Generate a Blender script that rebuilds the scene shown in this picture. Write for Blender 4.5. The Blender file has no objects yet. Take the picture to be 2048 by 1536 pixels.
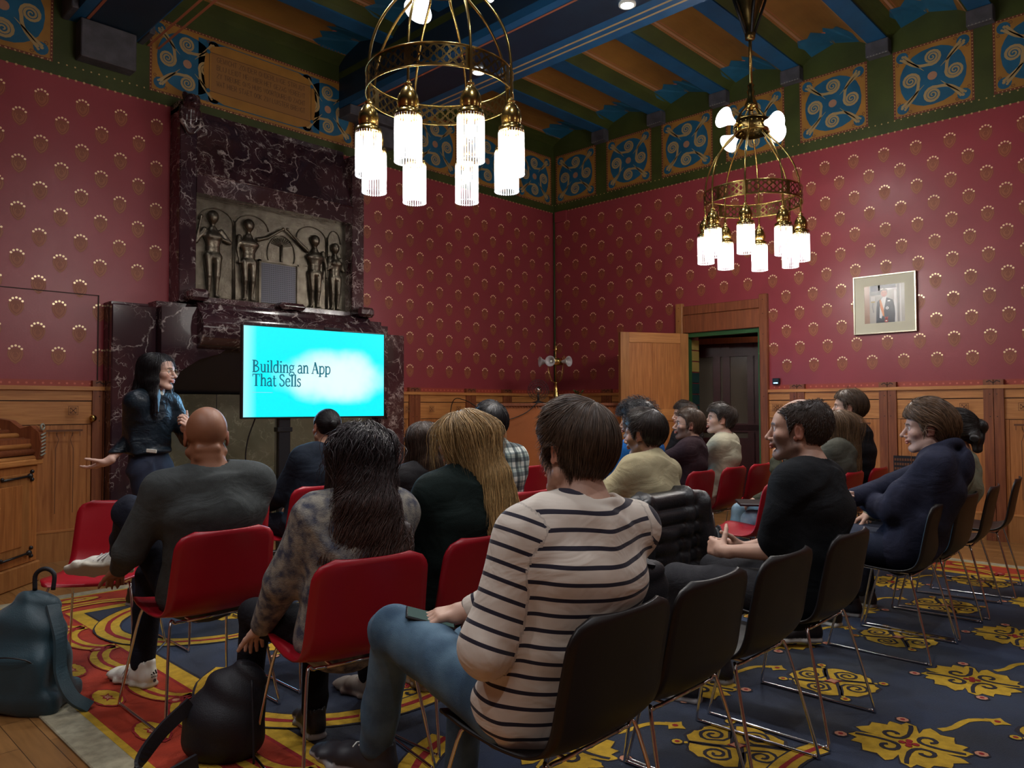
import bpy, math, random
import numpy as np
from mathutils import Vector, Matrix
from mathutils.geometry import tessellate_polygon
random.seed(7); np.random.seed(7)
SC = bpy.context.scene
COL = SC.collection
PI = math.pi

# ------------------------------------------------------------------ camera
cam_d = bpy.data.cameras.new('camera'); cam = bpy.data.objects.new('camera', cam_d); COL.objects.link(cam)
cam_d.sensor_width = 36; cam_d.lens = 1512/2048*36; cam_d.clip_start = 0.05; cam_d.clip_end = 100
right = Vector((0.695, -0.719, -0.004)); right.normalize()
fwd = Vector((0.719, 0.694, 0.032)); fwd = (fwd - right*fwd.dot(right)).normalized()
up = right.cross(fwd)
M = Matrix((right, up, -fwd)).transposed().to_4x4(); M.translation = Vector((-8.688, -7.494, 1.32))
cam.matrix_world = M
SC.camera = cam

# ------------------------------------------------------------------ world, view, exposure
w = bpy.data.worlds.new('world'); SC.world = w; w.use_nodes = True
w.node_tree.nodes['Background'].inputs[0].default_value = (0.5, 0.6, 0.9, 1)
w.node_tree.nodes['Background'].inputs[1].default_value = 0.02
SC.view_settings.view_transform = 'Standard'; SC.view_settings.look = 'None'
SC.view_settings.exposure = 0.18; SC.view_settings.gamma = 1.0
SC.view_settings.use_curve_mapping = False

def lamp_light(name, kind, loc, power, color=(1,1,1), size=0.05, rot=None, **kw):
    d = bpy.data.lights.new(name, kind); o = bpy.data.objects.new(name, d); COL.objects.link(o)
    o.location = loc; d.energy = power; d.color = color
    if kind == 'POINT' or kind == 'SPOT': d.shadow_soft_size = size
    if rot: o.rotation_euler = rot
    for k, v in kw.items(): setattr(d, k, v)
    return o
C1 = Vector((-5.68, -3.98, 0)); C2 = Vector((-1.95, -4.18, 0))        # the two chandeliers in view
LAMP_POWER = 23.0; HORN_POWER = 6.0; ROOM_POWER = 20.0; DOWN_POWER = 88.0; LAMP_COL = (1.0, 0.95, 0.89)
# the room goes on behind the camera: unseen lights added there to brighten the backs
for k, (lx, ly) in enumerate(((-9.6, -6.6), (-1.95, -8.6), (-5.7, -9.2))):
    lamp_light('hall_fill_light', 'POINT', (lx, ly, 3.2), ROOM_POWER, LAMP_COL, 0.4)
# unseen spots added along the beams to brighten people and floor from above
for (lx, ly) in ((-6.36,-1.9),(-6.36,-3.75),(-6.36,-5.6),(-3.36,-5.6),(-3.36,-7.5),(-9.3,-3.75),(-9.3,-5.6),(-6.36,-7.5),(-9.3,-7.9)):
    lamp_light('beam_fill_spot', 'SPOT', (lx, ly, 4.78), DOWN_POWER, (0.98,0.97,1.0), 0.06, (0,0,0), spot_size=2.0, spot_blend=0.9)

# ------------------------------------------------------------------ materials
def nodes_of(m): return m.node_tree.nodes, m.node_tree.links
def mat(name, col=(0.8,0.8,0.8), rough=0.5, metal=0.0, emit=None, estr=0.0, bump=None, vary=None, coat=0.0, spec=0.5, trans=0.0, sheen=0.0, attr=None, alpha=1.0, coord='Object'):
    """principled material; bump=(scale,strength), vary=(scale,amount[,color2]) procedural noise"""
    m = bpy.data.materials.new(name); m.use_nodes = True
    N, L = nodes_of(m); p = N['Principled BSDF']
    p.inputs['Base Color'].default_value = (*col, 1); p.inputs['Roughness'].default_value = rough
    p.inputs['Metallic'].default_value = metal; p.inputs['Coat Weight'].default_value = coat
    p.inputs['Specular IOR Level'].default_value = spec; p.inputs['Transmission Weight'].default_value = trans
    p.inputs['Sheen Weight'].default_value = sheen; p.inputs['Alpha'].default_value = alpha
    if emit: p.inputs['Emission Color'].default_value = (*emit, 1); p.inputs['Emission Strength'].default_value = estr
    tc = N.new('ShaderNodeTexCoord')
    src = None
    if attr:
        a = N.new('ShaderNodeAttribute'); a.attribute_name = attr; src = a.outputs['Color']
        L.new(src, p.inputs['Base Color'])
    if vary:
        n = N.new('ShaderNodeTexNoise'); n.inputs['Scale'].default_value = vary[0]; n.inputs['Detail'].default_value = 5
        L.new(tc.outputs[coord], n.inputs['Vector'])
        mx = N.new('ShaderNodeMix'); mx.data_type = 'RGBA'
        c2 = vary[2] if len(vary) > 2 else tuple(c*(1-vary[1]) for c in col)
        if src: L.new(src, mx.inputs[6]); mm = N.new('ShaderNodeMix'); mm.data_type='RGBA'; mm.blend_type='MULTIPLY'; mm.inputs[0].default_value=1; L.new(src, mm.inputs[6]); mm.inputs[7].default_value=(1-vary[1],)*3+(1,); L.new(mm.outputs[2], mx.inputs[7])
        else: mx.inputs[6].default_value = (*col, 1); mx.inputs[7].default_value = (*c2, 1)
        rmp = N.new('ShaderNodeMapRange'); rmp.inputs[1].default_value = 0.35; rmp.inputs[2].default_value = 0.65
        L.new(n.outputs['Fac'], rmp.inputs[0]); L.new(rmp.outputs[0], mx.inputs[0]); L.new(mx.outputs[2], p.inputs['Base Color'])
    if bump:
        n = N.new('ShaderNodeTexNoise'); n.inputs['Scale'].default_value = bump[0]; n.inputs['Detail'].default_value = 4
        L.new(tc.outputs[coord], n.inputs['Vector'])
        b = N.new('ShaderNodeBump'); b.inputs['Strength'].default_value = bump[1]; b.inputs['Distance'].default_value = bump[2] if len(bump) > 2 else 0.01
        L.new(n.outputs['Fac'], b.inputs['Height']); L.new(b.outputs[0], p.inputs['Normal'])
    return m

def oak(name, c1, c2, stretch=(18, 18, 1.2), rough=0.42):
    m = mat(name, c1, rough); N, L = nodes_of(m); p = N['Principled BSDF']
    tc = N.new('ShaderNodeTexCoord'); mp = N.new('ShaderNodeMapping'); mp.inputs['Scale'].default_value = stretch
    L.new(tc.outputs['Object'], mp.inputs[0])
    n1 = N.new('ShaderNodeTexNoise'); n1.inputs['Scale'].default_value = 2.2; n1.inputs['Detail'].default_value = 8; n1.inputs['Distortion'].default_value = 0.6
    L.new(mp.outputs[0], n1.inputs[0])
    n2 = N.new('ShaderNodeTexNoise'); n2.inputs['Scale'].default_value = 2.0; L.new(tc.outputs['Object'], n2.inputs[0])
    r = N.new('ShaderNodeValToRGB'); r.color_ramp.elements[0].position = 0.32; r.color_ramp.elements[1].position = 0.68
    r.color_ramp.elements[0].color = (*c2, 1); r.color_ramp.elements[1].color = (*c1, 1); L.new(n1.outputs['Fac'], r.inputs[0])
    mx = N.new('ShaderNodeMix'); mx.data_type = 'RGBA'; mx.blend_type = 'MULTIPLY'; mx.inputs[0].default_value = 0.5
    L.new(r.outputs[0], mx.inputs[6]); r2 = N.new('ShaderNodeMapRange'); r2.inputs[3].default_value = 0.55; r2.inputs[4].default_value = 1.25
    L.new(n2.outputs['Fac'], r2.inputs[0]); L.new(r2.outputs[0], mx.inputs[7]); L.new(mx.outputs[2], p.inputs['Base Color'])
    b = N.new('ShaderNodeBump'); b.inputs['Strength'].default_value = 0.15; b.inputs['Distance'].default_value = 0.004
    L.new(n1.outputs['Fac'], b.inputs['Height']); L.new(b.outputs[0], p.inputs['Normal'])
    return m

def marble(name, base, base2, vein, vscale=3.0, vein_w=0.035, rough=0.14):
    m = mat(name, base, rough, coat=0.3); N, L = nodes_of(m); p = N['Principled BSDF']
    tc = N.new('ShaderNodeTexCoord')
    nd = N.new('ShaderNodeTexNoise'); nd.inputs['Scale'].default_value = 1.7; nd.inputs['Detail'].default_value = 7
    L.new(tc.outputs['Object'], nd.inputs[0])
    sub = N.new('ShaderNodeVectorMath'); sub.operation = 'MULTIPLY_ADD'; sub.inputs[1].default_value = (1.3,)*3
    L.new(nd.outputs['Color'], sub.inputs[0]); L.new(tc.outputs['Object'], sub.inputs[2])
    veins = []
    for sc, wd in ((vscale, vein_w), (vscale*4.1, vein_w*1.5)):
        v = N.new('ShaderNodeTexVoronoi'); v.feature = 'DISTANCE_TO_EDGE'; v.inputs['Scale'].default_value = sc
        L.new(sub.outputs[0], v.inputs['Vector'])
        mr = N.new('ShaderNodeMapRange'); mr.inputs[1].default_value = 0; mr.inputs[2].default_value = wd; mr.inputs[3].default_value = 1; mr.inputs[4].default_value = 0
        L.new(v.outputs['Distance'], mr.inputs[0]); veins.append(mr)
    ns = N.new('ShaderNodeTexNoise'); ns.inputs['Scale'].default_value = 2.6; ns.inputs['Detail'].default_value = 3; L.new(tc.outputs['Object'], ns.inputs[0])
    mask = N.new('ShaderNodeMapRange'); mask.inputs[1].default_value = 0.42; mask.inputs[2].default_value = 0.66; L.new(ns.outputs['Fac'], mask.inputs[0])
    mul = N.new('ShaderNodeMath'); mul.operation = 'MULTIPLY'; L.new(veins[1].outputs[0], mul.inputs[0]); L.new(mask.outputs[0], mul.inputs[1])
    mul1 = N.new('ShaderNodeMath'); mul1.operation = 'MULTIPLY'; L.new(veins[0].outputs[0], mul1.inputs[0]); mul1.inputs[1].default_value = 0.75
    mx0 = N.new('ShaderNodeMath'); mx0.operation = 'MAXIMUM'; L.new(mul1.outputs[0], mx0.inputs[0]); L.new(mul.outputs[0], mx0.inputs[1])
    brk = N.new('ShaderNodeTexNoise'); brk.inputs['Scale'].default_value = 9; brk.inputs['Detail'].default_value = 6; L.new(tc.outputs['Object'], brk.inputs[0])
    bm = N.new('ShaderNodeMapRange'); bm.inputs[1].default_value = 0.42; bm.inputs[2].default_value = 0.6; L.new(brk.outputs['Fac'], bm.inputs[0])
    fin = N.new('ShaderNodeMath'); fin.operation = 'MULTIPLY'; L.new(mx0.outputs[0], fin.inputs[0]); L.new(bm.outputs[0], fin.inputs[1])
    mb = N.new('ShaderNodeMix'); mb.data_type = 'RGBA'; mb.inputs[6].default_value = (*base, 1); mb.inputs[7].default_value = (*base2, 1); L.new(mask.outputs[0], mb.inputs[0])
    mc = N.new('ShaderNodeMix'); mc.data_type = 'RGBA'; L.new(fin.outputs[0], mc.inputs[0]); L.new(mb.outputs[2], mc.inputs[6]); mc.inputs[7].default_value = (*vein, 1)
    L.new(mc.outputs[2], p.inputs['Base Color'])
    return m

def parquet(name):
    m = mat(name, (0.3,0.15,0.05), 0.3); N, L = nodes_of(m); p = N['Principled BSDF']
    tc = N.new('ShaderNodeTexCoord'); mp = N.new('ShaderNodeMapping'); mp.inputs['Rotation'].default_value = (0, 0, PI/2)
    L.new(tc.outputs['Object'], mp.inputs[0])
    b = N.new('ShaderNodeTexBrick'); b.inputs['Scale'].default_value = 1; b.inputs['Brick Width'].default_value = 0.62; b.inputs['Row Height'].default_value = 0.105
    b.inputs['Mortar Size'].default_value = 0.0016; b.inputs['Color1'].default_value = (0.34,0.17,0.055,1); b.inputs['Color2'].default_value = (0.23,0.105,0.032,1); b.inputs['Mortar'].default_value = (0.06,0.03,0.012,1)
    L.new(mp.outputs[0], b.inputs['Vector'])
    mp2 = N.new('ShaderNodeMapping'); mp2.inputs['Scale'].default_value = (30, 2.5, 10); L.new(tc.outputs['Object'], mp2.inputs[0])
    n = N.new('ShaderNodeTexNoise'); n.inputs['Scale'].default_value = 1.6; n.inputs['Detail'].default_value = 6; L.new(mp2.outputs[0], n.inputs[0])
    mr = N.new('ShaderNodeMapRange'); mr.inputs[3].default_value = 0.6; mr.inputs[4].default_value = 1.35; L.new(n.outputs['Fac'], mr.inputs[0])
    mx = N.new('ShaderNodeMix'); mx.data_type='RGBA'; mx.blend_type='MULTIPLY'; mx.inputs[0].default_value = 1; L.new(b.outputs['Color'], mx.inputs[6]); L.new(mr.outputs[0], mx.inputs[7])
    L.new(mx.outputs[2], p.inputs['Base Color'])
    return m

MT = dict(
 red = mat('red_wall_paint', (0.29,0.042,0.054), 0.38, vary=(1.3,0.12), bump=(60,0.05)),
 motif = mat('motif_ochre', (0.25,0.070,0.034), 0.5), motif_line = mat('motif_line', (0.36,0.115,0.052), 0.5),
 motif_dot = mat('motif_gold_dot', (0.95,0.72,0.42), 0.3, metal=0.25), rose = mat('rose_dot', (0.55,0.13,0.08), 0.5),
 rail_red = mat('rail_red', (0.33,0.05,0.03), 0.5),
 green = mat('frieze_green', (0.045,0.062,0.008), 0.55, vary=(3,0.3)), green2 = mat('dark_green', (0.035,0.055,0.015), 0.55),
 gold = mat('frieze_ochre', (0.36,0.17,0.028), 0.5, vary=(4,0.25)), tan = mat('frieze_tan', (0.36,0.25,0.105), 0.55),
 ochre = mat('vault_ochre', (0.25,0.115,0.018), 0.6, vary=(1.2,0.35)), rust = mat('rust_line', (0.30,0.09,0.04), 0.6), pinkline = mat('pink_line', (0.34,0.17,0.10), 0.6),
 blue = mat('frieze_blue', (0.010,0.105,0.20), 0.5, vary=(5,0.25)), blue2 = mat('beam_blue', (0.008,0.085,0.20), 0.5, vary=(4,0.2)),
 navy = mat('beam_navy', (0.006,0.022,0.045), 0.5, vary=(3,0.3)), dotred = mat('border_dark_red', (0.14,0.03,0.015), 0.6),
 dot = mat('border_dot', (0.50,0.32,0.14), 0.5), stone = mat('corbel_stone', (0.075,0.072,0.085), 0.6, vary=(8,0.4), bump=(30,0.3)), stone_edge=mat('corbel_edge',(0.25,0.25,0.2),0.6),
 ink = mat('inscription_ink', (0.13,0.06,0.02), 0.6), cartouche = mat('cartouche_tan', (0.27,0.125,0.032), 0.6),
 oak = oak('oak_panel', (0.52,0.21,0.060), (0.34,0.115,0.030)), oak_h = oak('oak_rail', (0.60,0.27,0.082), (0.43,0.165,0.046), (1.4,1.4,20)),
 oak_red = oak('oak_red', (0.27,0.085,0.030), (0.17,0.045,0.018)), oak_lt = oak('oak_light', (0.44,0.195,0.058), (0.32,0.125,0.036)),
 groove = mat('groove_dark', (0.03,0.010,0.006), 0.7), carve = mat('carved_dark_oak', (0.13,0.045,0.016), 0.6),
 marb = marble('plum_marble', (0.030,0.013,0.018), (0.058,0.024,0.028), (0.62,0.55,0.52), 2.1, 0.026),
 marb_fine = marble('plum_marble_fine', (0.045,0.018,0.022), (0.075,0.032,0.036), (0.62,0.52,0.50), 5.0, 0.05, 0.14),
 marb_grey = marble('olive_marble', (0.105,0.105,0.060), (0.16,0.15,0.095), (0.33,0.34,0.24), 2.2, 0.02, 0.35),
 soot = mat('flat_near_black', (0.006,0.006,0.010), 0.4), bronze = mat('bronze', (0.19,0.165,0.125), 0.34, metal=0.85, vary=(9,0.45), bump=(40,0.25)),
 bronze_hi = mat('bronze_grille', (0.10,0.10,0.12), 0.4, metal=0.8),
 brass = mat('brass', (0.62,0.44,0.14), 0.20, metal=1.0, vary=(14,0.25)), brass_dk = mat('dark_brass', (0.36,0.25,0.09), 0.3, metal=1.0, vary=(20,0.4)),
 black = mat('black_plastic', (0.010,0.010,0.012), 0.35), chrome = mat('chrome', (0.72,0.72,0.74), 0.13, metal=1.0),
 chair_red = mat('red_shell', (0.33,0.004,0.014), 0.36), chair_black = mat('black_shell', (0.006,0.004,0.004), 0.45),
 white = mat('white_paint', (0.75,0.76,0.68), 0.5), cream = mat('cream_mount', (0.62,0.60,0.46), 0.6),
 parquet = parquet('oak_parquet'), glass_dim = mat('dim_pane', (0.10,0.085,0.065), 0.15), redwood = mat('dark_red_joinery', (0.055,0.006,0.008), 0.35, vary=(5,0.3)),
 greenpaint = mat('green_door_frame', (0.03,0.10,0.03), 0.4), tile_y = mat('glazed_yellow', (0.35,0.26,0.08), 0.2), tile_g = mat('glazed_green', (0.015,0.05,0.05), 0.2),
 plain = mat('plain_plaster', (0.30,0.10,0.06), 0.7), piano = mat('orange_brown_panel', (0.40,0.125,0.035), 0.35, vary=(1.2,0.2)),
 bulb = mat('bulb', (1,1,1), 0.5, emit=(1.0,0.97,0.92), estr=26.0),
 rod = mat('glass_rod', (0.92,0.95,1.0), 0.08, emit=(0.93,0.96,1.0), estr=0.42, alpha=0.42), rod_bead = mat('glass_bead', (0.92,0.95,1.0), 0.08, emit=(0.95,0.97,1.0), estr=0.55),  # bulb light in the glass is put in as faint emission
 horn = mat('frosted_glass_lit', (0.95,0.95,1.0), 0.3, emit=(0.93,0.95,1.0), estr=2.2), frost = mat('frosted_glass', (0.50,0.48,0.50), 0.3, alpha=0.75),
 leaf = mat('leaf', (0.05,0.10,0.03), 0.5),
)

# ------------------------------------------------------------------ mesh builder
class MB:
    def __init__(s): s.v = []; s.f = []; s.mi = []; s.mats = []; s.sm = []
    def mid(s, m):
        if m not in s.mats: s.mats.append(m)
        return s.mats.index(m)
    def add(s, vs, fs, m, smooth=False):
        b = len(s.v); s.v.extend([tuple(p) for p in vs]); k = s.mid(m)
        for f in fs: s.f.append([i+b for i in f]); s.mi.append(k); s.sm.append(smooth)
    def box(s, x0, x1, y0, y1, z0, z1, m, M=None):
        vs = [(x,y,z) for x in (x0,x1) for y in (y0,y1) for z in (z0,z1)]
        if M is not None: vs = [tuple(M @ Vector(p)) for p in vs]
        s.add(vs, [(0,1,3,2),(4,6,7,5),(0,4,5,1),(2,3,7,6),(0,2,6,4),(1,5,7,3)], m)
    def bbox(s, x0, x1, y0, y1, z0, z1, m, b=0.006):
        """box with chamfered edges"""
        xs = (x0, x0+b, x1-b, x1); ys = (y0, y0+b, y1-b, y1); zs = (z0, z0+b, z1-b, z1)
        vs = []; idx = {}
        for i in range(4):
            for j in range(4):
                for k in range(4):
                    c = (i in (0,3)) + (j in (0,3)) + (k in (0,3))
                    if c == 1: idx[(i,j,k)] = len(vs); vs.append((xs[i],ys[j],zs[k]))
        F = []
        g = lambda *t: idx[t]
        for e in (0,3):
            F.append([g(e,1,1),g(e,2,1),g(e,2,2),g(e,1,2)]); F.append([g(1,e,1),g(2,e,1),g(2,e,2),g(1,e,2)]); F.append([g(1,1,e),g(2,1,e),g(2,2,e),g(1,2,e)])
        for a in (0,3):
            ai = 1 if a == 0 else 2
            for c in (0,3):
                ci = 1 if c == 0 else 2
                F.append([g(a,ci,1),g(a,ci,2),g(ai,c,2),g(ai,c,1)]); F.append([g(a,1,ci),g(a,2,ci),g(ai,2,c),g(ai,1,c)]); F.append([g(1,a,ci),g(2,a,ci),g(2,ai,c),g(1,ai,c)])
                for d in (0,3):
                    di = 1 if d == 0 else 2
                    F.append([g(a,ci,di),g(ai,c,di),g(ai,ci,d)])
        s.add(vs, F, m)
    def tube(s, pts, r, m, n=8, closed=False, cap=True, r_end=None):
        P = [Vector(p) for p in pts]; N = len(P); vs = []; fs = []
        rs = [r]*N if not isinstance(r, (list, tuple)) else list(r)
        prev = None
        for i, p in enumerate(P):
            if closed: t = P[(i+1) % N] - P[i-1]
            else: t = P[min(i+1,N-1)] - P[max(i-1,0)]
            if t.length < 1e-9: t = Vector((0,0,1))
            t.normalize()
            if prev is None:
                a = Vector((0,0,1)) if abs(t.z) < 0.9 else Vector((1,0,0)); u = t.cross(a).normalized()
            else:
                u = prev - t*prev.dot(t)
                if u.length < 1e-6: u = t.orthogonal()
                u.normalize()
            prev = u; v = t.cross(u)
            for k in range(n):
                a = 2*PI*k/n; vs.append(p + (u*math.cos(a) + v*math.sin(a))*rs[i])
        R = N if closed else N-1
        for i in range(R):
            for k in range(n):
                a = i*n+k; b = i*n+(k+1) % n; c = ((i+1) % N)*n+(k+1) % n; d = ((i+1) % N)*n+k
                fs.append((a,b,c,d))
        if cap and not closed: fs.append(tuple(range(n))[::-1]); fs.append(tuple((N-1)*n+k for k in range(n)))
        s.add(vs, fs, m, True)
    def lathe(s, prof, m, c=(0,0,0), n=24, M=None, smooth=True, caps=False):
        """prof: list of (r,z) around z"""
        vs = []; fs = []
        for (r, z) in prof:
            for k in range(n):
                a = 2*PI*k/n; p = Vector((r*math.cos(a), r*math.sin(a), z))
                if M is not None: p = M @ p
                vs.append((p.x+c[0], p.y+c[1], p.z+c[2]))
        for i in range(len(prof)-1):
            for k in range(n): fs.append((i*n+k, i*n+(k+1) % n, (i+1)*n+(k+1) % n, (i+1)*n+k))
        if caps: fs.append(tuple(range(n))[::-1]); fs.append(tuple((len(prof)-1)*n+k for k in range(n)))
        s.add(vs, fs, m, smooth)
    def ball(s, c, r, m, n=12, sc=(1,1,1)):
        prof = [(max(1e-4, r*math.sin(PI*i/(n//2*1.0))), -r*math.cos(PI*i/(n//2*1.0))) for i in range(n//2+1)]
        s.lathe([(a*sc[0], b*sc[2]) for a, b in prof], m, c, n)
    def build(s, name, parent=None, smooth_angle=None):
        me = bpy.data.meshes.new(name); me.from_pydata(s.v, [], s.f)
        for m in s.mats: me.materials.append(MT[m] if isinstance(m, str) else m)
        me.polygons.foreach_set('material_index', s.mi); me.polygons.foreach_set('use_smooth', s.sm)
        me.update()
        o = bpy.data.objects.new(name, me); COL.objects.link(o)
        if parent is not None: o.parent = parent
        return o

class Paint:
    """flat pattern pieces laid on a surface: map(u, v, h) -> 3D point"""
    def __init__(s, mb, mp, step=0.0006): s.mb = mb; s.mp = mp; s.st = step; s.base = 0.0
    def poly(s, pts, m, layer=1):
        pts = [(p[0], p[1]) for p in pts]
        tri = tessellate_polygon([[Vector((p[0], p[1], 0)) for p in pts]])
        h = s.base + s.st*layer
        s.mb.add([s.mp(u, v, h) for u, v in pts], [list(t) for t in tri], m)
    def quad(s, u0, u1, v0, v1, m, layer=1, nu=1, nv=1):
        h = s.base + s.st*layer
        us = np.linspace(u0, u1, nu+1); vs_ = np.linspace(v0, v1, nv+1)
        V = [s.mp(u, v, h) for v in vs_ for u in us]
        F = [(j*(nu+1)+i, j*(nu+1)+i+1, (j+1)*(nu+1)+i+1, (j+1)*(nu+1)+i) for j in range(nv) for i in range(nu)]
        s.mb.add(V, F, m)
    def disc(s, u, v, r, m, layer=1, n=10, ry=None, rot=0.0):
        ry = ry or r; h = s.base + s.st*layer; c, q = math.cos(rot), math.sin(rot)
        P = []
        for k in range(n):
            a = 2*PI*k/n; x, y = r*math.cos(a), ry*math.sin(a); P.append(s.mp(u + x*c - y*q, v + x*q + y*c, h))
        s.mb.add(P, [tuple(range(n))], m)
    def stroke(s, pts, wd, m, layer=2, jit=0.0):
        P = [Vector((p[0], p[1])) for p in pts]; n = len(P); h = s.base + s.st*layer
        ws = wd if isinstance(wd, (list, tuple, np.ndarray)) else [wd]*n
        V = []
        for i in range(n):
            t = P[min(i+1,n-1)] - P[max(i-1,0)]
            if t.length < 1e-9: t = Vector((1,0))
            t.normalize(); nn = Vector((-t.y, t.x))
            ww = ws[i]/2
            a = P[i] + nn*(ww + (random.uniform(-jit, jit) if jit else 0)); b = P[i] - nn*(ww + (random.uniform(-jit, jit) if jit else 0))
            V.append(s.mp(a.x, a.y, h)); V.append(s.mp(b.x, b.y, h))
        s.mb.add(V, [(2*i, 2*i+1, 2*i+3, 2*i+2) for i in range(n-1)], m)

def bez(p0, p1, p2, p3, n=12):
    out = []
    for i in range(n+1):
        t = i/n; q = 1-t
        out.append((q**3*p0[0]+3*q*q*t*p1[0]+3*q*t*t*p2[0]+t**3*p3[0], q**3*p0[1]+3*q*q*t*p1[1]+3*q*t*t*p2[1]+t**3*p3[1]))
    return out
def spiral(cx, cy, r0, a0, turns, r1=0.02, n=30, sgn=1):
    return [(cx+(r0+(r1-r0)*i/n)*math.cos(a0+sgn*2*PI*turns*i/n), cy+(r0+(r1-r0)*i/n)*math.sin(a0+sgn*2*PI*turns*i/n)) for i in range(n+1)]
def smoothpath(ctrl, n=8):
    """Catmull-Rom through 3D/2D points"""
    P = [np.array(p, float) for p in ctrl]; P = [2*P[0]-P[1]] + P + [2*P[-1]-P[-2]]; out = []
    for i in range(1, len(P)-2):
        for k in range(n):
            t = k/n; out.append(0.5*((2*P[i]) + (-P[i-1]+P[i+1])*t + (2*P[i-1]-5*P[i]+4*P[i+1]-P[i+2])*t*t + (-P[i-1]+3*P[i]-3*P[i+1]+P[i+2])*t**3))
    out.append(P[-2]); return [tuple(p) for p in out]

def empty(name, loc, rz=0.0, label=None, cat=None, group=None):
    o = bpy.data.objects.new(name, None); COL.objects.link(o); o.location = loc; o.rotation_euler = (0, 0, rz); o.empty_display_size = 0.1
    tag(o, label, cat, group); return o
def tag(o, label=None, cat=None, group=None, kind=None):
    if label: o['label'] = label
    if cat: o['category'] = cat
    if group: o['group'] = group
    if kind: o['kind'] = kind
    return o
def copy_tree(o, parent=None):
    c = o.copy(); COL.objects.link(c)
    if parent is not None: c.parent = parent
    for ch in [k for k in bpy.data.objects if k.parent == o]: copy_tree(ch, c)
    return c
# ================================================================== ROOM
WZ = 1.53; FZ = 4.29                     # wainscot cap, frieze foot
PERX, PERY = 0.3258, 0.3205
XL, YB = -11.5, -11.0                    # room extents
BEAMS = [(-3.82, -2.92), (-6.64, -6.06), (-9.75, -8.9)]
JOISTS = [-0.93, -1.88, -2.82, -3.76, -4.73, -5.70, -6.67, -7.64, -8.61, -9.58, -10.55]

# ---- floor
f = MB(); f.box(XL, 3.2, YB, 0.3, -0.12, 0, 'parquet'); tag(f.build('floor'), kind='structure')

def motif(P, u, v, cut=None):
    """little heart shaped figure with five gold dots"""
    out = [(u+a*0.060, v+b*0.080) for a, b in ((-0.95,0.30),(-1,0.0),(-0.9,-0.35),(-0.6,-0.75),(-0.25,-1.0),(0,-1.12),(0.25,-1.0),(0.6,-0.75),(0.9,-0.35),(1,0.0),(0.95,0.30),(0.62,0.52),(0,0.62),(-0.62,0.52))]
    P.poly(out, 'motif', 1)
    for k in (0.82, 0.55):
        P.stroke([(u+a*0.060*k, v-0.004+b*0.080*k) for a, b in ((-0.95,0.45),(-1,0.0),(-0.85,-0.45),(-0.5,-0.85),(0,-1.1),(0.5,-0.85),(0.85,-0.45),(1,0.0),(0.95,0.45))], 0.006, 'motif_line', 2)
    P.stroke([(u+0.022*math.cos(a), v-0.012+0.026*math.sin(a)) for a in np.linspace(2.2, 7.6, 9)], 0.006, 'motif_line', 2)
    for k in range(5):
        a = PI*(0.5 + (k-2)*0.165); P.disc(u+0.053*math.cos(a), v+0.014+0.056*math.sin(a), 0.0100, 'motif_dot', 3, 8)

def dots(P, u0, u1, v, per, r, m, layer=3, vert=False):
    n = max(1, int(abs(u1-u0)/per))
    for k in range(n):
        t = u0 + (u1-u0)*(k+0.5)/n
        if vert: P.disc(v, t, r, m, layer, 6)
        else: P.disc(t, v, r, m, layer, 6)

def swirl(P, cu, cv, su, sv, L=1, q=1.0):
    """square painted panel: ochre ground, blue field, four spirals"""
    X = lambda a, b: (cu+a*su, cv+b*sv)
    P.poly([X(-1,-1), X(1,-1), X(1,1), X(-1,1)], 'gold', L)
    fld = []
    for k in range(4):
        a = k*PI/2; c, s_ = math.cos(a), math.sin(a)
        for p in [(0.66,0.70),(0.70,0.60),(0.80,0.45),(0.87,0.25),(0.885,0),(0.87,-0.25),(0.80,-0.45),(0.70,-0.60),(0.66,-0.70),(0.74,-0.80),(0.80,-0.74)]:
            pass
        seg = [(0.60,-0.66),(0.74,-0.52),(0.84,-0.28),(0.88,0),(0.86,0.24),(0.78,0.44),(0.70,0.56),(0.60,0.66)]
        fld += [X(p[0]*c-p[1]*s_, p[0]*s_+p[1]*c) for p in seg]
    P.poly(fld, 'blue', L+1)
    ms = (su+sv)/2
    for k in range(4):
        a = k*PI/2; c, s_ = math.cos(a), math.sin(a)
        T = lambda p: X(p[0]*c-p[1]*s_, p[0]*s_+p[1]*c)
        P.disc(*T((0.80,0.80)), 0.17*su, 'blue', L+1, 12, 0.17*sv)
        sp = spiral(0.0, 0.58, 0.235, -PI/2+0.5, 2.6, 0.02, 34, -1)
        stem = bez((0.80,0.74),(0.52,0.50),(0.48,0.38),sp[0],10)
        path = [T(p) for p in stem[:-1]+sp]
        ws = list(np.linspace(0.10,0.085,10)*ms)+list(np.linspace(0.085,0.028,35)*ms)
        P.stroke(path, ws, 'tan', L+2)
        P.stroke([T((0.74,0.84)), T((0.62,0.66)), T((0.45,0.47)), T((0.22,0.22))], [0.07*ms,0.085*ms,0.05*ms,0.004], 'tan', L+2)
        P.stroke([T(p) for p in spiral(0.63,0.90,0.06,0.2,1.2,0.01,9)], 0.018*ms, 'carve', L+3)
        P.stroke([T(p) for p in spiral(0.92,0.60,0.06,2.2,1.2,0.01,9,-1)], 0.018*ms, 'carve', L+3)
        P.disc(*T((0.78,0.82)), 0.045*su, 'tan', L+3, 7); P.disc(*T((0.84,0.74)), 0.035*su, 'tan', L+3, 7)
    P.disc(cu, cv, 0.13*su, 'pinkline', L+2, 12, 0.13*sv)

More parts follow.
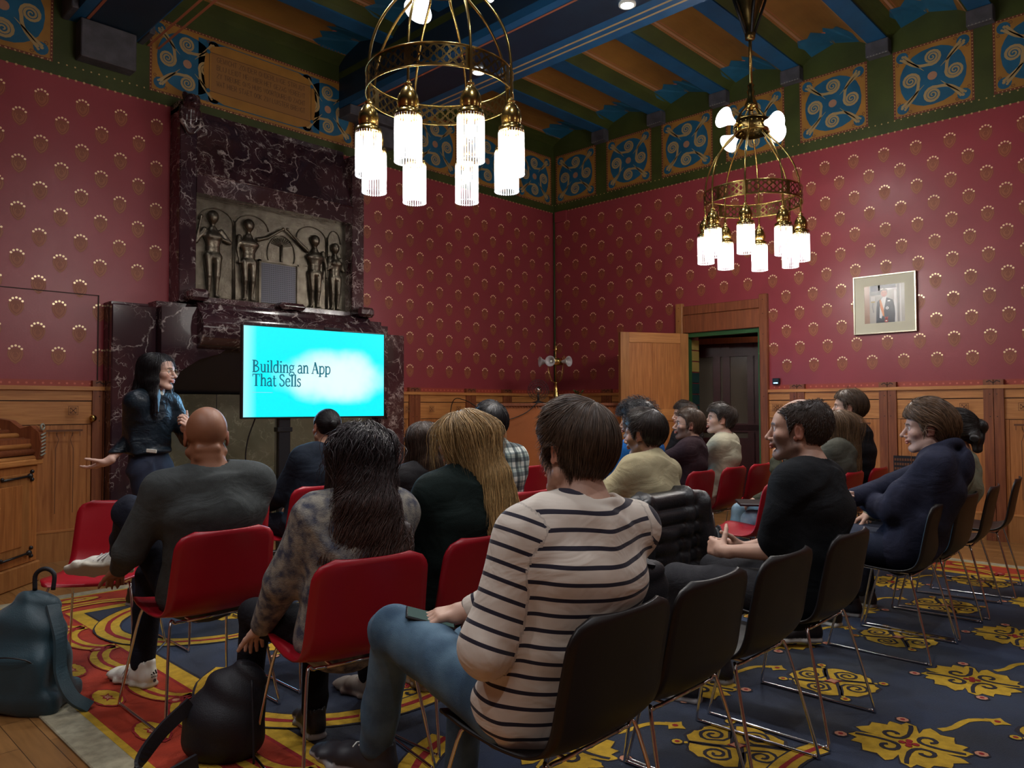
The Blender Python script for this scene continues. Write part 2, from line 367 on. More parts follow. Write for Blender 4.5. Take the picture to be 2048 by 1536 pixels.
def frame_dots(P, u0, u1, v0, v1, L=1):
    b = 0.022
    P.quad(u0-b, u1+b, v0-b, v0, 'dotred', L); P.quad(u0-b, u1+b, v1, v1+b, 'dotred', L)
    P.quad(u0-b, u0, v0, v1, 'dotred', L); P.quad(u1, u1+b, v0, v1, 'dotred', L)
    for v in (v0-b/2, v1+b/2): dots(P, u0, u1, v, 0.034, 0.006, 'dot', L+1)
    for u in (u0-b/2, u1+b/2): dots(P, v0, v1, u, 0.034, 0.006, 'dot', L+1, vert=True)

# simple stroke letters (used on the painted inscription and the slide)
def text_strokes(s):
    G = {'A':[[(0,0),(.5,1),(1,0)],[(.2,.35),(.8,.35)]],'B':[[(0,0),(0,1),(.7,1),(.85,.75),(.6,.53),(0,.53)],[(.6,.53),(1,.3),(.75,0),(0,0)]],'C':[[(1,.85),(.6,1),(.15,.8),(0,.5),(.15,.2),(.6,0),(1,.15)]],'D':[[(0,0),(0,1),(.6,1),(1,.6),(1,.4),(.6,0),(0,0)]],
     'E':[[(1,1),(0,1),(0,0),(1,0)],[(0,.5),(.8,.5)]],'F':[[(1,1),(0,1),(0,0)],[(0,.5),(.8,.5)]],'G':[[(1,.85),(.6,1),(.1,.75),(0,.4),(.3,0),(1,.1),(1,.45),(.6,.45)]],'H':[[(0,0),(0,1)],[(1,0),(1,1)],[(0,.5),(1,.5)]],'I':[[(.5,0),(.5,1)]],'J':[[(.8,1),(.8,.2),(.5,0),(.1,.15)]],'K':[[(0,0),(0,1)],[(1,1),(0,.45),(1,0)]],
     'L':[[(0,1),(0,0),(.9,0)]],'M':[[(0,0),(0,1),(.5,.4),(1,1),(1,0)]],'N':[[(0,0),(0,1),(1,0),(1,1)]],'O':[[(.5,1),(0,.7),(0,.3),(.5,0),(1,.3),(1,.7),(.5,1)]],'P':[[(0,0),(0,1),(.8,1),(1,.75),(.8,.5),(0,.5)]],'R':[[(0,0),(0,1),(.8,1),(1,.75),(.8,.5),(0,.5)],[(.5,.5),(1,0)]],'S':[[(1,.9),(.5,1),(.05,.8),(.3,.55),(.8,.45),(.95,.2),(.5,0),(0,.1)]],
     'T':[[(0,1),(1,1)],[(.5,1),(.5,0)]],'U':[[(0,1),(0,.25),(.5,0),(1,.25),(1,1)]],'V':[[(0,1),(.5,0),(1,1)]],'W':[[(0,1),(.25,0),(.5,.7),(.75,0),(1,1)]],'X':[[(0,0),(1,1)],[(0,1),(1,0)]],'Y':[[(0,1),(.5,.5),(1,1)],[(.5,.5),(.5,0)]],'Z':[[(0,1),(1,1),(0,0),(1,0)]]}
    out = []; x = 0
    for ch in s:
        if ch in G:
            wd = 0.25 if ch == 'I' else 0.62
            for st in G[ch]: out.append([(x+p[0]*wd, p[1]) for p in st])
            x += wd+0.2
        else: x += 0.5
    return out, x

# ---- wall A (fireplace wall, y = 0) and wall B (door wall, x = 0)
mapA = lambda u, v, h: (u, -h, v)
mapB = lambda u, v, h: (-h, u, v)
wa = MB(); wa.box(XL, 0.35, 0, 0.3, 0, 6.0, 'red'); PA = Paint(wa, mapA)
wb = MB()
DY0, DY1, DZ = -3.31, -2.25, 2.29
wb.box(0, 0.35, YB, DY0, 0, 6.0, 'red'); wb.box(0, 0.35, DY1, 0, 0, 6.0, 'red'); wb.box(0, 0.35, DY0, DY1, DZ, 6.0, 'red'); PB = Paint(wb, mapB)
for P, lo, hi in ((PA, XL, 0.0), (PB, YB, 0.0)):
    P.quad(lo, hi, FZ, 5.6, 'green', 1)
    dots(P, lo if P is PA else -9, hi, FZ-0.004, 0.066, 0.011, 'dot', 3)
    dots(P, -9, hi, 4.405, 0.066, 0.008, 'dot', 3)
    for (ra, rb) in (((lo, hi),) if P is PA else ((lo, DY0), (DY1, hi))): P.quad(ra, rb, WZ, 1.585, 'rail_red', 1); dots(P, max(ra,-9.5), rb, 1.557, 0.062, 0.0105, 'rose', 3)
for k in range(-3, 60):
    for half in (0, 1):
        u = -3.261 - 0.0 - (k-9)*PERX + half*PERX/2
        if -9.3 < u < -0.06:
            for j in range(0, 13):
                v = 4.10 - 0.41*j/1.0 - half*0.205
                v -= 0.045
                if v < 1.68: continue
                if -5.78 < u < -3.58 and v > 2.2: continue
                if -6.32 < u < -3.02 and v < 2.42: continue
                motif(PA, u, v)
for k in range(-3, 70):
    for half in (0, 1):
        u = -5.388 + (k-20)*PERY + half*PERY/2
        if -9.0 < u < -0.04:
            for j in range(0, 13):
                v = 3.905 + 0.205*(1-half) - 0.41*j - 0.045
                if v < 1.68 or v > 4.13: continue
                if -3.45 < u < -2.10 and v < 2.76: continue
                motif(PB, u, v)
# square painted panels
for c in (-0.43, -1.385, -2.31, -3.26, -4.21, -5.24, -6.17, -7.12, -8.07):
    swirl(PB, c, 4.785, 0.36, 0.345, 2); frame_dots(PB, c-0.36, c+0.36, 4.44, 5.13, 2)
for c in (-0.435, -1.41, -2.36, -7.14, -8.0, -8.9):
    swirl(PA, c, 4.765, 0.355, 0.345, 2); frame_dots(PA, c-0.355, c+0.355, 4.42, 5.11, 2)
# long inscription panel over the fireplace
u0, u1, v0, v1 = -5.92, -3.63, 4.42, 5.11
PA.quad(u0, u1, v0, v1, 'gold', 2); frame_dots(PA, u0, u1, v0, v1, 2)
swirl(PA, u0+0.34, 4.765, 0.335, 0.335, 3); swirl(PA, u1-0.34, 4.765, 0.335, 0.335, 3)
PA.quad(u0+0.45, u1-0.45, 4.45, 5.08, 'blue', 4)
if True:
    a0, a1 = u0+0.50, u1-0.50
    cart = [(a0+0.16*(1-math.cos(t)), 4.765-0.30*math.sin(t)) for t in np.linspace(0, PI/2, 8)]
    cart = [(a0,4.765)]+[(a0+0.02,4.60),(a0+0.09,4.50),(a0+0.22,4.46),(a1-0.22,4.46),(a1-0.09,4.50),(a1-0.02,4.60),(a1,4.765),(a1-0.02,4.93),(a1-0.09,5.03),(a1-0.22,5.07),(a0+0.22,5.07),(a0+0.09,5.03),(a0+0.02,4.93)]
    PA.poly(cart, 'gold', 9)
    PA.quad(a0+0.08, a1-0.08, 4.565, 4.965, 'cartouche', 10)
    for v in (4.565, 4.965): PA.quad(a0+0.02, a1-0.02, v-0.004, v+0.004, 'ink', 11)
    for u in (a0+0.06, a1-0.06): PA.quad(u-0.004, u+0.004, 4.58, 4.95, 'ink', 11)
    for u in (a0+0.05, a1-0.05):
        for v in (4.565, 4.965): PA.disc(u, v, 0.022, 'blue', 12, 8)
for i, s in enumerate(('GEWICHT ZONDER ONDERLINGE STRIJDT', 'BLIJ LEIDT MEN HIER HET GEZAG VEREENT', 'ZY TREURE ONS HUIS VOORTDUREND ZACHT', 'WAT HIER STAET OOK ZIN LUISTER BRENGT')):
    st, W_ = text_strokes(s); k = 1.02/W_
    for p in st: PA.stroke([(-5.28+x*k, 4.885-i*0.083+y*0.052) for x, y in p], 0.007, 'ink', 12)
# concealed door seam at the left
PA.quad(-9.5, -6.36, 2.358, 2.366, 'groove', 5); PA.quad(-6.372, -6.36, 1.585, 2.366, 'groove', 5)
tag(wa.build('wall_back'), kind='structure'); tag(wb.build('wall_right'), kind='structure')
# remaining walls, behind and left of the camera
q = MB(); q.box(XL, 0.35, YB-0.3, YB, 0, 6.0, 'plain'); tag(q.build('wall_front'), kind='structure')
q = MB(); q.box(XL-0.3, XL, YB, 0.3, 0, 6.0, 'plain'); tag(q.build('wall_left'), kind='structure')

# ---- wainscot panelling
def wainscot(mb, P, sg, lo, hi, posts, name):
    """sg: function (u0,u1,d0,d1,z0,z1,mat) placing a box on the wall, d = distance off the wall"""
    sg(mb, lo, hi, 0, 0.018, 0, WZ-0.02, 'oak'); sg(mb, lo, hi, 0, 0.030, 1.405, 1.50, 'oak_h'); sg(mb, lo, hi, 0, 0.055, 1.495, WZ, 'oak_h')
    sg(mb, lo, hi, 0, 0.024, 1.195, 1.395, 'oak_h'); sg(mb, lo, hi, 0, 0.030, 0.0, 0.27, 'oak_lt'); sg(mb, lo, hi, 0, 0.034, 0.255, 0.272, 'oak_h')
    edges = sorted(posts)
    for p in posts:
        for dx in (-0.045, 0.045): sg(mb, p+dx-0.042, p+dx+0.042, 0, 0.048, 0.0, 1.585, 'oak_red')
        for dx in (-0.03, 0.03):
            for z in (1.44, 1.22): P.disc(p+dx, z, 0.006, 'groove', 1, 6)
        P.stroke([(p-0.06,1.56),(p-0.03,1.575),(p,1.55),(p+0.03,1.575),(p+0.06,1.56)], 0.01, 'groove', 1)
    segs = [(a+0.09, b-0.09) for a, b in zip([lo-0.09]+edges, edges+[hi+0.09])]
    for a, b in segs:
        if b-a < 0.15: continue
        n = max(1, round((b-a)/0.42)); wd = (b-a)/n
        for k in range(n+1):
            x = a+k*wd; sg(mb, max(a, x-0.03), min(b, x+0.03), 0, 0.026, 0.27, 1.19, 'oak')
        for k in range(n):
            x0 = a+k*wd+0.05; x1 = a+(k+1)*wd-0.05; c = (x0+x1)/2
            PG = Paint(mb, P.mp); PG.base = 0.0195
            for t in (0.3, 0.7):
                x = x0+(x1-x0)*t; PG.stroke([(x,0.42),(x,0.98),(x+(0.5-t)*0.12,1.06),(x+(0.5-t)*0.02,1.12)], 0.006, 'carve', 1)
            PG.stroke([(x0+0.03,1.14),(x1-0.03,1.14)], 0.018, 'carve', 1)
            for t in np.linspace(0.15, 0.85, 5): PG.stroke([(x0+(x1-x0)*t,1.13),(x0+(x1-x0)*t,1.09)], 0.006, 'carve', 1)
        PG = Paint(mb, P.mp); PG.base = 0.0255
        for c, wd2 in ((a+0.16, 0.075), (b-0.16, 0.075)):
            for s_ in range(2):
                r = wd2/2*(1-s_*0.35)
                PG.stroke([(c-r,1.335-r-0.02),(c+r,1.335-r-0.02),(c+r,1.335+r-0.02),(c-r,1.335+r-0.02),(c-r,1.335-r-0.02)], 0.006, 'carve', 1)
            for a_ in (0.785, 2.356): PG.stroke([(c-0.03*math.cos(a_),1.315-0.03*math.sin(a_)),(c+0.03*math.cos(a_),1.315+0.03*math.sin(a_))], 0.008, 'carve', 2)
        for z in (1.40, 1.192): PG.base = 0.0345; 
        sg(mb, a, b, 0, 0.020, 1.3955, 1.4045, 'groove'); sg(mb, a, b, 0, 0.020, 1.1885, 1.1945, 'groove')
sgA = lambda mb, u0, u1, d0, d1, z0, z1, m: mb.box(u0, u1, -d1, -d0, z0, z1, m)
sgB = lambda mb, u0, u1, d0, d1, z0, z1, m: mb.box(-d1, -d0, u0, u1, z0, z1, m)
tw = MB(); wainscot(tw, Paint(tw, lambda u, v, h: (u, -0.0485-h, v)), sgA, XL, -6.28, [-6.33, -8.3, -10.2], 'a'); tag(tw.build('trim_1'), kind='structure')
tw = MB(); wainscot(tw, Paint(tw, lambda u, v, h: (u, -0.0485-h, v)), sgA, -3.02, 0, [-2.73, -1.77, -1.07, -0.08], 'a'); tag(tw.build('trim_2'), kind='structure')
tw = MB(); wainscot(tw, Paint(tw, lambda u, v, h: (-0.0485-h, u, v)), sgB, YB, -3.40, [-3.76, -4.75, -5.73, -6.70, -7.67, -8.64], 'b'); tag(tw.build('trim_3'), kind='structure')
tw = MB(); wainscot(tw, Paint(tw, lambda u, v, h: (-0.0485-h, u, v)), sgB, -2.15, 0, [-1.0, -1.9], 'b'); tag(tw.build('trim_4'), kind='structure')
kb = MB(); kb.lathe([(0.004,-0.07),(0.02,-0.068),(0.032,-0.05),(0.03,-0.035),(0.012,-0.022),(0.012,0.02),(0.022,0.024)], 'brass', (-6.42,-0.03,1.245), 16, Matrix.Rotation(-PI/2, 4, 'X') @ Matrix.Scale(1,4))
tag(kb.build('door_knob'), 'round brass knob on the oak panelling beside the fireplace', 'door knob')
vg = MB(); vg.box(-0.052, -0.02, -5.03, -4.80, 0.44, 0.80, 'soot'); 
for i in range(9):
    for j in range(7): vg.box(-0.056, -0.052, -4.81-i*0.025-0.018, -4.81-i*0.025, 0.46+j*0.048, 0.485+j*0.048, 'carve')
tag(vg.build('wall_vent'), 'small dark pierced vent grille low in the oak panelling', 'vent')
# slim upright in the corner
q = MB(); q.tube([(-0.03,-0.03,WZ),(-0.03,-0.03,FZ)], 0.014, 'green2', 8); tag(q.build('trim_5'), kind='structure')
q = MB(); q.box(-0.03, -0.0, -0.26, -0.02, 4.13, 4.29, 'red'); tag(q.build('trim_6'), kind='structure')

# ---- ceiling: vaults between joists, cross beams
JW = 0.10; JZ = 5.30
cm = MB()
bays = [(-2.92, 0.0), (-6.06, -3.82), (-8.9, -6.64), (XL, -9.75)]
ys = [0.0+JW] + JOISTS + [YB]
for (xa, xb) in bays:
    for i in range(len(ys)-1):
        ya, yb = ys[i]-JW, ys[i+1]+JW; ym = (ya+yb)/2; hw = (ya-yb)/2
        def vz(y): return JZ+0.02+0.15*(1-((y-ym)/hw)**2)
        mp = lambda u, v, h: (u, v, vz(v)-h)
        PV = Paint(cm, mp, 0.0008)
        PV.quad(xa, xb, ya, yb, 'ochre', 0, 1, 14)
        if yb < -8.5: continue
        PV.quad(xa, xb, ya-0.135, ya, 'green', 1, 1, 3); PV.quad(xa, xb, yb, yb+0.035, 'green', 1, 1, 2)
        dots(PV, max(xa,-7), xb, ya-0.145, 0.04, 0.007, 'rust', 2)
        PV.quad(xa, xb, ya-0.178, ya-0.158, 'pinkline', 1); PV.quad(xa, xb, ya-0.20, ya-0.193, 'rust', 1)
        PV.quad(xa, xb, yb+0.037, yb+0.05, 'pinkline', 1)
        if yb < -7: continue
        for (xe, sg_) in ((xb, -1), (xa, 1)):     # painted swirls at both ends of each vault
            c = xe+sg_*0.24
            for s_, yy in ((1, ym-0.14), (-1, ym+0.14)):
                lobe = [(xe, yy-0.13*1), (xe+sg_*0.30, yy-0.16), (xe+sg_*0.46, yy-0.05), (xe+sg_*0.38, yy+0.02), (xe+sg_*0.46, yy+0.10), (xe+sg_*0.30, yy+0.15), (xe, yy+0.13)]
                if sg_ > 0: lobe = lobe[::-1]
                PV.poly(lobe, 'blue', 1)
                PV.stroke(spiral(c, yy, 0.085, 0.4 if s_ > 0 else 3.5, 2.0, 0.012, 22, s_), 0.011, 'tan', 2)
                PV.stroke(bez((c+0.08*math.cos(0.4 if s_>0 else 3.5), yy+0.085*math.sin(0.4 if s_>0 else 3.5)), (c+0.16*sg_, yy-0.02*s_), (c-0.1*sg_, yy+0.16*s_), (xe, yy+0.11*s_), 8), 0.016, 'tan', 2)
            PV.disc(xe+sg_*0.33, ym, 0.025, 'rose', 2, 8)
for j in JOISTS:
    for (xa, xb) in bays: cm.box(xa, xb, j-JW, j+JW, JZ, 5.6, 'blue2')
cm.box(XL, 0.35, YB, 0.3, 5.75, 5.9, 'plain')
tag(cm.build('ceiling'), kind='structure')
for k, (xa, xb) in enumerate(BEAMS):
    bm_ = MB(); bm_.box(xa, xb, YB, 0, 4.82, 5.62, 'navy')
    P = Paint(bm_, lambda u, v, h: (u, v, 4.82-h))
    P.quad(xa+0.57, xb, YB, 0, 'blue2', 1); P.quad(xa, xa+0.09, YB, 0, 'blue2', 1); P.quad(xa+0.10, xa+0.125, YB, 0, 'rust', 1)
    for t in (0.67, 0.76): P.quad(xa+t, xa+t+0.026, YB, 0, 'tan' if k == 0 else 'rust', 2)
    PS = Paint(bm_, lambda u, v, h: (xa-h, u, v)); PS.quad(YB, 0, 4.82, 4.90, 'blue2', 1); PS.quad(YB, 0, 5.16, 5.24, 'green', 1)
    tag(bm_.build('ceiling_beam'), kind='structure')
# stone corbels: a stepped one under the left beam, small ones under the joists on the door wall
def corbel(loc, parts, label, group=None):
    c = MB()
    for (x0,x1,y0,y1,z0,z1) in parts: c.bbox(x0,x1,y0,y1,z0,z1,'stone',0.008)
    o = c.build('stone_corbel'); o.location = loc; tag(o, label, 'corbel', group); return o
corbel((-6.35,0,0), [(-0.235,0.235,-0.16,0,4.47,4.815),(-0.35,-0.292,-0.30,0,4.81,5.08),(0.292,0.35,-0.30,0,4.81,5.08)], 'stepped dark stone corbel under the beam left of the long painted inscription')
corbel((-3.37,0,0), [(-0.235,0.235,-0.16,0,4.47,4.815),(-0.45,0.45,-0.24,0,4.70,4.815)], 'stone corbel under the blue beam behind the near chandelier')
c0 = None
for j in JOISTS[:7]:
    if c0 is None:
        c = MB(); c.bbox(-0.11,0,-0.118,0.118,5.14,5.30,'stone',0.006); PC = Paint(c, lambda u,v,h:(-0.11-h,u,v)); dots(PC,-0.11,0.11,5.146,0.03,0.006,'stone_edge',1); c0 = c.build('stone_corbel'); o = c0
    else: o = c0.copy(); COL.objects.link(o)
    o.location = (0, j, 0)
    tag(o, 'small square stone corbel on the door wall, '+('nearest the room corner', 'second from the room corner', 'third from the room corner', 'above the dark doorway', 'above and left of the portrait', 'above and right of the portrait', 'at the far right edge of the frame')[JOISTS.index(j)], 'corbel', 'joist corbels on the door wall')

# ---- doorway in the door wall
d = MB()
for (y0,y1,zt) in ((-3.41,-3.31,2.69),(-2.25,-2.15,2.68)): d.bbox(-0.06,0,y0,y1,0,zt,'oak_red' if y0<-3 else 'oak_lt',0.006)
d.bbox(-0.045,0,-3.31,-2.25,2.29,2.52,'oak_red'); d.bbox(-0.04,0,-3.31,-2.25,2.525,2.64,'oak_red')
PD = Paint(d, lambda u,v,h:(-0.0605-h,u,v))
for y in (-3.36,-2.2):
    for z in (2.62,2.45,2.2,1.45): PD.disc(y,z,0.006,'groove',1,6)
d.box(0.0,0.10,-3.31,-3.265,0,2.29,'greenpaint'); d.box(0.0,0.10,-2.295,-2.25,0,2.29,'greenpaint'); d.box(0.0,0.10,-3.265,-2.295,2.235,2.29,'greenpaint')
tag(d.build('trim_7'), kind='structure')
# open leaf
leaf = empty('door_1', (-0.02,-2.30,0), math.atan2(0.45,-0.82)); leaf['kind'] = 'structure'
l = MB(); LW = 0.97
l.bbox(0,LW,-0.022,0.022,0.01,2.28,'oak',0.004)
for (a,b) in ((0,0.12),(LW-0.12,LW)): l.bbox(a,b,-0.034,0.034,0.01,2.28,'oak_lt',0.004)
for (a,b) in ((0.01,0.2),(1.15,1.30),(2.15,2.28)): l.bbox(0.12,LW-0.12,-0.034,0.034,a,b,'oak_h',0.004)
l.bbox(LW/2-0.035,LW/2+0.035,-0.034,0.034,0.2,2.15,'oak',0.004); l.build('door_leaf', leaf)
l = MB(); l.tube([(LW-0.06,0.034,1.02),(LW-0.06,0.09,1.02),(LW-0.17,0.09,1.02)],0.009,'brass',8); l.build('door_handle', leaf)
# what shows through the doorway
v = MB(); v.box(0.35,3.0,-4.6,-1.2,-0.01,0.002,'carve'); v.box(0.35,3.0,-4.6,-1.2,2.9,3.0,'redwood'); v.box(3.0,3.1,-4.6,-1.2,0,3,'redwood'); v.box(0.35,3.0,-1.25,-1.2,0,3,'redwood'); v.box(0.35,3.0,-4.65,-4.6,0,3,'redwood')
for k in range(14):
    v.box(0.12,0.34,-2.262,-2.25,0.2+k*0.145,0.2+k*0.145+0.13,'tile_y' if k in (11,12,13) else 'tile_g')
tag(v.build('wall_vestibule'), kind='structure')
pt = empty('door_2', (1.35,-3.9,0), 0.0); pt['kind'] = 'structure'
pm = MB(); Mx = Matrix.Rotation(0.30,4,'Z')
pm.box(0,0.06,-0.1,2.1,0,0.9,'redwood',Mx); pm.box(0,0.06,-0.1,2.1,2.1,2.25,'redwood',Mx)
for yy in (-0.1,0.32,0.48,0.75,0.86,1.14,1.22,1.55,1.68,2.0): pm.box(-0.01,0.07,yy,yy+0.1,0,2.25,'redwood',Mx)
for z in (0.1,0.98,1.0,2.02): pm.box(-0.012,0.072,-0.1,2.1,z,z+0.1,'redwood',Mx)
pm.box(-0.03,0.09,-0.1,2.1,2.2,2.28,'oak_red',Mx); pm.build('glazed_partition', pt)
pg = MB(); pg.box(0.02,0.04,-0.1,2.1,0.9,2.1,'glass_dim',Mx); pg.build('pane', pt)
lamp_light('corridor_light','POINT',(0.85,-3.0,2.6),3.0,(1,0.75,0.5),0.15)
# black wall sensor beside the door
sb = MB(); sb.bbox(-0.045,0,-3.545,-3.46,1.59,1.665,'black',0.006); sb.box(-0.047,-0.045,-3.53,-3.475,1.60,1.615,'chrome'); tag(sb.build('wall_switch'), 'small black box on the red wall right of the doorway', 'wall switch')
# framed portrait photograph
pf = empty('framed_portrait', (-0.005,-4.73,2.435), 0, 'framed portrait photograph of a man in dark tailcoat and orange sash', 'picture')
fr = MB()
for (a,b,c,d_) in ((-0.32,-0.305,-0.32,0.32),(0.305,0.32,-0.32,0.32),(-0.305,0.305,-0.32,-0.305),(-0.305,0.305,0.305,0.32)): fr.bbox(-0.035,0,a,b,c,d_,mat('silver_frame',(0.62,0.58,0.45),0.3,metal=0.6) if a==-0.32 else fr.mats[0],0.002)
fr.build('frame', pf)
mo = MB(); mo.box(-0.022,0,-0.306,0.306,-0.306,0.306,'cream'); mo.build('mount', pf)
ph = MB(); PP = Paint(ph, lambda u,v,h:(-0.0222-h,-u,v),0.0004)
cols = dict(bg=(0.42,0.40,0.36),col=(0.36,0.22,0.15),dk=(0.03,0.03,0.06),wh=(0.75,0.74,0.72),skin=(0.5,0.22,0.16),hair=(0.12,0.07,0.05),sash=(0.65,0.22,0.05),coat=(0.012,0.014,0.03),goldc=(0.4,0.3,0.1),rd=(0.5,0.04,0.03),gr=(0.2,0.2,0.19))
pm_ = {k: mat('print_'+k, v_, 0.25) for k, v_ in cols.items()}
PP.quad(-0.205,0.205,-0.205,0.205,pm_['bg'],0); PP.quad(-0.205,-0.15,-0.205,0.205,pm_['col'],1); PP.quad(-0.145,-0.02,0.10,0.205,pm_['gr'],1); PP.quad(-0.14,-0.04,0.14,0.205,pm_['dk'],2); PP.quad(-0.06,0.12,0.165,0.205,pm_['dk'],2)
PP.quad(-0.06,0.13,0.145,0.163,pm_['wh'],2); PP.quad(0.10,0.125,-0.205,0.15,pm_['wh'],2); PP.quad(0.135,0.15,-0.205,0.205,pm_['gr'],2); PP.quad(0.16,0.17,-0.205,0.205,pm_['wh'],2)
for x in (-0.13,-0.115,-0.10): PP.quad(x-0.004,x+0.004,0.03,0.09,pm_['wh'],3)
PP.quad(-0.135,-0.095,0.02,0.035,pm_['goldc'],3); PP.stroke([(-0.115,0.02),(-0.12,-0.03),(-0.11,-0.09)],0.01,pm_['gr'],3)
PP.poly([(-0.085,-0.205),(-0.08,-0.06),(-0.075,0.02),(-0.05,0.045),(0.0,0.07),(0.04,0.06),(0.09,0.035),(0.105,-0.04),(0.11,-0.12),(0.105,-0.205)],pm_['coat'],4)
PP.poly([(-0.05,-0.15),(-0.045,-0.04),(-0.035,0.045),(-0.01,0.075),(0.025,0.075),(0.01,0.0),(-0.01,-0.1),(-0.03,-0.16)],pm_['wh'],5)
PP.poly([(-0.048,0.04),(-0.035,0.05),(-0.005,-0.06),(0.0,-0.14),(-0.015,-0.13),(-0.04,-0.04)],pm_['sash'],6)
PP.disc(0.0,0.115,0.032,pm_['skin'],6,14,0.042); PP.poly([(-0.036,0.12),(-0.03,0.15),(0.0,0.165),(0.03,0.155),(0.037,0.12),(0.03,0.115),(0.022,0.14),(-0.02,0.143)],pm_['hair'],7)
PP.disc(-0.013,0.12,0.004,pm_['hair'],8,6); PP.disc(0.013,0.12,0.004,pm_['hair'],8,6); PP.stroke([(-0.01,0.093),(0.01,0.093)],0.003,pm_['rd'],8)
PP.quad(0.035,0.062,0.02,0.034,pm_['wh'],6); PP.disc(0.03,-0.05,0.016,pm_['wh'],6,10); PP.disc(0.03,-0.05,0.006,pm_['coat'],7,8)
for a in (-0.5,0,0.5): PP.stroke([(0.02,-0.19),(0.02+0.03*math.sin(a),-0.145)],0.008,pm_['rd'],6)
PP.disc(0.02,-0.185,0.018,pm_['rd'],6,9); PP.disc(0.02,-0.185,0.008,pm_['wh'],7,7)
ph.build('photograph', pf)
# ================================================================== SOLID MODELLER (smooth blended primitives -> one continuous mesh)
V3 = lambda *a: np.array(a, dtype=np.float32)
def nrm(v): v = np.asarray(v, float); return v/max(1e-9, np.linalg.norm(v))
def smin(a, b, k):
    if k <= 0: return np.minimum(a, b)
    h = np.clip(0.5+0.5*(b-a)/k, 0, 1); return b*(1-h)+a*h - k*h*(1-h)
def smax(a, b, k): return -smin(-a, -b, k)
def d_cap(P, a, b, r1, r2):
    a = np.asarray(a, np.float32); b = np.asarray(b, np.float32); ba = b-a; L2 = max(1e-9, float(ba@ba))
    pa = P-a; h = np.clip((pa@ba)/L2, 0, 1); q = pa - h[..., None]*ba
    return np.sqrt((q*q).sum(-1)) - (r1+(r2-r1)*h)
def d_ell(P, c, r, R=None):
    q = P-np.asarray(c, np.float32)
    if R is not None: q = q @ np.asarray(R, np.float32)
    r = np.asarray(r, np.float32); k0 = np.sqrt(((q/r)**2).sum(-1)); k1 = np.sqrt(((q/(r*r))**2).sum(-1))
    return k0*(k0-1)/np.maximum(k1, 1e-6)
def d_loft(P, path, prof, xdir):
    """elliptic tube: path [(point)], prof [(rx, ry)], rx measured along xdir"""
    P_ = [np.asarray(p, np.float32) for p in path]; best = None; xd = np.asarray(xdir, np.float32)
    seg = [np.linalg.norm(P_[i+1]-P_[i]) for i in range(len(P_)-1)]
    for i in range(len(P_)-1):
        a, b = P_[i], P_[i+1]; ba = b-a; t = ba/max(1e-6, seg[i]); x = xd - t*(xd@t); x /= np.linalg.norm(x); y = np.cross(t, x)
        pa = P-a; h = np.clip((pa@ba)/float(ba@ba), 0, 1); q = pa - h[..., None]*ba
        s = h*h*(3-2*h)
        rx = prof[i][0]*(1-s)+prof[i+1][0]*s; ry = prof[i][1]*(1-s)+prof[i+1][1]*s
        u = q@x; v = q@y; w_ = q@t
        k = np.sqrt((u/rx)**2+(v/ry)**2+(w_/np.minimum(rx, ry)*1.15)**2)
        d = (k-1)*np.minimum(rx, ry)
        best = d if best is None else smin(best, d, 0.02)
    return best
def d_box(P, c, hs, R=None, r=0.02):
    q = P-np.asarray(c, np.float32)
    if R is not None: q = q @ np.asarray(R, np.float32)
    q = np.abs(q)-(np.asarray(hs, np.float32)-r)
    return np.sqrt((np.maximum(q, 0)**2).sum(-1)) + np.minimum(q.max(-1), 0) - r

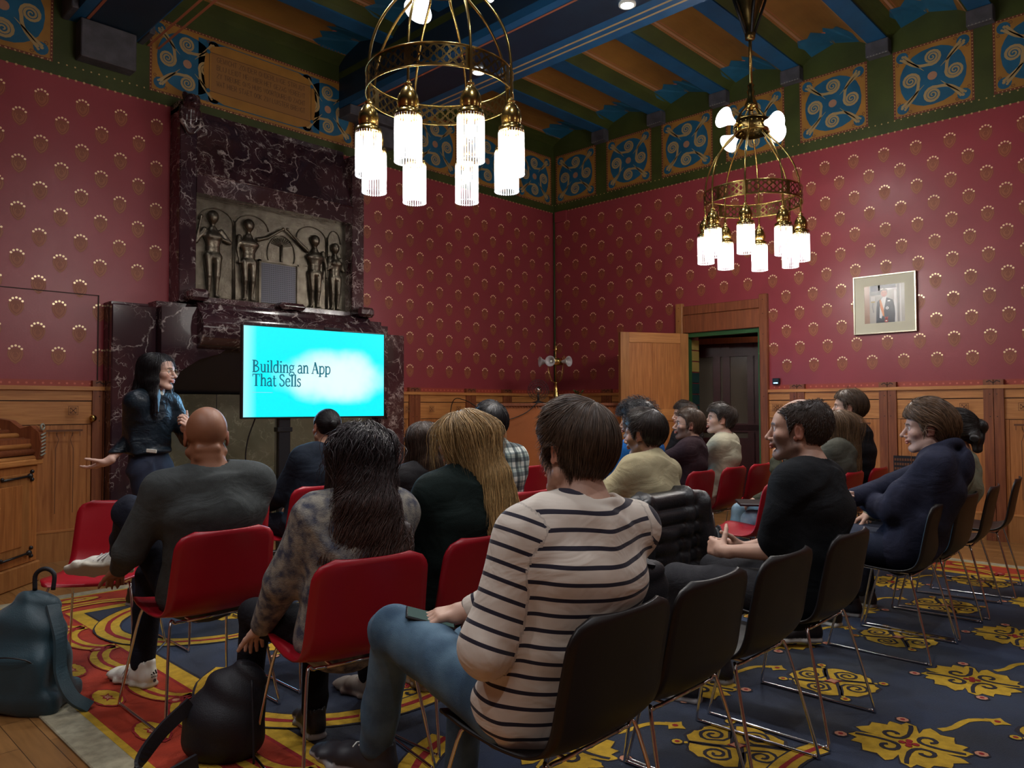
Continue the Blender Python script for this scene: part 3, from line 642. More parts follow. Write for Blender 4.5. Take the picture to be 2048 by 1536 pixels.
class Solid:
    """list of ops; each: (function(P)->d, lo, hi, k, mode, id)"""
    def __init__(s): s.ops = []; s.fold = None
    def _a(s, fn, pts, r, k, mode='+', idn=0):
        pts = np.asarray(pts, np.float32).reshape(-1, 3); m = r+k+0.03
        s.ops.append((fn, pts.min(0)-m, pts.max(0)+m, k, mode, idn)); return s
    def cap(s, a, b, r1, r2=None, k=0.02, mode='+', idn=0):
        r2 = r1 if r2 is None else r2
        return s._a(lambda P: d_cap(P, a, b, r1, r2), [a, b], max(r1, r2), k, mode, idn)
    def ell(s, c, r, R=None, k=0.02, mode='+', idn=0): return s._a(lambda P: d_ell(P, c, r, R), [c], max(r), k, mode, idn)
    def loft(s, path, prof, xdir, k=0.02, mode='+', idn=0): return s._a(lambda P: d_loft(P, path, prof, xdir), path, max(max(p) for p in prof), k, mode, idn)
    def box(s, c, hs, R=None, r=0.02, k=0.02, mode='+', idn=0): return s._a(lambda P: d_box(P, c, hs, R, r), [c], float(np.linalg.norm(hs)), k, mode, idn)
    def fn(s, f, lo, hi, k=0.0, mode='&', idn=0): s.ops.append((f, np.array(lo, np.float32), np.array(hi, np.float32), k, mode, idn)); return s
    def bounds(s):
        lo = np.min([o[1] for o in s.ops if o[4] == '+'], 0); hi = np.max([o[2] for o in s.ops if o[4] == '+'], 0); return lo, hi
    def eval(s, P):
        P = np.asarray(P, np.float32); D = np.full(P.shape[:-1], 1.0, np.float32)
        for (f, lo, hi, k, mode, idn) in s.ops:
            d = f(P)
            if mode == '+': D = smin(D, d, k)
            elif mode == '-': D = smax(D, -d, k)
            elif mode == '&': D = smax(D, d, k)
        return D + (s.fold(P) if s.fold else 0)
    def ids(s, P):
        """index of the nearest additive primitive"""
        best = None
        for (f, lo, hi, k, mode, idn) in s.ops:
            if mode != '+': continue
            d = f(P)
            if best is None: best = d.copy(); I = np.full(d.shape, idn)
            else: m = d < best; best[m] = d[m]; I[m] = idn
        return I
    def mesh(s, vox=0.008, fine=(), fvox=0.004):
        """non uniform grid: `fine` = boxes ((lo),(hi)) meshed at fvox"""
        lo, hi = s.bounds(); ax = []
        for a in range(3):
            pts = [lo[a]]; x = lo[a]
            while x < hi[a]:
                st = vox
                for (l, h) in fine:
                    if l[a]-0.004 <= x <= h[a]: st = fvox
                x += st; pts.append(x)
            ax.append(np.array(pts, np.float32))
        X, Y, Z = ax; nx, ny, nz = len(X), len(Y), len(Z)
        F = np.full((nx, ny, nz), 1.0, np.float32)
        for (f, l, h, k, mode, idn) in s.ops:
            i0, i1 = np.searchsorted(X, l[0]), np.searchsorted(X, h[0]); j0, j1 = np.searchsorted(Y, l[1]), np.searchsorted(Y, h[1]); k0, k1 = np.searchsorted(Z, l[2]), np.searchsorted(Z, h[2])
            if i1 <= i0 or j1 <= j0 or k1 <= k0: continue
            P = np.stack(np.meshgrid(X[i0:i1], Y[j0:j1], Z[k0:k1], indexing='ij'), -1)
            d = f(P); sub = F[i0:i1, j0:j1, k0:k1]
            if mode == '+': F[i0:i1, j0:j1, k0:k1] = smin(sub, d, k)
            elif mode == '-': F[i0:i1, j0:j1, k0:k1] = smax(sub, -d, k)
            else: F[i0:i1, j0:j1, k0:k1] = smax(sub, d, k)
        if s.fold:
            m = np.argwhere(np.abs(F) < 0.03); P = np.stack([X[m[:, 0]], Y[m[:, 1]], Z[m[:, 2]]], -1)
            F[m[:, 0], m[:, 1], m[:, 2]] += s.fold(P)
        F[0] = F[-1] = 1; F[:, 0] = F[:, -1] = 1; F[:, :, 0] = F[:, :, -1] = 1
        return surface_net(F, X, Y, Z)

def surface_net(F, X, Y, Z):
    S = F < 0
    c = S[:-1, :-1, :-1].astype(np.int8)
    for (i, j, k) in ((1,0,0),(0,1,0),(0,0,1),(1,1,0),(1,0,1),(0,1,1),(1,1,1)):
        c = c + S[i:S.shape[0]-1+i, j:S.shape[1]-1+j, k:S.shape[2]-1+k]
    act = (c > 0) & (c < 8); A = np.argwhere(act); n = len(A)
    if n == 0: return np.zeros((0, 3)), np.zeros((0, 4), int)
    idx = np.full(act.shape, -1, np.int32); idx[A[:, 0], A[:, 1], A[:, 2]] = np.arange(n)
    acc = np.zeros((n, 3), np.float64); cnt = np.zeros(n)
    cor = [(i, j, k) for i in (0, 1) for j in (0, 1) for k in (0, 1)]
    for p in cor:
        for a in range(3):
            if p[a]: continue
            q = list(p); q[a] = 1
            f0 = F[A[:, 0]+p[0], A[:, 1]+p[1], A[:, 2]+p[2]]; f1 = F[A[:, 0]+q[0], A[:, 1]+q[1], A[:, 2]+q[2]]
            m = (f0 < 0) != (f1 < 0)
            t = f0[m]/(f0[m]-f1[m]); B = A[m]
            pos = np.stack([X[B[:, 0]+p[0]], Y[B[:, 1]+p[1]], Z[B[:, 2]+p[2]]], -1).astype(np.float64)
            pos2 = np.stack([X[B[:, 0]+q[0]], Y[B[:, 1]+q[1]], Z[B[:, 2]+q[2]]], -1)
            acc[m] += pos+(pos2-pos)*t[:, None]; cnt[m] += 1
    Vv = acc/cnt[:, None]; quads = []
    for a in range(3):
        sl0 = [slice(None)]*3; sl1 = [slice(None)]*3; sl0[a] = slice(0, -1); sl1[a] = slice(1, None)
        E = S[tuple(sl0)] != S[tuple(sl1)]; e = np.argwhere(E)
        b, c2 = (a+1) % 3, (a+2) % 3
        e = e[(e[:, b] > 0) & (e[:, c2] > 0) & (e[:, b] < act.shape[b]) & (e[:, c2] < act.shape[c2])]
        if len(e) == 0: continue
        def g(db, dc):
            q = e.copy(); q[:, b] += db; q[:, c2] += dc; return idx[q[:, 0], q[:, 1], q[:, 2]]
        v00, v10, v11, v01 = g(-1, -1), g(0, -1), g(0, 0), g(-1, 0)
        inside = S[e[:, 0], e[:, 1], e[:, 2]]
        qd = np.stack([v00, v10, v11, v01], -1); qd[~inside] = qd[~inside][:, ::-1]; quads.append(qd)
    Q = np.concatenate(quads); Q = Q[(Q >= 0).all(1)]
    return Vv, Q

def np_object(name, V, Q, m, parent=None, cols=None, smooth=True, extra=None, subs=0):
    """extra: (V2, F2 quads) joined after; cols: per-vertex RGB for attribute Col"""
    V = np.asarray(V, np.float32); Q = np.asarray(Q, np.int32)
    me = bpy.data.meshes.new(name); me.vertices.add(len(V)); me.vertices.foreach_set('co', V.ravel())
    nq = len(Q); me.loops.add(nq*4); me.loops.foreach_set('vertex_index', Q.ravel()); me.polygons.add(nq)
    me.polygons.foreach_set('loop_start', np.arange(0, nq*4, 4, dtype=np.int32)); me.polygons.foreach_set('loop_total', np.full(nq, 4, np.int32))
    me.polygons.foreach_set('use_smooth', np.ones(nq, bool) if smooth else np.zeros(nq, bool))
    me.materials.append(MT[m] if isinstance(m, str) else m); me.update(); me.validate()
    if cols is not None:
        at = me.color_attributes.new('Col', 'FLOAT_COLOR', 'POINT'); c4 = np.ones((len(V), 4), np.float32); c4[:, :3] = cols; at.data.foreach_set('color', c4.ravel())
    o = bpy.data.objects.new(name, me); COL.objects.link(o)
    if parent is not None: o.parent = parent
    if subs:
        md = o.modifiers.new('smooth', 'SMOOTH'); md.iterations = subs; md.factor = 0.5
    return o

def folds(amp=0.004, sc=22.0, seed=0, aniso=(1, 1, 0.45)):
    rg = np.random.RandomState(seed); D = rg.normal(size=(5, 3))*np.array(aniso); D = D/np.linalg.norm(D, axis=1)[:, None]*sc*rg.uniform(0.6, 1.7, 5)[:, None]; ph = rg.uniform(0, 6.28, 5)
    W1 = rg.normal(size=(3, 3)); W1 = W1/np.linalg.norm(W1, axis=1)[:, None]*9.0
    D = D[:4]*0.75; M_ = rg.normal(size=(4, 3)).astype(np.float32)*5.0; pm = rg.uniform(0, 6.28, 4)
    def f(P):
        Wp = np.sin(P@W1.T.astype(np.float32))*0.05+np.sin(P@(W1.T*2.3).astype(np.float32)+1.7)*0.018
        Pw = P+Wp; s_ = 0
        for i in range(4):
            mk = np.clip(np.sin(P@M_[i]+pm[i])*1.4-0.15, 0, 1); q = np.sin((Pw@D[i].astype(np.float32))*0.5+ph[i]); s_ = s_ + mk*np.exp(-(q/0.34)**2)
        return -(s_-0.25).astype(np.float32)*amp*1.25
    return f
# ================================================================== FURNISHINGS
# ---- fireplace
fp = empty('fireplace', (-4.7, 0, 0), 0, 'tall plum marble fireplace with a bronze figure relief against the red wall', 'fireplace')
def fpb(name, mb):
    mb.v = [(x+4.7, y, z) for x, y, z in mb.v]; return mb.build(name, fp)
YF = -0.24
m = MB()
m.bbox(-5.74,-5.575,YF,0,2.35,4.25,'marb',0.008); m.bbox(-3.79,-3.63,YF,0,2.35,4.22,'marb_fine',0.008)
m.box(-5.575,-3.79,YF,-0.02,3.43,3.62,'marb_fine'); m.tube([(-5.575,YF,3.62),(-3.79,YF,3.62)],0.010,'marb_fine',8)
m.box(-5.575,-3.79,-0.05,-0.0,3.4,4.3,'marb'); m.box(-5.575,-3.79,YF+0.02,0,2.33,2.42,'marb_fine')
m.add([(-5.575,YF+0.01,3.62),(-3.79,YF+0.01,3.62),(-3.79,-0.05,4.25),(-5.575,-0.05,4.25)], [(0,1,2,3)], 'marb')
m.box(-5.74,-5.6,-0.2,0,4.2,4.30,'marb'); fpb('chimney_breast', m)
# relief recess back plate
m = MB(); m.box(-5.575,-3.79,-0.10,-0.05,2.40,3.44,'bronze'); m.bbox(-5.56,-3.9,-0.135,-0.10,2.405,2.44,'bronze',0.006)
for x in (-5.14,-5.12,-4.05,-4.03): m.tube([(x,-0.108,2.44),(x,-0.108,3.25)],0.006,'bronze',6)
for x0, x1 in ((-5.5,-5.14),(-5.12,-4.75),(-4.42,-4.05),(-4.03,-3.86)):
    m.tube([(x0+(x1-x0)*(0.5-0.5*math.cos(a)), -0.108, 3.2+0.14*math.sin(a)) for a in np.linspace(0.0,PI,12)],0.006,'bronze',6)
m.tube([(-4.60+0.17*s_*math.cos(a)*0.95+0.0, -0.108, 2.98+0.20*math.sin(a)) for s_ in (1,) for a in np.linspace(-0.9,PI+0.9,26)],0.006,'bronze',6)
m.tube([(-4.60,-0.11,2.80),(-4.60,-0.11,3.08)],0.014,'bronze',8)
for k in range(13):
    a = (k-6)*0.17; m.tube([(-4.60,-0.11,3.06),(-4.60+0.16*math.sin(a),-0.11,3.06+0.14*math.cos(a)-0.04)],0.004,'bronze',5)
fpb('relief_panel', m)
# four figures in high relief, one continuous solid each joined to the plate
def relief_fig(cx, z0, H, female, arms, hair):
    S = Solid(); k = H/1.0
    T = lambda x, y, z: (cx+4.7+x*k, -0.105-y*k, z0+z*k)
    S.ell(T(0,0.03,0.93), (0.052*k,0.05*k,0.068*k), k=0.02)
    if hair: S.ell(T(0,0.02,0.945), (0.068*k,0.05*k,0.072*k), k=0.02)
    S.cap(T(0,0.01,0.80),T(0,0.02,0.88),0.026*k,k=0.02)
    sh = 0.10 if female else 0.125
    S.loft([T(0,0.02,0.47),T(0,0.02,0.56),T(0,0.03,0.70),T(0,0.02,0.80)], [(0.105*k if female else 0.085*k,0.055*k),(0.075*k,0.045*k),(0.10*k if female else 0.12*k,0.055*k),(0.05*k,0.03*k)], (1,0,0), k=0.02)
    if female:
        for s_ in (-1,1): S.ell(T(s_*0.045,0.07,0.70),(0.034*k,0.025*k,0.034*k),k=0.015)
    for s_, leg in ((-1,0.02),(1,-0.02)):
        kx = s_*0.055+leg*0.3; S.cap(T(s_*0.055,0.02,0.47),T(kx,0.035,0.25),0.055*k,0.034*k,k=0.015); S.cap(T(kx,0.035,0.25),T(s_*0.045,0.02,0.03),0.034*k,0.018*k,k=0.012); S.cap(T(s_*0.045,0.02,0.02),T(s_*0.075,0.04,0.012),0.02*k,0.014*k,k=0.01)
    for s_, (e, hnd) in zip((-1,1), arms):
        S.cap(T(s_*sh,0.02,0.78),T(e[0],0.03,e[1]),0.030*k,0.022*k,k=0.02); S.cap(T(e[0],0.03,e[1]),T(hnd[0],0.05,hnd[1]),0.022*k,0.014*k,k=0.012)
        S.ell(T(hnd[0],0.05,hnd[1]),(0.022*k,0.016*k,0.022*k),k=0.01)
    Vv, Q = S.mesh(0.009); return Vv, Q
figs = [(-5.36,2.44,0.86,True,(((-0.20,0.62),(-0.15,0.92)),((0.20,0.66),(0.05,0.70))),True),
        (-4.98,2.44,0.84,False,(((-0.15,0.62),(-0.13,0.46)),((0.24,0.82),(0.45,0.96))),True),
        (-4.20,2.44,0.80,False,(((-0.24,0.86),(-0.44,1.02)),((0.17,0.62),(0.16,0.44))),True),
        (-3.94,2.44,0.75,True,(((-0.14,0.60),(0.0,0.68)),((0.14,0.60),(0.01,0.70))),True)]
for g in figs:
    Vv, Q = relief_fig(*g); o = np_object('relief_figure', Vv, Q, 'bronze', fp)
m = MB(); m.box(-4.86,-4.42,-0.125,-0.10,2.40,2.88,'bronze'); P = Paint(m, lambda u,v,h:(u,-0.126-h,v)); P.quad(-4.84,-4.44,2.41,2.86,'bronze_hi',1)
for i in range(19):
    for j in range(21): P.disc(-4.83+i*0.0211,2.42+j*0.0212,0.0062,'soot',2,6)  # flat black discs drawn in place of pierced holes
for (a,b,c_,d_) in ((-4.87,-4.85,2.40,2.89),(-4.43,-4.41,2.40,2.89),(-4.87,-4.41,2.87,2.89)): m.box(a,b,-0.14,-0.10,c_,d_,'bronze')
fpb('bronze_grille', m)
# carved crouching heads at the top corners
for cx in (-5.66,-3.68):
    S = Solid(); T = lambda x,y,z: (cx+4.7+x,-0.24-y,z)
    S.ell(T(0,0.06,4.27),(0.085,0.075,0.085)); S.ell(T(-0.06,0.05,4.33),(0.028,0.02,0.035)); S.ell(T(0.06,0.05,4.33),(0.028,0.02,0.035)); S.ell(T(0,0.13,4.24),(0.035,0.035,0.03))
    for s_ in (-1,1): S.cap(T(s_*0.07,0.03,4.20),T(s_*0.09,0.06,4.08),0.035,0.028); S.cap(T(s_*0.09,0.06,4.08),T(s_*0.02,0.05,3.98),0.028,0.018); S.ell(T(s_*0.035,0.125,4.28),(0.018,0.012,0.018),mode='-',k=0.005)
    S.cap(T(0,0.02,4.18),T(0,0.02,4.00),0.07,0.04)
    Vv,Q = S.mesh(0.01); np_object('carved_head', Vv, Q, 'marb', fp)
# lower body
m = MB()
m.bbox(-6.32,-5.93,-0.22,0,0,2.28,'marb',0.01); m.bbox(-3.36,-3.03,-0.22,0,0,2.20,'marb_fine',0.01)
m.box(-5.93,-3.36,-0.20,-0.0,2.18,2.34,'marb'); m.box(-6.32,-6.0,-0.20,0,2.27,2.30,'marb')
fpb('jambs', m)
m = MB()   # bull-nosed lintel
prof = [(-0.20,2.36),(-0.30,2.36),(-0.34,2.33),(-0.345,2.30),(-0.36,2.28),(-0.44,2.22),(-0.475,2.12),(-0.46,2.02),(-0.40,1.94),(-0.33,1.90),(-0.20,1.90)]
vs = [(x,y,z) for x in (-5.60,-3.62) for y,z in prof]; n = len(prof); m.add(vs, [(i,i+1,n+i+1,n+i) for i in range(n-1)], 'marb', True); m.add(vs, [tuple(range(n))[::-1], tuple(range(n,2*n))], 'marb')
m.bbox(-5.70,-5.50,-0.40,-0.2,2.36,2.47,'marb_fine',0.03); m.bbox(-3.80,-3.58,-0.40,-0.2,2.36,2.47,'marb_fine',0.03); m.bbox(-4.75,-4.45,-0.38,-0.2,2.36,2.43,'marb_fine',0.03)
fpb('lintel', m)
for s_, cx in ((1,-5.93),(-1,-3.36)):   # curved brackets carrying the lintel
    m = MB(); out = [(0,2.28),(0.10*s_,2.28),(0.34*s_,2.30),(0.52*s_,2.20),(0.66*s_,2.02),(0.66*s_,1.93),(0.55*s_,1.86),(0.36*s_,1.80),(0.18*s_,1.68),(0.06*s_,1.45),(0,1.2)]
    if s_ > 0: out = out[::-1]
    vs = [(cx+a,y,z) for y in (-0.33,-0.05) for a,z in out]; n = len(out)
    m.add(vs, [tuple(range(n)), tuple(range(2*n-1,n-1,-1))]+[(i,(i+1)%n,n+(i+1)%n,n+i) for i in range(n)], 'marb'); fpb('bracket', m)
m = MB(); m.box(-5.93,-3.36,-0.03,-0.005,0,2.2,'soot'); m.add([(-5.93,-0.30,1.95),(-3.36,-0.30,1.95),(-3.36,-0.06,1.48),(-5.93,-0.06,1.48)], [(0,1,2,3)], 'soot'); fpb('hood', m)  # back of the opening and its slope in one even near-black
m = MB(); m.box(-5.93,-3.42,-0.10,-0.03,0,1.47,'marb_grey')
for x in (-5.3,-4.66,-4.0): m.box(x,x+0.006,-0.102,-0.10,0,1.47,'soot')
fpb('back_panel', m)

# ---- chandeliers
def tocam(C):
    d = Vector((-8.688-C.x, -7.494-C.y, 0)).normalized(); r = Vector((0.695,-0.719,0)).normalized(); return d, r
def make_chandelier(C, th0, hth0, label, top):
    root = empty('chandelier', (C.x, C.y, 0), 0, label, 'chandelier', None)
    d, r = tocam(C)
    pos = lambda th, rad, z: Vector((0,0,z)) + (d*math.cos(th)+r*math.sin(th))*rad
    m = MB(); m.tube([(0,0,4.35),(0,0,top)],0.016,'brass',10); m.lathe([(0.016,4.42),(0.035,4.40),(0.022,4.37),(0.04,4.34),(0.028,4.30),(0.06,4.22),(0.065,4.18),(0.02,4.16)],'brass',n=16)
    m.build('rod', root)
    m = MB(); m.lathe([(0.02,4.84),(0.045,4.85),(0.05,4.90),(0.035,4.93),(0.05,5.0),(0.10,5.15),(0.16,5.32),(0.18,top)],'brass_dk',n=20)
    for k in range(4):
        a = PI/4+k*PI/2; m.tube([(0.04*math.cos(a),0.04*math.sin(a),4.90),(0.15*math.cos(a),0.15*math.sin(a),5.22),(0.2*math.cos(a),0.2*math.sin(a),top)],0.014,'black',6)
    m.build('ceiling_bracket', root)
    # upper drum
    m = MB(); m.lathe([(0.15,3.93),(0.157,3.93),(0.157,4.06),(0.15,4.06)],'brass_dk',n=32); m.lathe([(0.15,3.94),(0.162,3.935),(0.162,3.945)],'brass',n=32); m.lathe([(0.162,4.05),(0.165,4.055),(0.15,4.065)],'brass',n=32)
    for k in range(40):
        a = 2*PI*k/40; m.ball((0.16*math.cos(a),0.16*math.sin(a),3.975+0.045*(k%2)),0.010,'brass',6)
    m.build('upper_drum', root)
    # pierced ring
    m = MB(); R = 0.452
    P = Paint(m, lambda u,v,h:((R-h)*math.cos(u),(R-h)*math.sin(u),v),0.0)
    for z in (3.235,3.365): m.tube([(R*math.cos(a),R*math.sin(a),z) for a in np.linspace(0,2*PI,64,endpoint=False)],0.0045,'brass',6,closed=True)
    NP = 40
    for k in range(NP):
        a0 = 2*PI*k/NP; w_ = 2*PI/NP; a1 = a0+w_
        for h_ in (3.24,3.30):
            P.stroke([(a0,h_),(a1,h_+0.06)],0.011,'brass_dk',0); P.stroke([(a0,h_+0.06),(a1,h_)],0.011,'brass_dk',0)
        for zz in (3.243,3.357): P.stroke([(a0,zz),(a0+w_/2,zz),(a1,zz)],0.012,'brass_dk',0)
        P.stroke([(a0+w_/2+0.030/R*math.cos(t),3.30+0.030*math.sin(t)) for t in np.linspace(0,2*PI,11)],0.009,'brass_dk',0)
        P.stroke([(a0+0.022/R*math.cos(t),3.30+0.052*math.sin(t)) for t in np.linspace(0,2*PI,11)],0.008,'brass_dk',0)
    for k in range(8):
        a = th0+k*PI/4; p = pos(a,R,0); ang = math.atan2(p.y,p.x); P.quad(ang-0.05,ang+0.05,3.24,3.36,'brass_dk',0)
    m.build('pierced_ring', root)
    for k in range(8):
        a = th0+k*PI/4
        m = MB(); pts = [pos(a,rr,z) for rr,z in ((0.02,4.20),(0.07,4.17),(0.125,4.10),(0.158,4.0),(0.163,3.93),(0.19,3.89),(0.30,3.78),(0.39,3.64),(0.44,3.50),(0.458,3.36),(0.458,3.24),(0.458,3.14))]
        m.tube(smoothpath(pts,4),0.0085,'brass',8); m.build('arm', root)
        lp = empty('pendant_lamp', pos(a,0.458,0)); lp.parent = root
        m = MB(); m.lathe([(0.012,3.15),(0.022,3.145),(0.022,3.135),(0.014,3.13),(0.035,3.11),(0.055,3.075),(0.062,3.04),(0.058,3.005),(0.048,2.985),(0.076,2.98),(0.078,2.945),(0.070,2.94)],'brass',n=20); m.build('lamp_cap', lp)
        m = MB()
        for j in range(30):
            t = 2*PI*j/30; x, y = 0.074*math.cos(t), 0.074*math.sin(t)
            m.tube([(x,y,2.955),(x,y,2.705)],0.0042,'rod',5); m.ball((x,y,2.700),0.0062,'rod_bead',6)
        m.build('glass_rod_shade', lp)
        m = MB(); m.lathe([(0.012,2.97),(0.014,2.93),(0.026,2.89),(0.028,2.86),(0.018,2.835),(0.003,2.828)],'bulb',n=12); m.build('bulb', lp)
        wp = pos(a,0.458,0); lamp_light('lamp_glow','POINT',(C.x+wp.x,C.y+wp.y,2.84),LAMP_POWER,LAMP_COL,0.035)
    for k in range(4):
        a = hth0+k*PI/2; out = (d*math.cos(a)+r*math.sin(a)); hl = empty('horn_lamp', pos(a,0.17,3.99)); hl.parent = root
        dirv = (out+Vector((0,0,0.18 if k%2 else -0.25))).normalized(); Rm = dirv.to_track_quat('Z','Y').to_matrix().to_4x4()
        m = MB(); m.lathe([(0.016,-0.02),(0.022,0.0),(0.028,0.03),(0.022,0.05)],'brass',n=12,M=Rm); m.build('lamp_socket', hl)
        m = MB(); m.lathe([(0.026,0.045),(0.036,0.08),(0.055,0.12),(0.085,0.165),(0.098,0.185),(0.094,0.187),(0.08,0.165),(0.05,0.12),(0.03,0.08)],'horn',n=24,M=Rm); m.build('glass_shade', hl)
        m = MB(); m.lathe([(0.01,0.05),(0.02,0.08),(0.026,0.11),(0.018,0.135),(0.002,0.142)],'bulb',n=10,M=Rm); m.build('bulb', hl)
        wp = pos(a,0.17,3.99)+dirv*0.20; lamp_light('lamp_glow','POINT',(C.x+wp.x,C.y+wp.y,wp.z),HORN_POWER,LAMP_COL,0.04)
    return root
make_chandelier(C1, math.radians(-23), math.radians(25), 'large brass chandelier of glass-rod lamps hanging nearest, top cut by the frame', 5.45)
make_chandelier(C2, math.radians(-8), math.radians(38), 'farther brass chandelier hanging by the door wall with frosted horn lamps above its ring', 5.45)
for (x,y) in ((-3.36,-1.88),(-3.36,-3.75)):
    m = MB(); m.lathe([(0.075,4.815),(0.075,4.80),(0.058,4.795),(0.055,4.81)],'white',(x,y,0),24); m.lathe([(0.0001,4.803),(0.055,4.803)],'bulb',(x,y,0),24)
    tag(m.build('downlight'), 'round white downlight in the blue beam, '+('right of the two, near the top edge' if y < -3 else 'seen through the near chandelier ring'), 'downlight')
    lamp_light('downlight_glow','SPOT',(x,y,4.78),DOWN_POWER,LAMP_COL,0.05,(0,0,0),spot_size=1.9,spot_blend=0.8)

# ---- television on its stand, showing the slide
tvx0, tvy0, tvx1, tvy1 = -5.685,-1.42,-4.30,-1.548
tl = Vector((tvx1-tvx0,tvy1-tvy0,0)); TW = tl.length; ang = math.atan2(tl.y,tl.x)
tv = empty('television', (tvx0,tvy0,0), ang, 'wide flat television showing the cyan slide Building an App That Sells', 'television')
Z0, Z1 = 1.238, 2.045
m = MB(); m.bbox(0,TW,0.002,0.05,Z0,Z1,'black',0.004); m.bbox(0.2,TW-0.2,0.05,0.09,Z0+0.1,Z1-0.15,'black',0.01); m.box(TW*0.55,TW*0.55+0.16,0.0,0.03,Z1,Z1+0.02,'black'); m.build('housing', tv)
sm = mat('slide_glow', (0,0,0), 0.3); N, L = nodes_of(sm); p = N['Principled BSDF']
tc = N.new('ShaderNodeTexCoord'); sx = N.new('ShaderNodeSeparateXYZ'); L.new(tc.outputs['Object'], sx.inputs[0])
def mth(op, a, b=None, c=None):
    n = N.new('ShaderNodeMath'); n.operation = op
    for i, q in enumerate((a,b,c)):
        if q is None: continue
        if isinstance(q,(int,float)): n.inputs[i].default_value = q
        else: L.new(q, n.inputs[i])
    return n.outputs[0]
nz = N.new('ShaderNodeTexNoise'); nz.inputs['Scale'].default_value = 3.2; nz.inputs['Detail'].default_value = 3; L.new(tc.outputs['Object'], nz.inputs[0])
du = mth('DIVIDE', mth('SUBTRACT', sx.outputs[0], 0.86), 0.62); dv = mth('DIVIDE', mth('SUBTRACT', sx.outputs[2], 1.62), 0.27)
rr = mth('ADD', mth('MULTIPLY',du,du), mth('MULTIPLY',dv,dv)); rr = mth('ADD', rr, mth('MULTIPLY', mth('SUBTRACT', nz.outputs['Fac'], 0.5), 1.1))
mr = N.new('ShaderNodeMapRange'); mr.interpolation_type='SMOOTHSTEP'; mr.inputs[1].default_value = 1.05; mr.inputs[2].default_value = 0.05; L.new(rr, mr.inputs[0])
cr = N.new('ShaderNodeMix'); cr.data_type='RGBA'; cr.inputs[6].default_value = (0.0,0.84,1.0,1); cr.inputs[7].default_value = (0.74,0.93,0.93,1); L.new(mr.outputs[0], cr.inputs[0])
gx = N.new('ShaderNodeMapRange'); gx.inputs[1].default_value=0.0; gx.inputs[2].default_value=0.13; gx.inputs[3].default_value=0.55; gx.inputs[4].default_value=0; L.new(sx.outputs[0], gx.inputs[0])
cr2 = N.new('ShaderNodeMix'); cr2.data_type='RGBA'; L.new(gx.outputs[0], cr2.inputs[0]); L.new(cr.outputs[2], cr2.inputs[6]); cr2.inputs[7].default_value = (0.70,0.92,1,1)
L.new(cr2.outputs[2], p.inputs['Emission Color']); p.inputs['Emission Strength'].default_value = 1.0; p.inputs['Base Color'].default_value=(0.01,0.01,0.01,1)
txt = mat('slide_text', (0,0,0), 0.4, emit=(0.0,0.13,0.19), estr=1.0); rule = mat('slide_rule',(0,0,0),0.4,emit=(0.25,0.62,0.62),estr=1.0)
m = MB(); P = Paint(m, lambda u,v,h:(u,-h,v),0.0006); P.quad(0.012,TW-0.012,Z0+0.014,Z1-0.012,sm,1,8,4)
TH, TN = 0.135, 0.065
def ser(x, y, w_=0.30): return ([(x-w_/2,y),(x+w_/2,y)], 0.055)
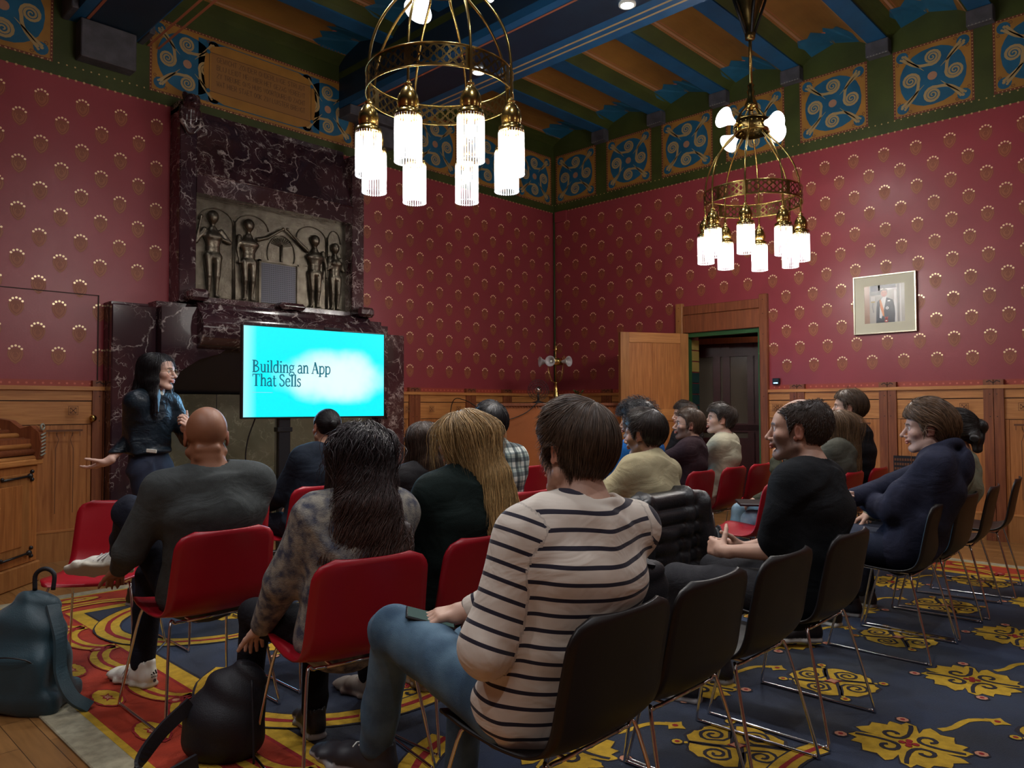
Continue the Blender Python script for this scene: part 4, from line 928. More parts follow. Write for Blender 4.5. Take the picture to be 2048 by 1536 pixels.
GL = {
 'B': (0.78,[([(.17,0),(.17,1)],TH),(bez((.17,.97),(.68,1.0),(.68,.56),(.17,.54)),.085),(bez((.17,.53),(.82,.54),(.80,.0),(.17,.03)),.09),ser(.15,.985,.3),ser(.15,.015,.3)]),
 'u': (0.66,[([(.15,.66),(.15,.25)]+bez((.15,.25),(.16,-.02),(.40,-.04),(.50,.16),8),.095),([(.50,.68),(.50,0)],TH-.02),ser(.10,.66,.18),ser(.45,.66,.18),ser(.56,.02,.16)]),
 'i': (0.34,[([(.17,.66),(.17,0)],TH-.02),([(.17,.86),(.17,.99)],.13),ser(.17,.02,.3),ser(.12,.66,.2)]),
 'l': (0.34,[([(.17,1.02),(.17,0)],TH-.02),ser(.17,.02,.3),ser(.12,1.0,.2)]),
 'd': (0.66,[([(.50,1.02),(.50,0)],TH-.02),(bez((.50,.55),(.38,.72),(.08,.70),(.08,.33))+bez((.08,.33),(.08,-.02),(.36,-.06),(.50,.12)),.09),ser(.45,1.0,.2),ser(.56,.02,.16)]),
 'n': (0.68,[([(.15,.66),(.15,0)],TH-.02),(bez((.15,.5),(.28,.72),(.52,.74),(.52,.45))+[(.52,0)],.10),ser(.15,.02,.28),ser(.53,.02,.28),ser(.10,.66,.18)]),
 'g': (0.62,[(spiral(.28,.46,.2,0,1.0,.2,20),.08),(bez((.14,.28),(.02,.10),(.2,.09),(.34,.08))+bez((.34,.08),(.68,.06),(.58,-.24),(.28,-.25))+bez((.28,-.25),(-.05,-.24),(.0,-.02),(.18,.06)),.075),([(.42,.60),(.58,.66)],.07)]),
 'a': (0.58,[(bez((.10,.56),(.2,.72),(.44,.72),(.44,.46))+[(.44,.10)]+bez((.44,.10),(.45,0),(.5,0),(.56,.05)),.095),(bez((.44,.40),(.1,.38),(.03,.24),(.08,.10))+bez((.08,.10),(.16,-.05),(.38,.0),(.44,.14)),.085)]),
 'A': (0.80,[([(.10,0),(.40,1)],TN),([(.38,1),(.70,0)],TH),([(.2,.34),(.58,.34)],.055),ser(.10,.015,.26),ser(.70,.015,.28)]),
 'p': (0.68,[([(.15,.66),(.15,-.27)],TH-.02),(bez((.15,.52),(.28,.72),(.60,.72),(.60,.34))+bez((.60,.34),(.60,-.05),(.3,-.05),(.15,.08)),.09),ser(.15,-.25,.3),ser(.10,.66,.18)]),
 'T': (0.80,[([(.40,1),(.40,0)],TH),([(.04,.97),(.76,.97)],.065),([(.055,.98),(.055,.78)],.05),([(.745,.98),(.745,.78)],.05),ser(.40,.015,.32)]),
 'h': (0.68,[([(.15,1.02),(.15,0)],TH-.02),(bez((.15,.5),(.28,.72),(.52,.74),(.52,.45))+[(.52,0)],.10),ser(.15,.02,.28),ser(.53,.02,.28),ser(.10,1.0,.18)]),
 't': (0.42,[([(.18,.88),(.18,.18)]+bez((.18,.18),(.18,-.02),(.3,-.03),(.40,.07),6),.095),([(.04,.64),(.38,.64)],.06)]),
 'S': (0.62,[(bez((.50,.80),(.48,1.0),(.36,.98),(.28,.98))+bez((.28,.98),(.02,.97),(.02,.66),(.28,.55))+bez((.28,.55),(.6,.42),(.58,.04),(.28,.02))+bez((.28,.02),(.16,.01),(.07,.04),(.07,.24)),.09)]),
 'e': (0.58,[([(.08,.38),(.50,.38)],.055),(bez((.50,.38),(.50,.76),(.08,.76),(.08,.34))+bez((.08,.34),(.08,-.06),(.38,-.04),(.52,.12)),.09)]),
 's': (0.50,[(bez((.38,.53),(.36,.68),(.26,.66),(.22,.66))+bez((.22,.66),(.04,.64),(.06,.44),(.22,.37))+bez((.22,.37),(.46,.28),(.42,.02),(.22,.01))+bez((.22,.01),(.12,.01),(.06,.04),(.06,.16)),.085)]),
 ' ': (0.30,[])}
KX = 0.84
def serif_text(s, u, v, hgt):
    x = u
    for ch in s:
        wd, st = GL[ch]
        for pts, w_ in st: P.stroke([(x+a*hgt*KX,v+b*hgt) for a,b in pts], w_*hgt*1.15, txt, 2)
        x += wd*hgt*KX
    return x
serif_text('Building an App', 0.088, 1.638, 0.103); serif_text('That Sells', 0.088, 1.520, 0.103)
P.quad(0.088,0.27,1.462,1.466,rule,2)
m.build('screen', tv)
tvl = lamp_light('screen_glow','AREA',(0,0,0),30.0,(0.30,0.62,1.0)); tvl.data.shape='RECTANGLE'; tvl.data.size = TW-0.04; tvl.data.size_y = Z1-Z0-0.04
tvl.location = ((tvx0+tvx1)/2-0.03*0.09, (tvy0+tvy1)/2-0.03, (Z0+Z1)/2); tvl.rotation_euler = (-PI/2, 0, ang)
st_ = MB(); cx = 0.395
st_.bbox(cx-0.055,cx+0.055,0.03,0.09,0.08,1.30,'black',0.006); st_.bbox(cx-0.07,cx+0.07,0.02,0.10,1.12,1.16,'black',0.004); st_.bbox(cx-0.35,cx+0.35,0.03,0.09,0.05,0.09,'black',0.006)
for dx in (-0.32,0.32):
    st_.bbox(cx+dx-0.03,cx+dx+0.03,-0.3,0.35,0.04,0.08,'black',0.006)
    for dy in (-0.27,0.32): st_.lathe([(0.001,-0.012),(0.03,-0.012),(0.03,0.012),(0.001,0.012)],'black',(cx+dx,dy,0.031),12,Matrix.Rotation(PI/2,4,'Y'))
st_.build('stand', tv)
m = MB(); m.tube(smoothpath([(0.16,0.1,1.25),(0.10,0.12,1.05),(0.09,0.13,0.86),(0.16,0.12,0.72),(0.33,0.1,0.72),(0.24,0.1,0.68),(0.15,0.12,0.50),(0.14,0.2,0.03)],8),0.006,'black',6); m.build('cable', tv)

# ---- roll-topped oak cupboard at the left edge
cb = empty('cupboard', (-7.52,-0.72,0), math.radians(45.5), 'carved oak cupboard with rolled top and iron hinges cut by the left edge', 'cupboard')
# its right-hand corner stands near (-7.10,-0.85)
m = MB(); m.bbox(-1.3,0.36,-0.40,0.32,0,0.16,'oak_lt',0.01); m.bbox(-1.28,0.34,-0.38,0.30,0.16,0.90,'oak',0.008); m.bbox(-1.3,0.36,-0.41,0.32,0.90,0.945,'oak_h',0.008)
m.build('body', cb)
m = MB()
for k in range(7):
    a = k/7*PI/2; y0, z0 = -0.40+0.34*(1-math.cos(a)), 0.95+0.22*math.sin(a)
    m.tube([(-1.28,y0+0.02,z0),(0.27,y0+0.02,z0)],0.024,'oak_red' if k%2 else 'oak_h',8)
m.box(-1.28,0.27,-0.36,0.28,0.94,1.10,'oak_red'); m.build('roll_top', cb)
m = MB(); out = [(-0.42,0.945),(-0.44,1.05),(-0.42,1.15),(-0.36,1.20),(-0.28,1.18),(-0.2,1.24),(-0.08,1.26),(0.1,1.18),(0.3,1.16),(0.3,0.945)]
vs = [(x,y,z) for x in (0.27,0.34) for y,z in out]; n=len(out); m.add(vs,[tuple(range(n)),tuple(range(2*n-1,n-1,-1))]+[(i,(i+1)%n,n+(i+1)%n,n+i) for i in range(n)],'oak_red')
P = Paint(m, lambda u,v,h:(u,-0.441-h,v)); m.tube([(0.305+0.022*math.cos(a),-0.43,1.19+0.022*math.sin(a)) for a in np.linspace(0,2*PI,10)],0.008,'stone_edge',6)
for k in range(7): m.tube([(0.28,-0.435,0.97+k*0.026),(0.335,-0.435,0.985+k*0.026)],0.007,'stone_edge',6)
m.build('carved_end', cb)
m = MB(); m.bbox(-1.2,0.22,-0.392,-0.38,0.22,0.84,'oak_lt',0.004); m.bbox(-0.42,0.12,-0.40,-0.392,0.30,0.76,'oak',0.003); m.bbox(-1.1,-0.55,-0.40,-0.392,0.30,0.76,'oak',0.003); m.build('door', cb)
for z in (0.82,0.24):
    m = MB(); m.tube([(-0.12,-0.40,z-0.01),(0.18,-0.405,z)],0.009,'black',8); m.ball((0.20,-0.405,z),0.022,'black',8); m.ball((0.25,-0.39,z+0.03),0.016,'black',8); m.ball((0.25,-0.39,z-0.03),0.016,'black',8); m.ball((-0.12,-0.40,z),0.014,'black',8); m.build('iron_hinge', cb)

# ---- broad orange-brown cabinet across the corner with the lamp on it
E1 = Vector((-2.02,-0.52,0)); E2 = Vector((-0.55,-1.80,0)); dv_ = E2-E1
kc = empty('corner_cabinet', tuple(E1), math.atan2(dv_.y,dv_.x), 'broad plain orange-brown cabinet set across the corner below the red walls', 'cabinet')
CW = dv_.length
m = MB(); m.bbox(0,CW,0,0.42,0,1.345,'piano',0.01); m.build('body', kc)
m = MB(); m.bbox(-0.03,CW+0.03,-0.03,0.46,1.345,1.385,'oak_red',0.006); m.build('top', kc)
m = MB(); P = Paint(m, lambda u,v,h:(u,-0.031-h,v)); 
for k in range(int(CW/0.035)): m.ball((0.02+k*0.035,-0.012,1.333),0.011,'oak_red',6)
m.build('beaded_edge', kc)
CT = 1.385
def on_cab(u, v): return E1 + dv_.normalized()*u + Vector((-dv_.y,dv_.x,0)).normalized()*v
# brass candelabrum lamp with unlit glass horns
pl = on_cab(0.98,0.2); cl = empty('table_lamp', (pl.x,pl.y,CT), 0, 'brass lamp with unlit frosted horn shades standing on the corner cabinet', 'lamp')
d, r = tocam(pl)
m = MB(); m.lathe([(0.09,0),(0.09,0.01),(0.055,0.03),(0.045,0.08),(0.03,0.18),(0.018,0.26),(0.022,0.27),(0.012,0.28)],'brass',n=20,caps=True); m.tube([(0,0,0.27),(0,0,0.78)],0.008,'brass',8); m.lathe([(0.008,0.68),(0.03,0.70),(0.012,0.72),(0.02,0.74),(0.006,0.76),(0.004,0.80)],'brass',n=12); m.build('stem', cl)
m = MB(); m.lathe([(0.085,0.50),(0.09,0.50),(0.09,0.585),(0.085,0.585)],'brass',n=28)
for k in range(20): m.ball((0.092*math.cos(k*PI/10),0.092*math.sin(k*PI/10),0.53+0.02*(k%2)),0.008,'brass_dk',6)
m.build('drum', cl)
for k in range(4):
    a = math.radians(-40)+k*PI/2; out = d*math.cos(a)+r*math.sin(a)
    m = MB(); m.tube(smoothpath([tuple(Vector((0,0,0.26))+out*0.01),tuple(Vector((0,0,0.30))+out*0.08),tuple(Vector((0,0,0.40))+out*0.125),tuple(Vector((0,0,0.54))+out*0.14),tuple(Vector((0,0,0.62))+out*0.14)],4),0.004,'brass',6); m.build('arm', cl)
    if k == 2: continue
for k, a in enumerate((math.radians(-75),math.radians(-20),math.radians(50))):
    out = d*math.cos(a)+r*math.sin(a); Rm = out.to_track_quat('Z','Y').to_matrix().to_4x4(); cc = Vector((0,0,0.54))+out*0.11
    m = MB(); m.lathe([(0.018,0.0),(0.022,0.02),(0.028,0.05),(0.045,0.085),(0.070,0.11),(0.068,0.112),(0.042,0.087),(0.02,0.05)],'frost',tuple(cc),20,Rm); m.build('glass_shade', cl)
    m = MB(); m.ball(tuple(cc+out*0.06),0.02,'white',8); m.build('bulb', cl)
pl = on_cab(0.74,0.16); m = MB()
Rm = Vector((-0.7,-0.7,0.1)).normalized().to_track_quat('Z','Y').to_matrix().to_4x4()
for rr_ in (0.135,0.11,0.08): m.tube([tuple(Rm @ Vector((rr_*math.cos(a),rr_*math.sin(a),0)) + Vector((0,0,0.17))) for a in np.linspace(0,2*PI,26,endpoint=False)],0.0035,'black',6,closed=True)
for k in range(20):
    a = k*PI/10; m.tube([tuple(Rm @ Vector((0.02*math.cos(a),0.02*math.sin(a),0.02))+Vector((0,0,0.17))),tuple(Rm @ Vector((0.135*math.cos(a),0.135*math.sin(a),0))+Vector((0,0,0.17)))],0.002,'black',5)
m.lathe([(0.001,-0.06),(0.04,-0.05),(0.045,0.02),(0.001,0.03)],'chrome',(0,0,0.17),16,Rm); m.tube([(0,0,0.12),(0,0,0.03)],0.014,'black',8); m.lathe([(0.08,0),(0.08,0.012),(0.02,0.03)],'black',n=20,caps=True)
o = m.build('desk_fan'); o.location = (pl.x,pl.y,CT); tag(o,'small dark desk fan standing left of the brass lamp on the cabinet','fan')
pl = on_cab(1.25,0.15); pr = empty('potted_plant', (pl.x,pl.y,CT), 0, 'small leafy potted plant on the cabinet right of the brass lamp', 'plant')
m = MB(); m.lathe([(0.04,0),(0.055,0.07),(0.05,0.07)],'black',n=16,caps=True); m.build('pot', pr); m = MB(); rg = random.Random(3)
for k in range(60):
    a = rg.uniform(0,6.28); rr_ = rg.uniform(0.01,0.12); z = 0.08+rg.uniform(0,0.09); c = Vector((rr_*math.cos(a),rr_*math.sin(a),z)); t = Vector((math.cos(a),math.sin(a),rg.uniform(-0.3,0.8)))*0.03; s_ = Vector((-math.sin(a),math.cos(a),0))*0.012
    m.add([c-t,c+s_,c+t,c-s_],[(0,1,2,3)],'leaf')
m.build('foliage', pr)
m = MB(); a_ = on_cab(0.72,-0.03); b_ = on_cab(0.1,-0.045)
m.tube(smoothpath([(a_.x,a_.y,CT+0.02),tuple(on_cab(0.55,-0.05)+Vector((0,0,1.26))),tuple(on_cab(0.3,-0.05)+Vector((0,0,1.17))),tuple(on_cab(0.12,-0.05)+Vector((0,0,1.20))),(-2.1,-0.3,1.42),(-2.16,-0.09,1.36),(-2.17,-0.08,0.6)],8),0.006,'black',6); tag(m.build('power_cord'),'thin black cord drooping across the front of the corner cabinet','cord')
# small side table behind the presenter, oak bench end right of the fireplace
t = empty('side_table', (-5.93,-0.98,0), 0.1, 'low dark wooden side table behind the presenter', 'table')
m = MB(); m.bbox(-0.3,0.3,-0.2,0.2,0.70,0.73,'redwood',0.005); m.build('tabletop', t)
for sx_ in (-1,1):
    for sy_ in (-1,1): m = MB(); m.bbox(sx_*0.26-0.02,sx_*0.26+0.02,sy_*0.16-0.02,sy_*0.16+0.02,0,0.70,'redwood',0.004); m.build('leg', t)
t = empty('bench', (-2.75,-0.32,0), 0, 'oak bench against the panelling right of the fireplace', 'bench')
m = MB(); m.bbox(-0.25,0.45,-0.2,0.2,0.62,0.66,'oak_lt',0.005); m.build('seat', t)
for x in (-0.2,0.38): m = MB(); m.bbox(x,x+0.05,-0.18,0.18,0,0.62,'oak',0.005); m.build('leg', t)

# ---- carpet
cp = MB(); CX0, CX1, CY0, CY1 = -7.74, -1.32, -8.6, -1.45
K = dict(field=mat('carpet_navy',(0.010,0.024,0.062),0.95,vary=(2.2,0.55,(0.008,0.012,0.022)),bump=(260,0.5),sheen=0.12), yel=mat('carpet_yellow',(0.56,0.34,0.020),0.95,vary=(30,0.25),bump=(260,0.5)),
 red=mat('carpet_red',(0.40,0.035,0.010),0.95,vary=(12,0.25),bump=(260,0.5)), crim=mat('carpet_crimson',(0.27,0.010,0.012),0.95,bump=(260,0.5)), dk=mat('carpet_dark',(0.018,0.014,0.022),0.95,bump=(260,0.5)),
 cream=mat('carpet_cream',(0.40,0.36,0.24),0.95,vary=(25,0.3),bump=(260,0.5)), pink=mat('carpet_pink',(0.50,0.22,0.13),0.95,bump=(260,0.5)), orange=mat('carpet_orange',(0.46,0.12,0.012),0.95,bump=(260,0.5)))
cp.bbox(CX0,CX1,CY0,CY1,0.0,0.012,K['cream'],0.004)
P = Paint(cp, lambda u,v,h:(u,v,h),0.0007); P.base = 0.0122
rj = random.Random(5)
def jag(pts, n=3, j=0.006):
    out = []
    for i in range(len(pts)):
        a = pts[i]; b = pts[(i+1) % len(pts)]
        for k in range(n):
            t = k/n; out.append((a[0]+(b[0]-a[0])*t+rj.uniform(-j,j), a[1]+(b[1]-a[1])*t+rj.uniform(-j,j)))
    return out
def inset_rect(i, m_, L): P.quad(CX0+i,CX1-i,CY0+i,CY1-i,m_,L)
inset_rect(0.13,K['yel'],1); inset_rect(0.16,K['red'],2); inset_rect(0.56,K['crim'],3); inset_rect(0.575,K['yel'],4); inset_rect(0.66,K['dk'],5); inset_rect(0.672,K['field'],6)
def oval(u, v, a, rx=0.105, ry=0.05):
    c, s_ = math.cos(a), math.sin(a); T = lambda x,y: (u+x*c-y*s_, v+x*s_+y*c)
    for k, mm in ((1.15,'crim'),(1.0,'yel')): P.poly(jag([T(rx*k*math.cos(t),ry*k*math.sin(t)) for t in np.linspace(0,2*PI,16,endpoint=False)],2,0.003), K[mm], 7 if k>1 else 8)
    P.poly([T(x,y) for x,y in ((-0.05,-0.02),(-0.02,-0.012),(0,-0.022),(0.02,-0.012),(0.05,-0.02),(0.03,0),(0.05,0.02),(0.02,0.012),(0,0.022),(-0.02,0.012),(-0.05,0.02),(-0.03,0))], K['crim'], 9)
    P.poly([T(x*0.6,y*0.6) for x,y in ((-0.05,-0.02),(-0.02,-0.012),(0,-0.022),(0.02,-0.012),(0.05,-0.02),(0.03,0),(0.05,0.02),(0.02,0.012),(0,0.022),(-0.02,0.012),(-0.05,0.02),(-0.03,0))], K['pink'], 10)
def edge_run(T, length, skip=0.3):
    """border ornaments along one edge, T(s, t): s along, t inwards"""
    n = int((length-1.0)/0.52)
    for k in range(n):
        s_ = 0.75+k*0.52; u, v = T(s_, 0.27); u2, v2 = T(s_+0.1, 0.27); oval(u, v, math.atan2(v2-v,u2-u), 0.12, 0.055)
        # scalloped yellow scrolls with crimson core
        for wd, mm, L in ((0.17,'crim',7),(0.145,'yel',8),(0.035,'crim',9)):
            pts = [T(s_-0.26+0.26*(1-math.cos(a)), 0.56-0.14*math.sin(a)) for a in np.linspace(0,PI,14)]
            P.stroke(pts, wd*0.62, K[mm], L, 0.003)
        u, v = T(s_+0.26, 0.47); P.disc(u, v, 0.036, K['crim'], 10, 9); P.disc(u, v, 0.017, K['pink'], 11, 7)
edge_run(lambda s_,t:(CX0+t, CY1-s_), CY1-CY0); edge_run(lambda s_,t:(CX0+s_, CY1-t), CX1-CX0); edge_run(lambda s_,t:(CX1-t, CY1-s_), CY1-CY0)
def medA(u, v, r=0.185, rot=0.6, L=7):
    T0 = lambda x,y: (u+(x*math.cos(rot)-y*math.sin(rot))*r, v+(x*math.sin(rot)+y*math.cos(rot))*r)
    base = []
    for k in range(4):
        a0 = k*PI/2
        for t, rr_ in ((-0.70,0.97),(-0.45,1.06),(-0.15,1.03),(0.0,0.96),(0.15,1.03),(0.45,1.06),(0.70,0.97)): base.append((rr_*math.cos(a0+t+PI/4), rr_*math.sin(a0+t+PI/4)))
    for k_, mm in ((1.07,'dk'),(1.0,'yel')): P.poly(jag([T0(x*k_,y*k_) for x,y in base],2,0.004), K[mm], L if k_>1 else L+1)
    for k in range(4):
        a = k*PI/2; R_ = lambda x,y: T0(x*math.cos(a)-y*math.sin(a), x*math.sin(a)+y*math.cos(a))
        sp = spiral(0.46,0.44,0.30,2.6,1.5,0.05,20,-1)
        P.stroke([R_(x,y) for x,y in [(0.98,-0.02),(0.7,0.06),(0.35,0.10),(0.2,0.25)]+sp], 0.075*r, K['dk'], L+2, 0.0018)
        P.stroke([R_(0.04,0.08),R_(0.5,0.03),R_(1.0,-0.05)], 0.10*r, K['dk'], L+2, 0.0018)
        for k_, mm, LL in ((0.15,'dk',L),(0.115,'yel',L+1),(0.055,'crim',L+2)): P.disc(*R_(1.22,0.0), k_*r, K[mm], LL+2, 9)
        P.stroke([R_(1.0,0),R_(1.15,0)], 0.09*r, K['yel'], L+1)
    P.poly([T0(x,y) for x,y in ((-0.22,0),(-0.08,-0.08),(0,-0.22),(0.08,-0.08),(0.22,0),(0.08,0.08),(0,0.22),(-0.08,0.08))], K['crim'], L+4)
    P.poly([T0(x*0.7,y*0.7) for x,y in ((-0.22,0),(-0.1,-0.1),(0,-0.22),(0.1,-0.1),(0.22,0),(0.1,0.1),(0,0.22),(-0.1,0.1))], K['pink'], L+5)
def medB(u, v, r=0.20, rot=0.25, L=7):
    T0 = lambda x,y: (u+(x*math.cos(rot)-y*math.sin(rot))*r, v+(x*math.sin(rot)+y*math.cos(rot))*r)
    for k in range(4):
        a = k*PI/2; R_ = lambda x,y: T0(x*math.cos(a)-y*math.sin(a), x*math.sin(a)+y*math.cos(a))
        leaf_ = [(0.0,0.02),(0.25,-0.10),(0.6,-0.16),(0.95,-0.10),(1.08,0.08),(0.9,0.16),(0.98,0.38),(0.78,0.42),(0.76,0.72),(0.52,0.74),(0.36,0.98),(0.22,0.86),(0.12,0.5),(0.03,0.2)]
        P.poly(jag([R_(x*1.05-0.01,y*1.05-0.01) for x,y in leaf_],2,0.003), K['dk'], L+(k%2)*0.2); P.poly(jag([R_(x,y) for x,y in leaf_],2,0.003), K['yel'], L+1+(k%2)*0.2)
        P.stroke([R_(x,y) for x,y in bez((0.95,0.0),(0.6,-0.02),(0.2,0.0),(0.16,0.22),8)+spiral(0.34,0.30,0.18,3.3,0.75,0.09,9,-1)], 0.085*r, K['dk'], L+3, 0.0018)
        for k_, mm, LL in ((0.16,'dk',L+2),(0.12,'pink',L+3),(0.05,'crim',L+4)): P.disc(*R_(1.2,0.16), k_*r, K[mm], LL, 8)
    for x,y in ((-0.12,0),(0.12,0),(0,-0.12),(0,0.12),(0,0)): P.disc(*T0(x,y), 0.07*r, K['crim'], L+4, 7)
for i in range(-3, 6):
    for j in range(-3, 6):
        u, v = -5.02+0.945*i, -6.06+0.945*j
        if CX0+0.9 < u < CX1-0.85 and CY0 < v < CY1-0.85: medA(u, v)
        u, v = u-0.4725, v-0.4725
        if CX0+0.9 < u < CX1-0.85 and CY0 < v < CY1-0.85:
            medB(u, v)
            P.stroke(bez((u+0.22,v-0.05),(u+0.33,v-0.13),(u+0.40,v-0.05),(u+0.47,v-0.18),8), 0.028, K['yel'], 8, 0.002)
            P.poly([(u+0.47+x,v-0.20+y) for x,y in ((-0.05,0),(-0.02,0.02),(0,0.05),(0.02,0.02),(0.05,0),(0.02,-0.02),(0,-0.05),(-0.02,-0.02))], K['yel'], 9); P.disc(u+0.47,v-0.20,0.013,K['crim'],10,7)
# large sweeping yellow bands with a crimson core at the left end of the field
for (cu, cv, rr_, a0, a1) in ((-6.55,-4.25,0.62,2.2,4.9),(-6.5,-2.75,0.62,1.6,4.4),(-6.55,-5.75,0.62,1.8,4.6)):
    pts = [(cu+rr_*math.cos(a)*1.0, cv+rr_*math.sin(a)*0.92) for a in np.linspace(a0,a1,26)]
    for wd, mm, L in ((0.15,'dk',11),(0.13,'yel',12),(0.028,'crim',13)): P.stroke(pts, wd, K[mm], L, 0.003)
    pts = bez(pts[-1],(pts[-1][0]+0.3,pts[-1][1]-0.06),(pts[-1][0]+0.55,pts[-1][1]+0.12),(pts[-1][0]+0.85,pts[-1][1]+0.02),14)
    for wd, mm, L in ((0.10,'dk',11),(0.08,'yel',12),(0.02,'crim',13)): P.stroke(pts, wd, K[mm], L, 0.003)
tag(cp.build('carpet'), 'large navy carpet with yellow medallions and red scrolled border under the chairs', 'carpet')
# ================================================================== CHAIRS
def chair_proto(kind):
    root = bpy.data.objects.new('chair', None); COL.objects.link(root); root.empty_display_size = 0.1
    prof = smoothpath([(0.225,0.438),(0.215,0.452),(0.16,0.452),(0.05,0.440),(-0.06,0.434),(-0.14,0.440),(-0.195,0.468),(-0.225,0.52),(-0.242,0.60),(-0.262,0.70),(-0.285,0.80)], 5)
    n = len(prof); L = [0.0]
    for i in range(1, n): L.append(L[-1]+math.hypot(prof[i][0]-prof[i-1][0], prof[i][1]-prof[i-1][1]))
    T = L[-1]; C_ = 15; top = []; nr = []
    for i, (y, z) in enumerate(prof):
        s = L[i]/T; w0 = np.interp(s, [0,0.15,0.35,0.5,0.65,1.0], [0.205,0.225,0.232,0.228,0.226,0.214])
        e = min(L[i], T-L[i]); r = 0.075 if L[i] > T/2 else 0.05
        if e < r: w0 = w0 - r + math.sqrt(max(0, r*r-(r-e)**2))
        ty = prof[min(i+1,n-1)][0]-prof[max(i-1,0)][0]; tz = prof[min(i+1,n-1)][1]-prof[max(i-1,0)][1]; l = math.hypot(ty,tz); ny, nz = -tz/l, ty/l   # points up / forward side
        if nz < 0 and s < 0.4: ny, nz = -ny, -nz
        ny, nz = (-tz/l, ty/l); 
        ny, nz = (ny, nz) if (nz*1.0 + (0 if s<0.5 else 0)) > 0 or (s >= 0.5 and ny > 0) else (-ny, -nz)
        for c in range(C_):
            t = -1+2*c/(C_-1); x = w0*t; lift = 0.020*abs(t)**2.6
            top.append((x, y+ny*lift, z+nz*lift)); nr.append((0, ny, nz))
    th = 0.009
    bot = [(p[0], p[1]-q[1]*th, p[2]-q[2]*th) for p, q in zip(top, nr)]
    V = top+bot; N_ = len(top); F = []
    for i in range(n-1):
        for c in range(C_-1):
            a = i*C_+c; F.append((a,a+1,a+C_+1,a+C_)); F.append((N_+a,N_+a+C_,N_+a+C_+1,N_+a+1))
    rim = [c for c in range(C_)]+[i*C_+C_-1 for i in range(1,n)]+[(n-1)*C_+c for c in range(C_-2,-1,-1)]+[i*C_ for i in range(n-2,0,-1)]
    for a, b in zip(rim, rim[1:]+rim[:1]): F.append((a,N_+a,N_+b,b))
    m = MB(); m.add(V, F, 'chair_red' if kind == 'red' else 'chair_black', True); m.build('seat_shell', root)
    for sx in (-1,1):
        pts = [(sx*0.12,0.13,0.425),(sx*0.165,0.135,0.425),(sx*0.195,0.155,0.40),(sx*0.243,0.243,0.035),(sx*0.245,0.236,0.008),(sx*0.245,0.20,0.008),(sx*0.245,-0.20,0.008),(sx*0.245,-0.245,0.012),(sx*0.243,-0.255,0.035),(sx*0.195,-0.165,0.40),(sx*0.165,-0.15,0.418),(sx*0.12,-0.15,0.418)]
        m = MB(); m.tube(smoothpath(pts,5), 0.0062, 'chrome', 8); m.build('sled_leg', root)
    m = MB()
    for y,z in ((0.13,0.425),(-0.15,0.418)): m.tube([(-0.125,y,z),(0.125,y,z)],0.006,'chrome',6)
    for sx in (-1,1): m.tube([(sx*0.10,0.13,0.425),(sx*0.10,-0.15,0.418)],0.005,'chrome',6)
    m.build('under_frame', root)
    return root
PROTO = {}
def chair(kind, x, y, yaw, label):
    if kind not in PROTO: PROTO[kind] = chair_proto(kind); o = PROTO[kind]
    else: o = copy_tree(PROTO[kind])
    o.location = (x, y, 0.0165 if x < CX1+0.1 else 0); o.rotation_euler = (0,0,math.radians(yaw)); tag(o, label, 'chair', 'red shell chairs on chrome sled legs' if kind == 'red' else 'black shell chairs in the back row'); return o
chair('red',-7.33,-3.21,143,'turned-round red chair in front of the bald man, his white sneaker on its seat')
chair('red',-6.70,-3.13,0,'red front-row chair hidden behind the bald man, its chrome runner showing')
chair('red',-5.97,-2.85,0,'red chair under the person with the small bun and navy jacket')
chair('red',-3.76,-2.72,0,'empty red chair seen left of the striped-shirt man\'s neck')
chair('red',-2.15,-3.15,0,'red chair under the dark-haired man behind the man with glasses')
chair('red',-7.22,-4.14,0,'red chair under the bald man in the grey sweater')
chair('red',-6.60,-4.10,0,'empty red chair between the bald man and the curly-haired woman, pink-lit seat edge')
chair('red',-6.00,-4.02,0,'red chair under the dark-haired woman in the black blouse')
chair('red',-5.27,-4.10,0,'red chair under the man in the checked shirt')
chair('red',-3.87,-4.10,0,'red chair under the curly-haired man in blue')
chair('red',-3.30,-4.12,0,'red chair under the bespectacled man in the brown sweater')
chair('red',-2.76,-4.12,0,'red chair under the man in the white sweater')
chair('red',-2.27,-4.12,0,'empty red chair left of the olive sleeve and wrist watch')
chair('red',-7.10,-5.08,-10,'red chair under the woman with long curly dark hair')
chair('red',-6.58,-5.05,0,'red chair under the woman with long blonde hair')
chair('red',-5.30,-5.05,0,'red chair under the man in the cream half-zip, a black puffer jacket over its back')
chair('red',-3.78,-4.97,0,'empty red chair with bright seat in front of the man in the black T-shirt')
chair('red',-3.17,-5.02,38,'red chair under the person in ripped pale jeans')
chair('red',-2.62,-5.05,0,'red chair under the woman with long wavy brown hair')
chair('red',-2.05,-5.05,0,'red chair under the slick-haired man in the black T-shirt')
chair('black',-7.10,-6.09,0,'nearest black chair, under the man in the striped shirt')
chair('black',-6.62,-6.075,0,'black chair with a black backpack on its seat beside the striped-shirt man')
chair('black',-6.11,-6.075,0,'empty black chair just left of the T-shirt man\'s own chair')
chair('black',-5.52,-6.075,0,'black chair under the balding man in the black T-shirt')
chair('black',-4.23,-6.075,0,'black chair under the man in the navy hooded sweatshirt')
chair('black',-3.68,-6.075,0,'black chair under the woman in the sage jacket')
chair('black',-3.10,-6.075,4,'empty black chair between the sage-jacket woman and the last chair of the row')
chair('black',-2.42,-6.075,6,'empty black chair at the far right end of the back row')

